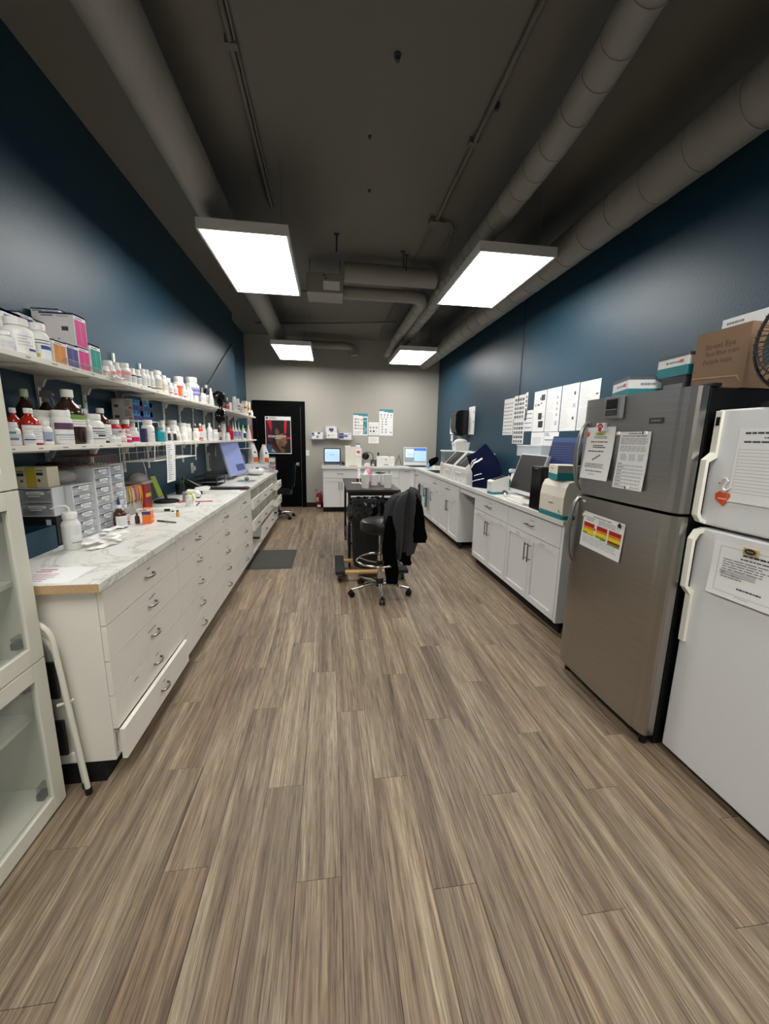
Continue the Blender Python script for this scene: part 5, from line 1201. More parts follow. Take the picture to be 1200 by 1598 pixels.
# magnets
def disc_magnet(label, y, z, r, c, name='magnet', d=.008):
    t = thing(name, label, 'magnet', (FX - .006, y, z)); mb = MB(); mb.lathe([(r, 0), (r, d * .7), (r * .8, d)], c, 14)
    o = mb.build('disc', t); o.rotation_euler = (0, -PI / 2, 0); return t
t = thing('paw_magnet', 'white magnet clip with a red paw print above the notice', 'magnet', (FX - .01, 2.02, 1.548))
B(-.012, .009, -.035, .03, 0, .045, 'white_plastic').build('clip', t, bevel=.004)
mb = MB(); q = lambda y, z, r, e=1.0: mb.lathe([(r, 0), (r, .0012)], (176, 16, 52), 14, (z, -y, 0), sx=e)
q(0, .012, .013, 1.1); q(.016, .028, .0055, 1.4); q(.005, .036, .0058, 1.4); q(-.008, .036, .0058, 1.4); q(-.018, .026, .0055, 1.4)
o = mb.build('paw_print', t); o.rotation_euler = (0, -PI / 2, PI); o.location = (-.013, -.005, 0); o.rotation_euler = (PI, -PI / 2, 0)
disc_magnet('small salmon oval magnet on the left edge of the notice', 2.135, 1.535, .013, (222, 130, 104))
for i, (y, z, c2, lab) in enumerate([(1.872, 1.536, (214, 150, 130), 'white peg magnet at the upper left of the typed page'), (1.695, 1.536, (24, 24, 24), 'white and black peg magnet at the upper right of the typed page'), (1.765, 1.268, (24, 24, 24), 'white and black peg magnet at the foot of the typed page')]):
    t = thing('peg_magnet', lab, 'magnet', (FX - .016, y, z)); B(-.012, .0, -.012, .004, -.008, .008, 'white_plastic').build('peg', t, bevel=.003); B(-.011, 0, .0045, .012, -.007, .007, c2).build('tip', t, bevel=.002)
disc_magnet('small cream oval magnet on the upper left of the colour chart', 2.085, 1.068, .011, (222, 214, 170))
t = thing('star_magnet', 'black star-shaped magnet on the upper right of the colour chart', 'magnet', (FX - .0085, 1.79, 1.065))
MB().prism([(.014 * (1 if k % 2 == 0 else .55) * math.sin(k * PI / 5), .014 * (1 if k % 2 == 0 else .55) * math.cos(k * PI / 5)) for k in range(10)], 'x', -.007, 0, 'black_plastic').build('star', t)

# ------------------------------------------------------------------ white fridge
def white_fridge():
    t = thing('white_fridge', 'white top-freezer fridge at the right edge', 'fridge', (1.605, 1.478, 0)); W = .72
    B(.085, .68, -W + .004, -.004, .035, 1.618, 'fridge_white').build('body', t, bevel=.006)
    B(.1, .65, -W + .03, -.03, 0, .035, 'gasket').build('plinth', t)
    up = B(0, .075, -W, 0, 1.147, 1.63, 'fridge_white').build('freezer_door', t, bevel=.008); lo = B(0, .075, -W, 0, .04, 1.133, 'fridge_white').build('fridge_door', t, bevel=.008)
    for o, z0, z1 in ((up, 1.155, 1.62), (lo, .05, 1.125)): B(.0752, .0848, -W + .012, -.012, z0, z1, 'gasket').build('gasket', o)
    m = 'ivory_handle'
    # long trim strip with a raised grip, profile in x-z, running along the far edge
    g = MB(); g.prism([(-.001, 1.625), (-.014, 1.625), (-.014, 1.455), (-.05, 1.425), (-.052, 1.19), (-.03, 1.16), (-.001, 1.15), (-.001, 1.165), (-.024, 1.178), (-.036, 1.2), (-.036, 1.415), (-.001, 1.435)][::-1], 'y', -.034, -.008, m)
    g.build('handle', up, bevel=.003)
    g = MB(); g.prism([(-.001, 1.13), (-.03, 1.122), (-.052, 1.085), (-.05, .865), (-.016, .825), (-.014, .60), (-.001, .60), (-.001, .845), (-.036, .87), (-.037, 1.075), (-.022, 1.105), (-.001, 1.112)][::-1], 'y', -.034, -.008, m)
    g.build('handle', lo, bevel=.003)
    B(-.0155, -.0142, -.03, -.014, 1.565, 1.6, 'black_plastic').build('badge', up)
white_fridge()
WX = 1.6035
sheet('lined_list', 'lined list with handwritten heading on the white freezer door', 'paper', (WX, 1.372, 1.262), .216, .29, [(.0, .02, .004, .98, (190, 190, 192))] + words(.12, .91, .9, .975, 1, (70, 70, 76), 3, .4) + words(.45, .86, .9, .895, 1, (90, 90, 96), 4) + words(.12, .8, .95, .85, 1, (70, 70, 76), 5, .45) + [(.06, .72 - .045 * i, .98, .725 - .045 * i, (176, 176, 180)) for i in range(14)] + [(.06, .1, .065, .76, (190, 190, 194))], RX, curl=.004)
sheet('certificate', 'white framed certificate page on the white fridge door', 'paper', (WX, 1.385, .872), .3, .225, [(.1, .1, .104, .92, (90, 90, 94)), (.1, .1, .98, .104, (90, 90, 94)), (.1, .916, .98, .92, (90, 90, 94))] + words(.4, .8, .9, .86, 1, (50, 50, 54), 3, .5) + words(.38, .74, .9, .78, 1, (60, 60, 64), 4, .5) + words(.16, .5, .95, .72, 5, (130, 130, 134), 5, .4, .4) + [(.14, .42, .6, .5, (190, 190, 192))] + words(.16, .36, .5, .48, 3, (130, 130, 134), 6) + words(.4, .2, .75, .25, 1, (60, 60, 64), 7) + words(.4, .06, .6, .08, 1, (170, 170, 172), 8), (0, math.radians(-1.5), -PI / 2), curl=.012)
t = thing('wood_magnet', 'tan magnet with dark green oval above the certificate', 'magnet', (WX - .001, 1.241, 1.085)); B(-.007, 0, -.028, .028, -.014, .014, (196, 164, 112)).build('tile', t, bevel=.003)
MB().prism([(.021 * math.cos(a * PI / 10), .011 * math.sin(a * PI / 10)) for a in range(20)], 'x', -.0082, -.0072, (36, 52, 40)).build('oval', t); B(-.0088, -.0083, -.012, .012, -.0015, .0015, (150, 160, 150)).build('print', t)
t = thing('swan_magnet', 'orange heart-shaped magnet with a white swan neck', 'magnet', (WX - .001, 1.39, 1.25)); t.scale = (1, 1.25, 1.25)
MB().prism([(-.022, .036), (-.026, .026), (-.006, -.008), (.024, .012), (.026, .03), (.012, .04), (.0, .034)], 'x', -.003, 0, (222, 84, 40)).build('heart', t)
MB().tube([(-.004, .014, .068), (-.004, .010, .080), (-.004, -.002, .084), (-.004, -.01, .075), (-.004, -.002, .062), (-.004, .004, .05), (-.004, -.006, .043), (-.004, -.02, .05), (-.004, -.024, .056)], [.0024, .003, .0032, .0034, .0036, .004, .005, .004, .0015], (238, 226, 216), 8).build('swan', t)
MB().tube([(-.004, .0145, .068), (-.004, .0195, .063)], [.0026, .001], (222, 84, 40), 6).build('beak', t); B(-.0036, -.003, -.014, .014, .014, .018, (240, 190, 160)).build('print', t)

# ------------------------------------------------------------------ on top of the fridges
TB = (24, 126, 132)
def teal_pr(seed): 
    f = lambda: [(0, 0, 1, .45, TB), (0, .85, 1, 1, (86, 90, 94))] 
    return {'-x': f() + [(.3, .6, .36, .7, (90, 110, 120))] + words(.4, .58, .85, .72, 1, (130, 140, 146), seed) + [(.72, .58, .86, .72, (214, 100, 80))], '-y': f() + words(.3, .55, .7, .75, 1, (130, 140, 146), seed + 1), '+x': f(), '+y': f(), '+z': [(0, 0, 1, 1, (92, 96, 100))]}
carton('kit_carton', 'teal and white test-kit carton nearest the fridge handle, on the fridge top', 'carton', 1.74, 2.09, 1.7265, .2, .24, .115, (232, 232, 230), teal_pr(2), -.35)
carton('dark_carton', 'low dark grey carton under the other teal kit carton', 'carton', 1.83, 1.845, 1.7265, .22, .14, .095, (60, 62, 66), {'-x': [(.1, .3, .9, .6, (130, 130, 130))]})
carton('kit_carton', 'teal and white test-kit carton stacked higher beside the cardboard box', 'carton', 1.84, 1.86, 1.822, .24, .19, .105, (232, 232, 230), teal_pr(6), -.05)
def cardboard():
    t = thing('cardboard_box', 'brown cardboard box with handwriting on the steel fridge', 'box', (1.90, 1.615, 1.7265))
    w, d, h = .37, .245, .262; e = .004; m = 'cardboard'
    B(-w / 2, -w / 2 + e, -d / 2, d / 2, 0, h, m).build('front_wall', t); B(w / 2 - e, w / 2, -d / 2, d / 2, 0, h, m).build('back_wall', t)
    B(-w / 2 + e, w / 2 - e, -d / 2, -d / 2 + e, 0, h, m).build('side_wall', t); B(-w / 2 + e, w / 2 - e, d / 2 - e, d / 2, 0, h, m).build('side_wall', t); B(-w / 2 + e, w / 2 - e, -d / 2 + e, d / 2 - e, 0, e, m).build('base', t)
    mb = MB(); mb.prism([(-.118, .018), (-.095, .055), (.12, .068), (.12, .062), (-.09, .05)], 'x', -w / 2 - .0012, -w / 2 - .0002, (176, 144, 110)); mb.build('crease', t)
    ink = (78, 56, 42)
    for s, y, z, sz in (('Street Eye', .075, .185, .034), ('Red Blue tops', .068, .155, .027), ('Purple tops', .075, .12, .029)):
        text_part(s, sz, ink, t, (-w / 2 - .0009, y, z), (PI / 2, 0, -PI / 2 + 0), 'handwriting')
cardboard()
carton('white_carton', 'flat white carton standing up inside the brown cardboard box', 'carton', 1.86, 1.62, 1.733, .07, .22, .325, (236, 236, 234), {'-x': words(.1, .9, .5, .96, 1, (140, 140, 144), 3)})
def fan():
    t = thing('desk_fan', 'black desk fan with wire guard on the white fridge, cut off by the frame', 'fan', (1.71, 1.262, 1.632)); zc = .25; r = .2
    MB().lathe([(.11, 0), (.11, .015), (.03, .035), (.018, .05)], 'black_plastic', 24).build('base', t); MB().tube([(0, 0, .04), (0, 0, .2), (.02, 0, zc)], .014, 'black_plastic', 10).build('stem', t)
    o = MB().lathe([(.035, .0), (.045, .02), (.045, .09), (.02, .11)], 'black_plastic', 18).build('motor', t); o.rotation_euler = (0, PI / 2, 0); o.location = (.02, 0, zc)
    def ring(x, rad, wr=.003): return MB().tube([(x, rad * math.cos(a * PI / 24), zc + rad * math.sin(a * PI / 24)) for a in range(48)], wr, 'black_plastic', 6, True)
    ring(0, r, .006).build('guard_rim', t)
    for rad, x in ((.15, -.05), (.1, -.062), (.055, -.066)): ring(x, rad).build('guard_ring', t)
    for k in range(44):
        a = 2 * PI * k / 44; c, s = math.cos(a), math.sin(a)
        MB().tube([(0, r * c, zc + r * s), (-.035, .18 * c, zc + .18 * s), (-.055, .14 * c, zc + .14 * s), (-.066, .05 * c, zc + .05 * s)], .0014, 'black_plastic', 4).build('guard_wire', t)
    for k in range(44):
        a = 2 * PI * (k + .5) / 44; c, s = math.cos(a), math.sin(a)
        MB().tube([(0, r * c, zc + r * s), (.05, .17 * c, zc + .17 * s), (.07, .06 * c, zc + .06 * s)], .0014, 'black_plastic', 4).build('guard_wire', t)
    for k in range(3):
        a = 2 * PI * k / 3
        f = lambda u, v: (-.01 + .03 * (u - .5), (.03 + .13 * v) * math.cos(a + (u - .5) * 1.3), zc + (.03 + .13 * v) * math.sin(a + (u - .5) * 1.3))
        MB().grid(f, 6, 4, (38, 56, 52)).build('blade', t)
    o = MB().lathe([(.035, 0), (.035, .02), (.02, .03)], 'black_plastic', 16).build('hub', t); o.rotation_euler = (0, -PI / 2, 0); o.location = (0, 0, zc)
fan()

# ------------------------------------------------------------------ on the right worktop
def analyser():
    t = thing('analyser', 'cream bench analyser with teal base beside the steel fridge', 'analyser', (1.70, 2.80, ZR))
    D, W, h = .22, .33, .285
    MB().prism(rr(D + .01, W + .012, .02, 4, D / 2, 0), 'z', 0, .03, 'teal_base').build('base', t)
    pr = [(0, .03), (D, .03), (D, h), (.07, h), (.03, h - .012), (.012, h - .05), (0, h - .12)]
    MB().prism(pr, 'y', -W / 2, W / 2, 'biscuit').build('casing', t, bevel=.012)
    B(-.0012, 0.0, -.03, .03, .11, .16, 'ivory').build('hatch', t); B(-.0022, -.001, -.03, .03, .105, .111, K_).build('slot', t); B(-.0012, 0, -.118, -.11, .048, .068, (90, 92, 100)).build('logo', t); B(-.0012, 0, -.145, -.122, .05, .056, (170, 172, 176)).build('logo_text', t)
analyser()
carton('kit_carton', 'teal and cream carton tilted on top of the analyser', 'carton', 1.80, 2.83, ZR + .2868, .16, .22, .11, (230, 226, 212), {'-x': [(0, 0, 1, .4, TB)] + words(.2, .65, .6, .85, 1, (190, 150, 140), 3) + words(.2, .5, .5, .6, 1, (170, 170, 170), 4), '-y': [(0, 0, 1, .5, TB), (0, .5, 1, 1, (150, 146, 138))]}, -.25)
t = thing('computer_tower', 'black computer tower beside the analyser', 'computer', (1.72, 3.09, ZR)); B(.012, .40, -.08, .08, 0, .365, 'black_plastic').build('case', t, bevel=.004)
B(0, .0118, -.08, .08, 0, .365, 'black_gloss').build('front_panel', t, bevel=.003); B(-.001, 0, -.03, .04, .345, .352, 'grey_plastic').build('badge', t)
monitor('monitor', 'dark switched-off monitor leaning back on the right worktop', (1.945, 3.79, ZR), -PI / 2, .54, .40, .32, (196, 196, 196), [(0, 0, 1, 1, 'screen_off')], True, .012, .06, .03, .025)
monitor('monitor', 'tilted monitor with dark blue screen behind the computer tower', (2.13, 3.42, ZR), -PI / 2 + .1, .44, .34, .2, 'black_plastic', [(0, 0, 1, 1, 'screen_navy'), (0, .86, 1, 1, 'screen_navytop')] + [(.06, .1 + .07 * i, .94, .115 + .07 * i, 'screen_line') for i in range(10)], True, .012, .29, .03, 0, 'black_plastic')
keyboard('white keyboard before the dark monitor on the right worktop', 1.80, 3.47, PI, 'white_plastic', 'ivory', .15, .34)
t = thing('white_device', 'white box-shaped device with teal base and dark top slot', 'device', (1.815, 4.045, ZR), .1)
MB().prism(rr(.2, .12, .02), 'z', 0, .025, 'teal_base').build('base', t); MB().prism([(-.098, .0255), (.098, .0255), (.098, .185), (.08, .19), (-.085, .148), (-.098, .14)], 'y', -.058, .058, 'white_plastic').build('casing', t, bevel=.006); MB().prism([(-.07, .1536), (.07, .1892), (.07, .1902), (-.07, .1548)], 'y', -.044, .044, 'window_dark').build('top_slot', t); B(-.0988, -.0976, -.008, .004, .1, .115, K_).build('port', t)
t = thing('hand_scanner', 'grey and white handheld scanner lying before the white device', 'scanner', (1.80, 3.82, ZR), 1.2); MB().tube([(-.06, 0, .02), (.03, 0, .022), (.07, 0, .025)], [.016, .014, .012], 'white_plastic', 12).build('grip', t); MB().tube([(.0705, 0, .026), (.11, 0, .03)], [.02, .024], 'dark_grey', 12).build('head', t)
t = thing('spray_bottle', 'white spray bottle standing behind the white device', 'bottle', (2.16, 4.42, ZR)); MB().lathe([(.035, 0), (.037, .004), (.037, .12), (.028, .16), (.012, .19), (.012, .2)], 'white_plastic', 18).build('body', t)
MB().prism([(-.045, .2), (.03, .2), (.04, .215), (.03, .24), (-.03, .245), (-.05, .225)], 'y', -.014, .014, 'white_plastic').build('trigger_head', t); MB().prism([(-.03, .2), (-.018, .2), (-.03, .15), (-.04, .155)], 'y', -.006, .006, 'black_plastic').build('trigger', t)
t = thing('green_bottle', 'small green bottle with white cap behind the white device', 'bottle', (2.06, 4.31, ZR)); MB().lathe([(.027, 0), (.028, .004), (.028, .11), (.02, .13), (.012, .135)], (30, 110, 62), 16).build('body', t); MB().lathe([(.013, .1352), (.013, .16), (.005, .165), (.004, .18)], 'white_plastic', 12).build('cap', t)
carton('white_box', 'white box of gloves behind the dark monitor', 'box', 2.23, 4.06, ZR, .12, .26, .35, (226, 228, 232), {'-x': [(.2, .9, .5, .95, (130, 150, 180))]})
carton('blue_pad', 'light blue carton edge left of the glove box', 'box', 2.23, 4.22, ZR, .12, .05, .31, (120, 170, 214))
def clear_tray():
    t = thing('clear_tray', 'clear plastic storage tray on the boxes under the wall papers', 'tray', (2.2, 3.98, ZR + .3505 + .06)); w, d, h = .2, .52, .12
    m = 'clear_plastic'
    B(-w / 2, -w / 2 + .003, -d / 2, d / 2, 0, h, m).build('wall', t); B(w / 2 - .003, w / 2, -d / 2, d / 2, 0, h, m).build('wall', t); B(-w / 2 + .003, w / 2 - .003, -d / 2, -d / 2 + .003, 0, h, m).build('wall', t); B(-w / 2 + .003, w / 2 - .003, d / 2 - .003, d / 2, 0, h, m).build('wall', t); B(-w / 2 + .003, w / 2 - .003, -d / 2 + .003, d / 2 - .003, 0, .003, m).build('base', t)
    B(-w / 2 - .008, -w / 2 - .0005, -d / 2, d / 2, h - .01, h, 'frost_plastic').build('rim', t)
clear_tray()
carton('white_carton', 'flat white carton lying on the glove box under the clear tray', 'carton', 2.22, 4.0, ZR + .3505, .14, .3, .059, (236, 236, 238), {'-x': words(.1, .3, .5, .7, 1, (150, 160, 190), 3)})
t = thing('cable_bundle', 'dark tangle of cables under the clear tray', 'cables', (2.17, 3.74, ZR + .3505)); R = random.Random(3)
for i in range(5):
    pts = [(R.uniform(-.06, .06), R.uniform(-.09, .06), .012 + .012 * i + R.uniform(0, .006)) for _ in range(6)]
    MB().tube(pts, .005, 'black_plastic' if i % 2 else 'grey_plastic', 6).build('cable', t)
carton('support_box', 'grey carton under the cables behind the dark monitor', 'box', 2.2, 3.76, ZR, .14, .2, .35, (120, 122, 126))
# navy tote bag
def tote():
    t = thing('tote_bag', 'slumped navy tote bag with white print on the right worktop', 'bag', (1.85, 4.60, ZR))
    A, Bp, Cp, Dp, Ep = [Vector(p) - Vector((1.85, 4.60, .9145)) for p in ((1.74, 4.62, .9155), (1.86, 4.48, .9155), (1.98, 4.37, 1.116), (1.915, 4.75, 1.44), (1.70, 4.765, 1.29))]
    off = Vector((.13, .06, 0))
    c = (A + Bp + Cp + Dp + Ep) / 5
    outl = [A, Bp, Cp, Cp.lerp(Dp, .5) + Vector((0.02, -.02, .01)), Dp, Dp.lerp(Ep, .5) + Vector((.01, 0, -.02)), Ep, Ep.lerp(A, .5) + Vector((.03, -.02, -.02))]
    n = len(outl); rings = 6; mb = MB(); nrm = (Bp - A).cross(Dp - A).normalized(); R = random.Random(6)
    if nrm.y > 0: nrm = -nrm
    def side(sgn, shift):
        vs = [c + shift + nrm * .05 * sgn]; fs = []
        for k in range(1, rings + 1):
            s = k / rings
            for p in outl: vs.append(c.lerp(p, s) + shift * (1 - .75 * s ** 4) + nrm * sgn * (.05 * (1 - s ** 2) + R.uniform(-.008, .008) * (1 - s)))
        for i in range(n): fs.append((0, 1 + i, 1 + (i + 1) % n))
        for k in range(rings - 1):
            for i in range(n): a = 1 + k * n + i; b = 1 + k * n + (i + 1) % n; fs.append((a, a + n, b + n, b))
        return vs, fs
    v1, f1 = side(1, Vector((0, 0, 0))); v2, f2 = side(-1, off); o = len(v1)
    fs = f1 + [tuple(o + i for i in f[::-1]) for f in f2]; L1 = 1 + (rings - 1) * n
    for i in range(n): fs.append((L1 + i, o + L1 + i, o + L1 + (i + 1) % n, L1 + (i + 1) % n))
    for v in v1 + v2: v.z = max(v.z, .0008)
    mb.add(v1 + v2, fs, 'navy_cloth', True); mb.build('cloth', t)
    U = (Bp - A).normalized(); V = (Dp - (A + Bp) / 2).normalized()
    from mathutils.bvhtree import BVHTree
    tree = BVHTree.FromPolygons(v1 + v2, fs)
    def P(u, v):
        q = A + U * u + V * v + nrm * .4
        hit = tree.ray_cast(q, -nrm)[0]
        return (hit if hit else A + U * u + V * v) + nrm * .0025
    def stroke(u0, v0, u1, v1, w):
        a, b = Vector((u0, v0)), Vector((u1, v1)); d = (b - a).normalized(); q = Vector((-d.y, d.x)) * w
        MB().grid(lambda s, w_: P(*(a.lerp(b, s) + q * (2 * w_ - 1))), 10, 2, (236, 236, 236)).build('print', t)
    stroke(-.02, .235, .12, .36, .011); stroke(-.035, .25, .04, .335, .004); stroke(-.02, .275, .045, .35, .003); stroke(-.03, .225, .03, .28, .003)
    for a, b in ((.03, .06), (.066, .1), (.106, .14)): stroke(a, .125 + a * .25, b, .125 + b * .25, .005)
    for a, b in ((-.0, .03), (.036, .08), (.086, .12), (.126, .17)): stroke(a, .065 + a * .25, b, .065 + b * .25, .005)
tote()
def window_bin(label, y0, y1):
    t = thing('window_bin', label, 'bin', (1.755, y0, ZR), 0, 'white bins with dark sloping windows'); W = y1 - y0
    pr = [(0, 0), (.40, 0), (.40, .405), (.21, .405), (.0, .19)]
    MB().prism(pr, 'y', 0, W, 'white_plastic').build('casing', t, bevel=.012)
    d = Vector((.21, 0, .215)).normalized(); nn = Vector((-d.z, 0, d.x)); mb = MB()
    a = Vector((0, 0, .19)) + d * .03; b = Vector((.21, 0, .405)) - d * .02; e = nn * .002
    q = lambda p, y: p + e + Vector((0, y, 0))
    mb.quad(q(a, .035), q(a, W - .035), q(b, W - .035), q(b, .035), 'window_dark'); mb.build('window', t)
    mb = MB().quad(q(a.lerp(b, .15), W * .66) + nn * .0006, q(a.lerp(b, .15), W * .74) + nn * .0006, q(a.lerp(b, .9), W * .66) + nn * .0006, q(a.lerp(b, .9), W * .6) + nn * .0006, (110, 110, 108)); mb.build('window_strip', t)
    B(-.014, 0, W * .3, W * .7, .115, .13, 'white_plastic').build('grip', t, bevel=.004); B(-.0012, -.0002, .01, W - .01, .135, .138, (150, 150, 148)).build('seam', t)
    for y in (W * .3, W * .7): B(-.0012, -.0002, y - .012, y + .012, .02, .04, (170, 170, 168)).build('latch', t)
window_bin('far one of two white bins with dark sloping windows', 5.50, 5.96); window_bin('near one of two white bins with dark sloping windows, beside the tote bag', 4.96, 5.46)
t = thing('feed_dispenser', 'tall clear dispenser with pale filling next to the sink', 'dispenser', (1.79, 6.03, ZR)); B(.0, .44, 0, .24, 0, .2, (214, 202, 188)).build('lower_bin', t, bevel=.01); B(.005, .43, .005, .235, .2005, .38, 'grey_clear').build('upper_bin', t, bevel=.01); B(-.005, .45, -.005, .245, .3805, .405, 'white_plastic').build('lid', t, bevel=.006); MB().lathe([(.012, 0), (.012, .02)], 'white_plastic', 10, (-.01, .12, .2)).build('knob', t)
t = thing('towel_tub', 'white tub of crumpled towels on the clear dispenser', 'tub', (2.08, 6.15, ZR + .406)); MB().prism([(-.1, 0), (.1, 0), (.12, .13), (-.12, .13)], 'y', -.1, .1, 'white_plastic').build('tub', t, bevel=.01)
R = random.Random(4); ph = [R.uniform(0, 6) for _ in range(4)]
MB().grid(lambda u, v: (.1 * math.cos(2 * PI * u) * math.sin(PI * v * .5 + .02) * (1 + .15 * math.sin(5 * u * 2 * PI + ph[0])), .09 * math.sin(2 * PI * u) * math.sin(PI * v * .5 + .02) * (1 + .15 * math.sin(3 * u * 2 * PI + ph[1])), .131 + .05 * math.cos(PI * v * .5)), 20, 8, 'white_paper', True, True).build('towels', t)
B(-.1215, -.1205, -.05, .05, .07, .085, (150, 150, 152)).build('print', t)
t = thing('towel_dispenser', 'black paper towel dispenser on the right wall', 'dispenser', (2.309, 6.62, 1.56))
MB().prism([(0, .02), (-.12, 0), (-.2, .05), (-.225, .14), (-.225, .34), (-.19, .40), (-.1, .415), (0, .41)], 'y', -.14, .14, 'black_gloss').build('cover', t, bevel=.015); B(-.15, -.05, -.1, .1, -.012, .004, 'dark_grey').build('mouth', t)
tag(MB().grid(lambda u, v: (-.12 + .02 * math.sin(3 * v), (u - .5) * .2, -.012 - .09 * v), 6, 6, (178, 160, 140)).build('towel_end', t), 'brown paper end hanging out')
# papers on the right wall, facing -x
WXW = XW1 - .0012
def wp(label, y, z, w, h, rects): return sheet('pinned_sheet', label, 'paper', (WXW, y, z), w, h, rects, RX, group='papers pinned to the right wall')
def grid_p(n, m, c, seed, fx=.7, fy=.55):
    R = random.Random(seed); o = []
    for i in range(n):
        for j in range(m):
            g = R.uniform(.8, 1.15); o.append((.08 + .86 * i / n, .04 + .9 * j / m, .08 + .86 * (i + fx) / n, .04 + .9 * (j + fy) / m, tuple(min(255, int(v * g)) for v in c)))
    return o
wp('chart of small dark symbols, leftmost in the paper group', 5.12, 1.56, .29, .46, grid_p(5, 9, (150, 140, 146), 3, .55, .4))
wp('chart of grey picture squares, upper one', 4.83, 1.75, .29, .285, grid_p(4, 5, (130, 126, 124), 4, .8, .62)); wp('chart of grey picture squares, lower one', 4.815, 1.452, .29, .296, grid_p(4, 5, (122, 118, 116), 5, .8, .62))
wp('narrow chart of grey picture squares tucked at the right', 4.538, 1.73, .05, .32, grid_p(1, 6, (140, 136, 134), 6, .8, .6))
wp('paper with four dark blue rules between chart and large pages', 4.53, 1.60, .19, .24, [(.05, .16 + .22 * i, .9, .19 + .22 * i, (50, 56, 110)) for i in range(4)])
big = lambda s: words(.08, .5, .6, .96, 14, (212, 213, 215), s, .35, .4) + words(.08, .06, .6, .48, 12, (214, 215, 217), s + 50, .35, .4)
wp('large page with black screenshots, first of four', 4.335, 1.592, .255, .44, words(.08, .62, .5, .7, 2, (190, 190, 190), 3) + [(.6, .76, .9, .9, (70, 72, 90)), (.5, .78, .58, .84, (90, 90, 96)), (.45, .3, .75, .46, (54, 54, 60)), (.5, .1, .88, .26, (48, 48, 56)), (.1, .66, .2, .68, K_), (.34, .65, .5, .68, K_), (.6, .68, .7, .71, K_), (.82, .34, .86, .38, (90, 90, 90))])
wp('large page with pale text and small sketches, second of four', 4.068, 1.590, .264, .444, big(4) + [(.74, .74 - .13 * i, .84, .80 - .13 * i, (176, 178, 182)) for i in range(4)] + [(.72, .14, .86, .24, (190, 192, 196))])
wp('large page with faint sketches and a dark square, third of four', 3.788, 1.592, .272, .442, big(6) + [(.74, .76, .84, .83, (90, 90, 94)), (.72, .5, .88, .58, (196, 196, 200)), (.74, .24, .84, .30, (70, 70, 90))])
wp('large page with a code-like mark at its right, fourth of four', 3.502, 1.594, .285, .436, big(8) + [(.82, .7, .93, .73, (90, 90, 94))])
wp('small page with ruled lines below the screenshots page', 4.335, 1.44, .275, .145, [(.1, .55, .85, .58, (150, 150, 152))] + words(.1, .1, .85, .5, 4, (206, 206, 208), 3)); wp('small page with a black bar below the second large page', 4.055, 1.44, .275, .145, [(.05, .4, .95, .46, (60, 60, 64))] + words(.05, .7, .4, .95, 2, (120, 120, 124), 5) + words(.1, .02, .9, .36, 4, (206, 206, 208), 9))
wp('tall white page right of the towel dispenser', 6.49, 1.576, .29, .445, words(.08, .1, .6, .95, 10, (206, 206, 206), 7, .35, .5) + [(.75, .4, .85, .5, (150, 150, 150)), (.78, .75, .88, .83, (150, 150, 150))])
wp('white page half hidden left of the towel dispenser', 7.5, 1.59, .3, .29, words(.1, .1, .8, .9, 7, (196, 196, 196), 8)); wp('small white card below the half hidden page', 7.42, 1.46, .12, .11, words(.1, .3, .8, .8, 2, (150, 150, 150), 9))

# ================================================================== back wall
YW = YB - .0012
def bp(label, x, z, w, h, rects, name='wall_poster', cat='poster'): return sheet(name, label, cat, (x, YW, z), w, h, rects)
TL = (60, 140, 152)
def arch(): return [(0, .93, 1, 1, TL), (.35, .90, 1, .94, TL), (.62, .875, 1, .91, TL)]
bp('teal-topped instruction poster with teal side column, left one', .49, 1.54, .307, .45, arch() + [(.68, .06, .96, .82, TL), (.7, .66, .94, .68, (226, 240, 240))] + [(.1, .7 - .14 * i, .24, .78 - .14 * i, (150, 150, 156)) for i in range(4)] + [(.3, .7 - .14 * i, .42, .77 - .14 * i, (170, 172, 176)) for i in range(4)] + [(.5, .68, .64, .76, (220, 190, 110)), (.46, .42, .64, .48, (226, 180, 90)), (.46, .28, .62, .34, (226, 180, 90))] + words(.08, .04, .6, .2, 4, (190, 190, 192), 4) + [(.74 + .1 * (i % 2), .12 + .08 * (i // 2), .8 + .1 * (i % 2), .18 + .08 * (i // 2), (190, 222, 226)) for i in range(8)])
bp('small cream poster with dark shoes-like figures between the teal-topped posters', .818, 1.548, .215, .27, [(0, .8, 1, .82, (226, 206, 170))] + [(.1 + .3 * i, .5, .28 + .3 * i, .68, (170, 170, 174)) for i in range(3)] + [(.1, .25, .3, .38, (120, 120, 126)), (.42, .25, .62, .38, (70, 70, 76)), (.75, .28, .85, .36, (200, 170, 150))] + words(.1, .05, .9, .2, 2, (200, 200, 200), 3), 'wall_poster')
bp('plain white sheet below the small cream poster', .818, 1.378, .222, .137, words(.1, .2, .9, .85, 4, (206, 206, 208), 5), 'wall_notice', 'paper')
bp('teal-topped instruction poster in plain white, right one', 1.042, 1.545, .297, .545, arch() + [(.1 + .24 * i, .76, .18 + .24 * i, .82, (130, 134, 140)) for i in range(4)] + [(.1 + .24 * i, .68, .17 + .24 * i, .73, (150, 154, 160)) for i in range(4)] + [(.18, .1 + .1 * i, .28, .16 + .1 * i, (150, 156, 160)) for i in range(6)] + [(.44, .1 + .1 * i, .56, .16 + .1 * i, (160, 166, 170)) for i in (0, 1, 3, 4, 5)] + [(.8, .1, .92, .14, (120, 124, 130))])
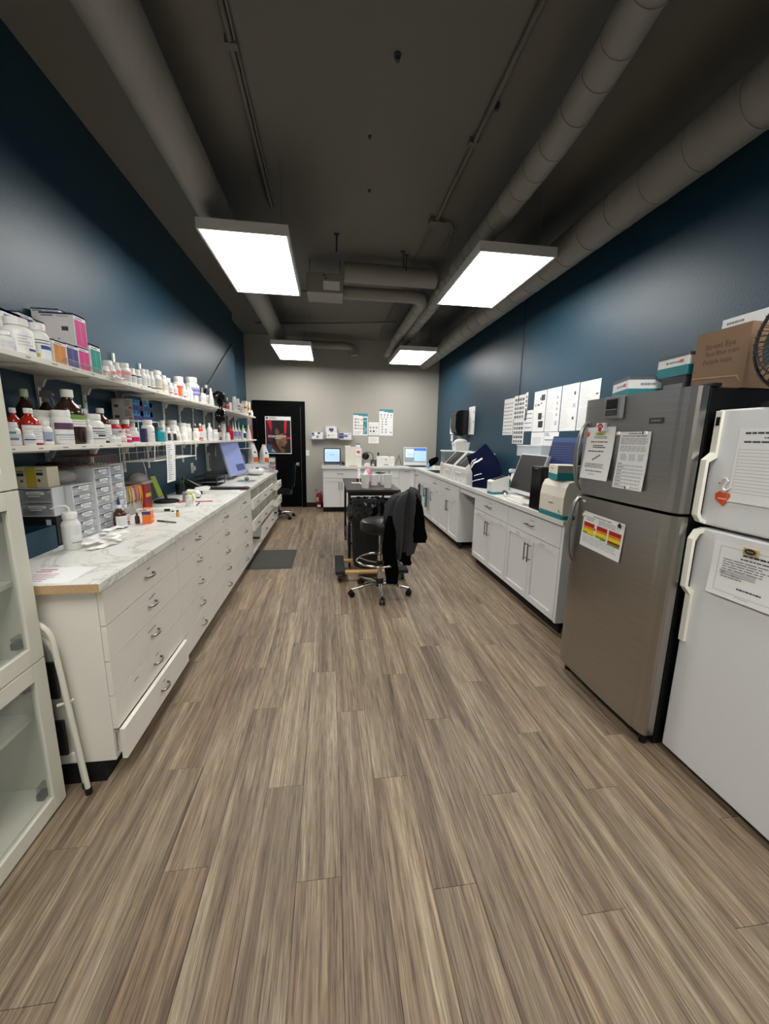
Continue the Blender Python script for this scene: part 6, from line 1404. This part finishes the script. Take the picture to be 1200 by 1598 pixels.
# glove boxes in wall holders
def holder(label, x0, x1, z0, z1, body, extra):
    t = thing('glove_holder', label, 'holder', ((x0 + x1) / 2, YB, z0)); w = x1 - x0
    for z in (.02, .085): MB().tube([(-w / 2 - .03, -.004, z), (-w / 2 - .03, -.115, z), (w / 2 + .03, -.115, z), (w / 2 + .03, -.004, z)], .0035, 'white_plastic', 6).build('wire', t)
    B(-w / 2 - .03, w / 2 + .03, -.11, -.002, -.004, 0, 'white_plastic').build('tray', t)
    carton('glove_box', extra[0], 'box', (x0 + x1) / 2, YB - .058, z0, w, .105, z1 - z0, body, {'-y': extra[1]}, 0, 'glove boxes on the back wall')
holder('white wire holder of the left glove box', -.365, -.14, 1.448, 1.585, (232, 232, 236), ('glove box with dark print, left of the three', [(0, .45, .2, .95, (52, 70, 130)), (.5, .75, .75, .98, (60, 56, 60)), (.4, .2, .6, .5, (120, 110, 112)), (.1, .05, .25, .25, (250, 250, 250))]))
holder('white wire holder of the middle glove box', -.065, .155, 1.468, 1.585, (238, 238, 236), ('white glove box with slot, middle of the three', [(.12, .35, .22, .6, K_), (.28, .45, .75, .6, (206, 206, 170))]))
holder('white wire holder of the right glove box', .2, .445, 1.448, 1.585, (226, 226, 234), ('glove box with blue and grey print, right of the three', [(0, .05, .35, .95, (52, 66, 130)), (.35, .35, .7, .75, (110, 104, 120)), (.8, .7, .9, .85, (80, 80, 96))]))
carton('glove_box', 'upper glove box with a black device on its print, above the middle one', 'box', .03, YB - .058, 1.5855, .225, .105, .132, (222, 222, 232), {'-y': [(.0, .86, .4, .93, (150, 150, 154)), (.3, .3, .7, .65, (60, 62, 72)), (.38, .1, .65, .32, (110, 112, 124)), (.88, .8, .96, .9, (90, 90, 100))]}, 0, 'glove boxes on the back wall')
t = thing('light_switch', 'white light switch right of the black door', 'light switch', (-.468, YB, 1.097)); B(-.035, .035, -.006, 0, 0, .115, 'white_plastic').build('plate', t, bevel=.002); B(-.005, .005, -.016, -.006, .048, .068, 'ivory').build('toggle', t)
# poster on the door: dark scene with red drapes, a seated figure and white lettering
def door_poster():
    w, h = .515, .755; n = lambda pts: [(a * w, b * h) for a, b in pts]
    t = thing('door_poster', 'dark poster with red drapes and a seated figure on the black door', 'poster', (-1.31, YB - .0172, 1.132)); e = [0]
    def lay(pts, c, name='print'):
        e[0] += 1; y = -.0016 - .0002 * e[0]; MB().add([(a, y, b) for a, b in n(pts)], [tuple(range(len(pts)))], c).build(name, t)
    B(0, w, -.0015, 0, 0, h, 'white_paper').build('sheet', t)
    lay([(.02, .02), (.98, .02), (.98, .9), (.02, .9)], (26, 16, 20)); lay([(.03, .35), (.25, .3), (.3, .85), (.05, .89)], (78, 16, 34))
    lay([(.07, .89), (.25, .89), (.24, .6), (.19, .68)], (206, 20, 34)); lay([(.74, .89), (.85, .89), (.8, .55), (.73, .53)], (206, 20, 34)); lay([(.84, .47), (.97, .45), (.97, .4), (.8, .4)], (196, 20, 40))
    lay([(.04, .04), (.42, .04), (.3, .22), (.06, .26)], (60, 90, 130)); lay([(.2, .06), (.4, .04), (.38, .12), (.25, .16)], (140, 170, 190))
    lay([(.4, .47), (.5, .52), (.68, .55), (.8, .42), (.84, .3), (.74, .24), (.78, .1), (.66, .05), (.52, .16), (.4, .3)], (128, 92, 74)); lay([(.5, .32), (.62, .36), (.7, .22), (.74, .04), (.6, .04), (.46, .2)], (112, 74, 44))
    lay([(.34, .62), (.4, .69), (.48, .67), (.55, .58), (.5, .52), (.4, .52)], (122, 78, 62)); lay([(.33, .62), (.36, .7), (.46, .7), (.4, .64), (.36, .56)], (64, 30, 26))
    lay([(.2, .3), (.34, .2), (.55, .04), (.4, .04), (.22, .16)], (86, 40, 40)); lay([(.55, .2), (.95, .02), (.98, .3), (.8, .2)], (20, 14, 18))
    for i, (a, b, z) in enumerate(((.1, .86, .485), (.1, .82, .45), (.36, .64, .41))):
        for (u0, v0, u1, v1, c) in words(a, z - .012, b, z + .016, 1, (226, 216, 206), 40 + i, .6, .05): lay([(u0, v0), (u1, v0), (u1, v1), (u0, v1)], c, 'lettering')
    for (u0, v0, u1, v1, c) in words(.16, .925, .5, .985, 2, (120, 120, 124), 50, .4, .3): lay([(u0, v0), (u1, v0), (u1, v1), (u0, v1)], c, 'lettering')
    lay([(.08 + .04 * math.cos(a * PI / 6), .955 + .027 * math.sin(a * PI / 6)) for a in range(12)], (30, 30, 34), 'round_logo')
door_poster()
def extinguisher():
    t = thing('fire_extinguisher', 'red fire extinguisher on the floor by the back wall', 'fire extinguisher', (-.24, 8.33, 0))
    MB().lathe([(.052, 0), (.058, .01), (.058, .265), (.05, .3), (.03, .325), (.02, .33), (.018, .34)], 'ext_red', 22).build('cylinder', t)
    MB().lathe([(.02, .3405), (.022, .36), (.016, .37)], 'chrome', 14).build('valve', t); MB().tube([(.0, 0, .36), (-.04, -.02, .375), (-.085, -.03, .385)], [.008, .007, .006], 'chrome', 8).build('handle', t)
    MB().tube([(0, 0, .371), (-.03, -.01, .395), (-.08, -.02, .405)], [.007, .007, .005], 'chrome', 8).build('lever', t); MB().lathe([(.014, 0), (.014, .012)], 'ivory', 12, (.0, -.03, .35)).build('gauge', t)
    MB().tube([(.02, 0, .352), (.06, -.01, .34), (.072, -.01, .28), (.068, -.01, .16), (.064, -.01, .1)], [.007, .007, .007, .007, .01], 'black_plastic', 8).build('hose', t)
    mb = MB().lathe([(.0586, .03), (.0586, .08)], 'white_paper', 8, (0, 0, 0), -2.2, -.9); mb.build('label', t); MB().lathe([(.0586, .15), (.0586, .24)], (206, 200, 200), 8, (0, 0, 0), -2.6, -1.7).build('label', t)
extinguisher()
# ------------------------------------------------------------------ on the back worktop
ZB = .9145
def laptop():
    t = thing('laptop', 'dark laptop with a pale blue screen on the back worktop', 'laptop', (.045, 8.12, ZB))
    B(-.17, .17, -.12, .12, 0, .05, 'dark_grey').build('base', t, bevel=.004); B(-.16, .16, -.126, -.1205, .01, .03, (190, 196, 206)).build('front_edge', t)
    B(-.172, .172, .085, .1, .055, .355, (34, 34, 48)).build('lid', t, bevel=.004)
    B(-.15, .15, .0835, .0848, .08, .335, 'screen_pale').build('screen', t); B(-.145, .145, .0828, .0834, .085, .33, 'screen_white').build('screen_page', t); B(-.135, .135, .0822, .0827, .095, .32, 'screen_pale').build('screen_area', t)
    for (u0, v0, u1, v1, c) in words(.32, .52, .68, .58, 1, (96, 110, 130), 3): B(-.15 + .3 * u0, -.15 + .3 * u1, .0815, .0821, .08 + .255 * v0, .08 + .255 * v1, c).build('screen_text', t)
laptop()
t = thing('cord_heap', 'dark folded leads lying right of the laptop', 'cables', (.262, 8.15, ZB)); R = random.Random(9)
for i in range(4): MB().tube([(R.uniform(-.045, .045), R.uniform(-.07, .07), .012 + .02 * i + R.uniform(0, .02)) for _ in range(5)], .009, 'dark_grey', 6).build('cable', t)
t = thing('bench_device', 'tall cream cabinet device with pink tag on the back worktop', 'device', (.475, 8.17, ZB))
MB().prism([(-.165, 0), (.165, 0), (.165, .36), (.13, .385), (-.165, .385)], 'y', -.14, .14, 'ivory').build('casing', t, bevel=.008); B(-.17, -.06, -.1, .1, .386, .41, 'white_plastic').build('lid', t, bevel=.004); B(.012, .015, -.1425, -.1405, .01, .38, (190, 186, 174)).build('seam', t)
B(.04, .15, -.146, -.141, .21, .345, 'white_paper').build('tag', t)
mb = MB().prism([(.095, .255), (.07, .275), (.055, .3), (.075, .32), (.095, .312), (.115, .32), (.135, .3), (.12, .275)], 'y', -.148, -.1465, (226, 60, 110)); mb.build('pink_mark', t); B(-.09, .08, -.146, -.141, .0, .012, (120, 60, 50)).build('foot_strip', t)
t = thing('wipes_tub', 'small tub with violet lid on the cream device', 'tub', (.57, 8.14, ZB + .3865)); MB().lathe([(.045, 0), (.046, .05)], 'white_plastic', 18).build('body', t); MB().lathe([(.048, .0502), (.048, .07), (.044, .072)], (110, 100, 160), 18).build('lid', t)
t = thing('printer', 'white laser printer on the back worktop', 'printer', (1.14, 8.19, ZB))
B(-.185, .185, -.15, .15, .0, .2, 'white_plastic').build('body', t, bevel=.012); B(-.17, .17, -.152, -.1505, .075, .078, (180, 180, 178)).build('seam', t); B(-.04, .05, -.1525, -.1505, .03, .042, 'dark_grey').build('tray_slot', t); MB().lathe([(.014, 0), (.014, .001)], (120, 120, 124), 14, (0, 0, 0)).build('logo', t, (0, -.1515, .14), rot=(PI / 2, 0, 0)); B(.06, .12, -.05, .0, .2, .21, 'dark_grey').build('panel', t)
t = thing('desk_lamp', 'small black lamp with curved arm beside the cream device', 'lamp', (.84, 8.25, ZB)); MB().lathe([(.06, 0), (.06, .012), (.015, .02)], 'black_plastic', 16).build('base', t)
MB().tube([(0, 0, .015), (.06, 0, .15), (.05, 0, .24), (-.02, 0, .28), (-.1, 0, .27)], .007, 'black_plastic', 8).build('arm', t); MB().sphere((-.1, 0, .2), .075, 'black_plastic', 14, 8, 1, .5, 1.0).build('head', t)
carton('card_reader', 'small dark card reader with white face left of the printer', 'device', .89, 8.12, ZB, .1, .08, .13, (44, 44, 50), {'-y': [(.15, .08, .65, .4, (226, 226, 226)), (.3, .15, .5, .32, K_), (.2, .5, .8, .85, (90, 96, 110))]})
t = thing('webcam', 'black webcam on a stem standing on the printer', 'webcam', (1.0, 8.2, ZB + .2005)); MB().lathe([(.02, 0), (.02, .006), (.006, .012), (.006, .03)], 'black_plastic', 12).build('stem', t); MB().sphere((0, 0, .05), .03, 'black_gloss', 12, 8, .7, 1, 1.1).build('head', t)
monitor('monitor', 'white all-in-one monitor with open windows on the back worktop', (1.80, 8.22, ZB), 0.0, .50, .33, .12, 'white_plastic', [(0, 0, 1, 1, 'screen_grey'), (.45, .08, .99, .95, 'screen_pale'), (.45, .8, .99, .95, 'screen_strip'), (.06, .35, .42, .9, 'screen_white'), (.1, .42, .4, .7, 'screen_pale')], True, .012, .07, .03, .05)
keyboard('dark keyboard before the monitor on the back worktop', 1.80, 8.03, PI / 2, 'black_plastic', 'dark_grey', .12, .36)
t = thing('black_bag', 'slumped black cloth bag in the right rear corner', 'bag', (2.13, 8.05, ZB)); R = random.Random(2); ph = [R.uniform(0, 6) for _ in range(4)]
MB().grid(lambda u, v: ((.1 + .02 * math.sin(6 * PI * u + ph[0])) * math.cos(2 * PI * u) * math.sin(PI * v) - .05 + .13 * (1 - math.cos(PI * v)) / 2, .08 * math.sin(2 * PI * u) * math.sin(PI * v), .1 - .1 * math.cos(PI * v) * (1 + .06 * math.sin(4 * PI * u + ph[1])) + .008), 20, 12, 'black_cloth', True, True).build('cloth', t)
t = thing('soap_pump', 'small clear soap pump with blue liquid near the sink', 'bottle', (1.93, 7.62, ZB)); MB().lathe([(.028, 0), (.03, .003), (.03, .08), (.02, .1), (.01, .105)], (130, 170, 206), 14).build('body', t); MB().tube([(0, 0, .106), (0, 0, .14), (-.03, 0, .14)], .006, 'white_plastic', 8).build('pump', t)
carton('folded_cloth', 'folded white cloths beside the sink', 'cloth', 2.1, 7.55, ZB, .16, .2, .05, (232, 236, 240))
for i, (x, y, a) in enumerate([(1.45, 8.0, .3), (1.6, 7.98, -.2)]): tag(B(-.06, .06, -.08, .08, 0, .003, 'white_paper').build('loose_paper', None, (x, y, ZB + .0006), a), 'loose white paper on the back worktop, %s' % ('nearer the printer', 'nearer the monitor')[i], 'paper')
tag(MB().tube([(1.37, 8.35, ZB + .005), (1.42, 8.3, ZB + .1), (1.47, 8.36, ZB + .22), (1.5, 8.4, ZB + .12), (1.53, 8.38, ZB + .006)], .005, 'black_plastic', 6).build('power_lead'), 'black cord looping between printer and monitor', 'cord')

# ================================================================== centre of the room
def cart():
    t = thing('utility_cart', 'dark wood-topped cart on black legs in the aisle', 'cart', (.49, 5.02, 0)); hw, hl, H = .31, .65, .912
    B(-hw, hw, -hl, hl, H - .028, H, 'table_wood').build('top', t, bevel=.003)
    for sx in (-1, 1):
        for sy in (-1, 1):
            lg = B(sx * (hw - .035) - .016, sx * (hw - .035) + .016, sy * (hl - .04) - .016, sy * (hl - .04) + .016, .075, H - .0285, 'black_plastic').build('leg', t)
            c = MB(); c.tube([(sx * (hw - .035) - .012, sy * (hl - .04), .035), (sx * (hw - .035) + .012, sy * (hl - .04), .035)], .034, 'dark_grey', 16); c.box(sx * (hw - .035) - .016, sx * (hw - .035) + .016, sy * (hl - .04) - .012, sy * (hl - .04) + .012, .06, .0748, (130, 40, 40)); c.build('caster', lg)
    for sy in (-1, 1): B(-hw + .052, hw - .052, sy * (hl - .04) - .01, sy * (hl - .04) + .01, H - .07, H - .0285, 'black_plastic').build('rail', t)
    for sx in (-1, 1): B(sx * (hw - .035) - .01, sx * (hw - .035) + .01, -hl + .057, hl - .057, H - .07, H - .0285, 'black_plastic').build('rail', t)
    for sx in (-1, 1): B(sx * (hw - .035) - .01, sx * (hw - .035) + .01, -hl + .057, hl - .057, .2, .22, 'black_plastic').build('lower_rail', t)
    B(-hw + .046, hw - .046, -hl + .3, hl - .06, .2005, .2195, 'black_plastic').build('lower_shelf', t)
cart()
ZK = .9125
def pitcher(label, x, y, r, h, rz=0.0, content=None, name='measuring_pitcher'):
    t = thing(name, label, 'pitcher', (x, y, ZK), rz, 'milky plastic pitchers on the cart')
    MB().lathe([(r * .78, 0), (r * .8, .004), (r * .98, h * .94), (r * 1.06, h), (r * 1.02, h), (r * .94, h * .93), (r * .76, .008), (.0001, .007)], 'cloudy_plastic', 24).build('body', t)
    MB().tube([(r * .95, 0, h * .9), (r * 1.45, 0, h * .85), (r * 1.45, 0, h * .35), (r * .88, 0, h * .25)], .006, 'cloudy_plastic', 8).build('handle', t)
    if content: MB().lathe([(r * .74, .009), (r * .86, h * .5), (.0001, h * .52)], content, 20).build('contents', t)
pitcher('front left milky pitcher on the cart, holding a paper cone', .405, 4.53, .052, .16, 2.6, (226, 206, 200)); tag(MB().lathe([(.034, 0), (.02, .05), (.008, .1)], 'white_paper', 12).build('paper_cone', None, (.41, 4.53, ZK + .12)), 'white paper cone sticking out of the front left pitcher', 'paper')
pitcher('shorter milky pitcher behind the front left one', .545, 4.83, .052, .13, 1.0); pitcher('slim milky pitcher in the middle of the cart', .655, 4.86, .04, .13, 2.0)
pitcher('front right milky pitcher on the cart with a dark spoon', .675, 4.56, .053, .16, .3, (120, 120, 122)); tag(MB().tube([(.675, 4.56, ZK + .06), (.695, 4.57, ZK + .205)], .004, 'black_plastic', 6).build('spoon'), 'dark spoon handle standing in the front right pitcher', 'spoon')
t = thing('stain_jar', 'clear jar with dark red liquid and white lid on the cart', 'jar', (.375, 5.17, ZK)); MB().lathe([(.028, 0), (.03, .003), (.03, .05)], (80, 20, 24), 18).build('liquid', t); MB().lathe([(.0302, .0502), (.0302, .13), (.024, .14)], 'cloudy_plastic', 18).build('glass', t); MB().lathe([(.026, .1402), (.026, .17), (.024, .172)], 'white_plastic', 16).build('lid', t)
def soap(label, x, y):
    t = thing('pink_spray', label, 'bottle', (x, y, ZK)); MB().lathe([(.05, 0), (.052, .004), (.052, .12), (.035, .17), (.016, .19), (.015, .2)], (226, 150, 170), 18).build('body', t); MB().prism([(-.05, .2), (.025, .2), (.035, .215), (.02, .25), (-.02, .255), (-.055, .235)], 'y', -.016, .016, (240, 232, 232)).build('trigger_head', t); MB().prism([(-.025, .2), (-.012, .2), (-.03, .15), (-.04, .155)], 'y', -.006, .006, (226, 90, 120)).build('trigger', t)
soap('pink spray bottle with white head on the cart', .50, 5.2)
t = thing('black_scoop', 'black flat scoop lying across the rear pitchers', 'scoop', (.66, 5.16, ZK)); MB().lathe([(.03, 0), (.035, .1), (.033, .1), (.028, .004)], (226, 226, 226), 16).build('cup', t); MB().sphere((0, 0, .125), .06, 'black_plastic', 14, 6, 1.2, .7, .22).build('scoop', t)
tag(B(-.07, .07, -.045, .045, 0, .001, 'white_paper').build('paper_slip', None, (.345, 5.07, ZK + .0005)), 'white paper slip on the dark cart top', 'paper')
# ---- dolly under the bin
def dolly():
    t = thing('dolly', 'wooden dolly with grey carpeted ends under the trash can', 'dolly', (.43, 4.17, 0))
    for y in (-.225, .17): B(-.285, .285, y - .04, y + .04, .085, .108, 'pine').build('plank', t, bevel=.003)
    for sx in (-1, 1):
        B(sx * .335 - .05, sx * .335 + .05, -.29, .29, .085, .128, 'carpet_grey').build('carpet_rail', t, bevel=.01)
        for sy in (-1, 1):
            c = MB(); c.tube([(sx * .335 - .012, sy * .22, .034), (sx * .335 + .012, sy * .22, .034)], .033, 'black_plastic', 16); c.box(sx * .335 - .02, sx * .335 + .02, sy * .22 - .014, sy * .22 + .014, .06, .0848, 'steel_plain'); c.build('caster', t)
dolly()
def trash():
    t = thing('trash_can', 'dark grey trash can lined with a black bag, on the dolly', 'trash can', (.425, 4.16, .1085)); R = random.Random(3)
    MB().lathe([(.17, 0), (.175, .01), (.205, .66), (.215, .68), (.215, .70), (.2, .70), (.165, .015), (.0001, .014)], 'bin_grey', 36).build('body', t)
    for k in range(10):
        a = 2 * PI * k / 10; MB().tube([(.177 * math.cos(a), .177 * math.sin(a), .03), (.2015 * math.cos(a), .2015 * math.sin(a), .6)], .006, 'bin_grey', 6).build('rib', t)
    MB().lathe([(.208, .56), (.222, .57), (.222, .585), (.21, .59)], 'bin_grey', 36).build('rim_band', t)
    ph = [R.uniform(0, 6) for _ in range(8)]
    def f(u, v):
        a = 2 * PI * u
        w = .5 * math.sin(5 * a + ph[0]) + .35 * math.sin(9 * a + ph[1]) + .3 * math.sin(14 * a + ph[2] + 4 * v) + .22 * math.sin(23 * a + ph[3] - 6 * v)
        if v < .55:                      # outside cuff, from its hem up to the rim
            s = v / .55; z = .49 + .24 * s + .03 * w * (1 - s); r = .232 + .018 * math.sin(PI * s) + .012 * w
        else:                             # down into the can
            s = (v - .55) / .45; z = .73 - .34 * s + .012 * w; r = (.225 - .05 * s) + .014 * w * (1 - .5 * s)
        return (r * math.cos(a), r * math.sin(a), z)
    RN = random.Random(17)
    def g(u, v):
        x, y, z = f(u, v); k = 1 + RN.uniform(-.028, .028); return (x * k, y * k, z + RN.uniform(-.006, .006))
    MB().grid(g, 84, 22, 'black_bag', True, True).build('liner', t)
trash()
# ---- stool with jacket
def star_base(t, R_=.29, hub=.1, a0=.2):
    for k in range(5):
        a = a0 + 2 * PI * k / 5; c, s = math.cos(a), math.sin(a)
        MB().tube([(.02 * c, .02 * s, hub), (.12 * c, .12 * s, hub + .002), (.22 * c, .22 * s, hub - .018), (R_ * c, R_ * s, .072)], [.02, .016, .014, .011], 'chrome', 10).build('leg', t)
        w = MB(); q = Vector((-s, c, 0)); p = Vector((R_ * c, R_ * s, .029))
        for sg in (-1, 1): w.tube([p + q * sg * .008, p + q * sg * .024], .0285, 'black_plastic', 16)
        w.tube([p + Vector((0, 0, .02)), p + Vector((0, 0, .048))], .011, 'black_plastic', 8); w.build('caster', t)
    MB().lathe([(.035, hub - .03), (.04, hub - .02), (.04, hub + .03), (.026, hub + .05)], 'black_plastic', 18).build('hub', t)
ST = (.47, 3.60)
def stool():
    t = thing('drafting_stool', 'black round-seat stool on chrome star base in the aisle', 'stool', (ST[0], ST[1], 0), 0.0)
    star_base(t, .29, .1, math.radians(-92))
    MB().lathe([(.025, .15), (.025, .4), (.014, .4), (.014, .6)], 'chrome', 14).build('column', t)
    MB().lathe([(.05, .6), (.12, .605), (.12, .618), (.05, .62)], 'black_plastic', 18).build('seat_plate', t)
    MB().lathe([(.17, .625), (.188, .635), (.192, .66), (.192, .70), (.184, .722), (.15, .735), (.0001, .738)], 'black_vinyl', 36).build('seat', t)
    zr = .335; MB().tube([(.225 * math.cos(a * PI / 24), .225 * math.sin(a * PI / 24), zr) for a in range(48)], .011, 'chrome', 10, True).build('foot_ring', t)
    for k in range(3):
        a = .6 + 2 * PI * k / 3; MB().tube([(.025 * math.cos(a), .025 * math.sin(a), zr - .03), (.12 * math.cos(a), .12 * math.sin(a), zr - .025), (.222 * math.cos(a), .222 * math.sin(a), zr)], .008, 'chrome', 8).build('ring_spoke', t)
    MB().lathe([(.032, zr - .05), (.032, zr - .005)], 'black_plastic', 14).build('ring_clamp', t)
    # backrest, towards the right and near the viewer
    b = Vector((.2, -.1, 0)); MB().tube([(.08, -.04, .61), (.2, -.1, .62), (.235, -.118, .66), (.24, -.12, .86)], .013, 'black_plastic', 8).build('back_post', t)
    dirv = Vector((.9, -.44, 0)).normalized(); side = Vector((.44, .9, 0))
    def f(s):
        return lambda u, v: tuple(Vector((.225, -.112, .87)) + side * ((u - .5) * .2) + dirv * (s * .02 * math.sin(PI * u) ** .4 * math.sin(PI * v) ** .4 - .03 * (2 * u - 1) ** 2 + .0) + Vector((0, 0, (v - .5) * .2)))
    mb = MB(); mb.grid(f(1), 12, 8, 'black_vinyl'); mb.grid(f(-1), 12, 8, 'black_vinyl'); mb.build('backrest', t)
stool()
def jacket():
    # draped over the backrest; base frame: centre of the backrest
    c = Vector((ST[0] + .21, ST[1] - .10, 0)); t = thing('jacket', 'grey and black fleece jacket draped over the stool back', 'jacket', (c.x, c.y, 0), math.radians(-8))
    # local x = picture right, local y = away from the viewer; loops from the top (v=0) to the hem (v=1)
    prof = [(1.03, .035, .012, .03), (1.025, .03, .05, .075), (1.0, .012, .098, .10), (.955, .0, .128, .115), (.88, -.01, .143, .12), (.78, -.018, .156, .12), (.66, -.016, .152, .115), (.55, -.022, .138, .108), (.46, -.035, .115, .1)]
    R = random.Random(9); ph = [R.uniform(0, 6) for _ in range(5)]
    def pos(u, v, grow=0.0):
        k = v * (len(prof) - 1); i = min(int(k), len(prof) - 2); s = k - i
        z, cx, rx, ry = [prof[i][q] * (1 - s) + prof[i + 1][q] * s for q in range(4)]
        a = 2 * PI * u
        w = (.02 * math.sin(4 * a + ph[0] + 1.5 * v) + .018 * math.sin(7 * a + ph[1] - 2 * v) + .012 * math.sin(12 * a + ph[2] + v)) * min(1, v * 2.2)
        hem = -.07 * max(0, math.cos(a - 4.3)) * max(0, v - .75) / .25
        return (cx + (rx + w + grow) * math.cos(a), (ry + w + grow) * math.sin(a), z + hem + (.03 * math.cos(a) * (1 - v)))
    MB().grid(lambda u, v: pos(u, v), 72, 40, 'fleece', True, True).build('body', t)
    def sleeve(pts, rad, sq=.55):
        P = [Vector(p) for p in pts]; n = 18; m = len(P)
        def f(u, v):
            k = v * (m - 1); i = min(int(k), m - 2); s = k - i; p = P[i].lerp(P[i + 1], s); r = rad[i] * (1 - s) + rad[i + 1] * s; a = 2 * PI * u
            w = 1 + .1 * math.sin(3 * a + 9 * v) + .06 * math.sin(5 * a - 14 * v)
            return (p.x + r * w * math.cos(a), p.y + r * w * sq * math.sin(a), p.z)
        return MB().grid(f, n, 24, 'black_cloth', True, True)
    sleeve([(-.135, -.09, .80), (-.135, -.1, .72), (-.13, -.105, .5), (-.118, -.1, .32), (-.105, -.09, .16)], [.02, .05, .062, .064, .055]).build('sleeve', t)
    sleeve([(.085, -.06, 1.0), (.105, -.075, .9), (.125, -.085, .76), (.135, -.09, .62), (.14, -.09, .56)], [.02, .045, .062, .066, .058]).build('sleeve', t)
    sleeve([(-.02, -.06, .46), (.0, -.06, .42), (.025, -.06, .36), (.035, -.06, .33)], [.06, .065, .05, .035]).build('collar', t)
jacket()
# ---- far chair behind the left counter
def far_chair():
    t = thing('office_chair', 'black office chair with chrome base beyond the left counter', 'chair', (-.93, 7.32, 0), .4)
    star_base(t, .27, .1, .1); MB().lathe([(.024, .15), (.024, .45)], 'chrome', 12).build('column', t)
    MB().prism(rr(.42, .42, .12, 5), 'z', .455, .53, 'black_vinyl').build('seat', t, bevel=.02)
    MB().tube([(.1, 0, .45), (.235, 0, .47), (.25, 0, .6)], .016, 'black_plastic', 8).build('back_post', t)
    MB().grid(lambda u, v: (.25 + .04 * v - .05 * (2 * u - 1) ** 2 + .0, (u - .5) * (.38 - .1 * abs(v - .5)), .58 + v * .42), 10, 10, 'black_vinyl').build('backrest', t)
    MB().grid(lambda u, v: (.272 + .04 * v - .05 * (2 * u - 1) ** 2, (.5 - u) * (.38 - .1 * abs(v - .5)), .58 + v * .42), 10, 10, 'black_plastic').build('back_shell', t)
far_chair()
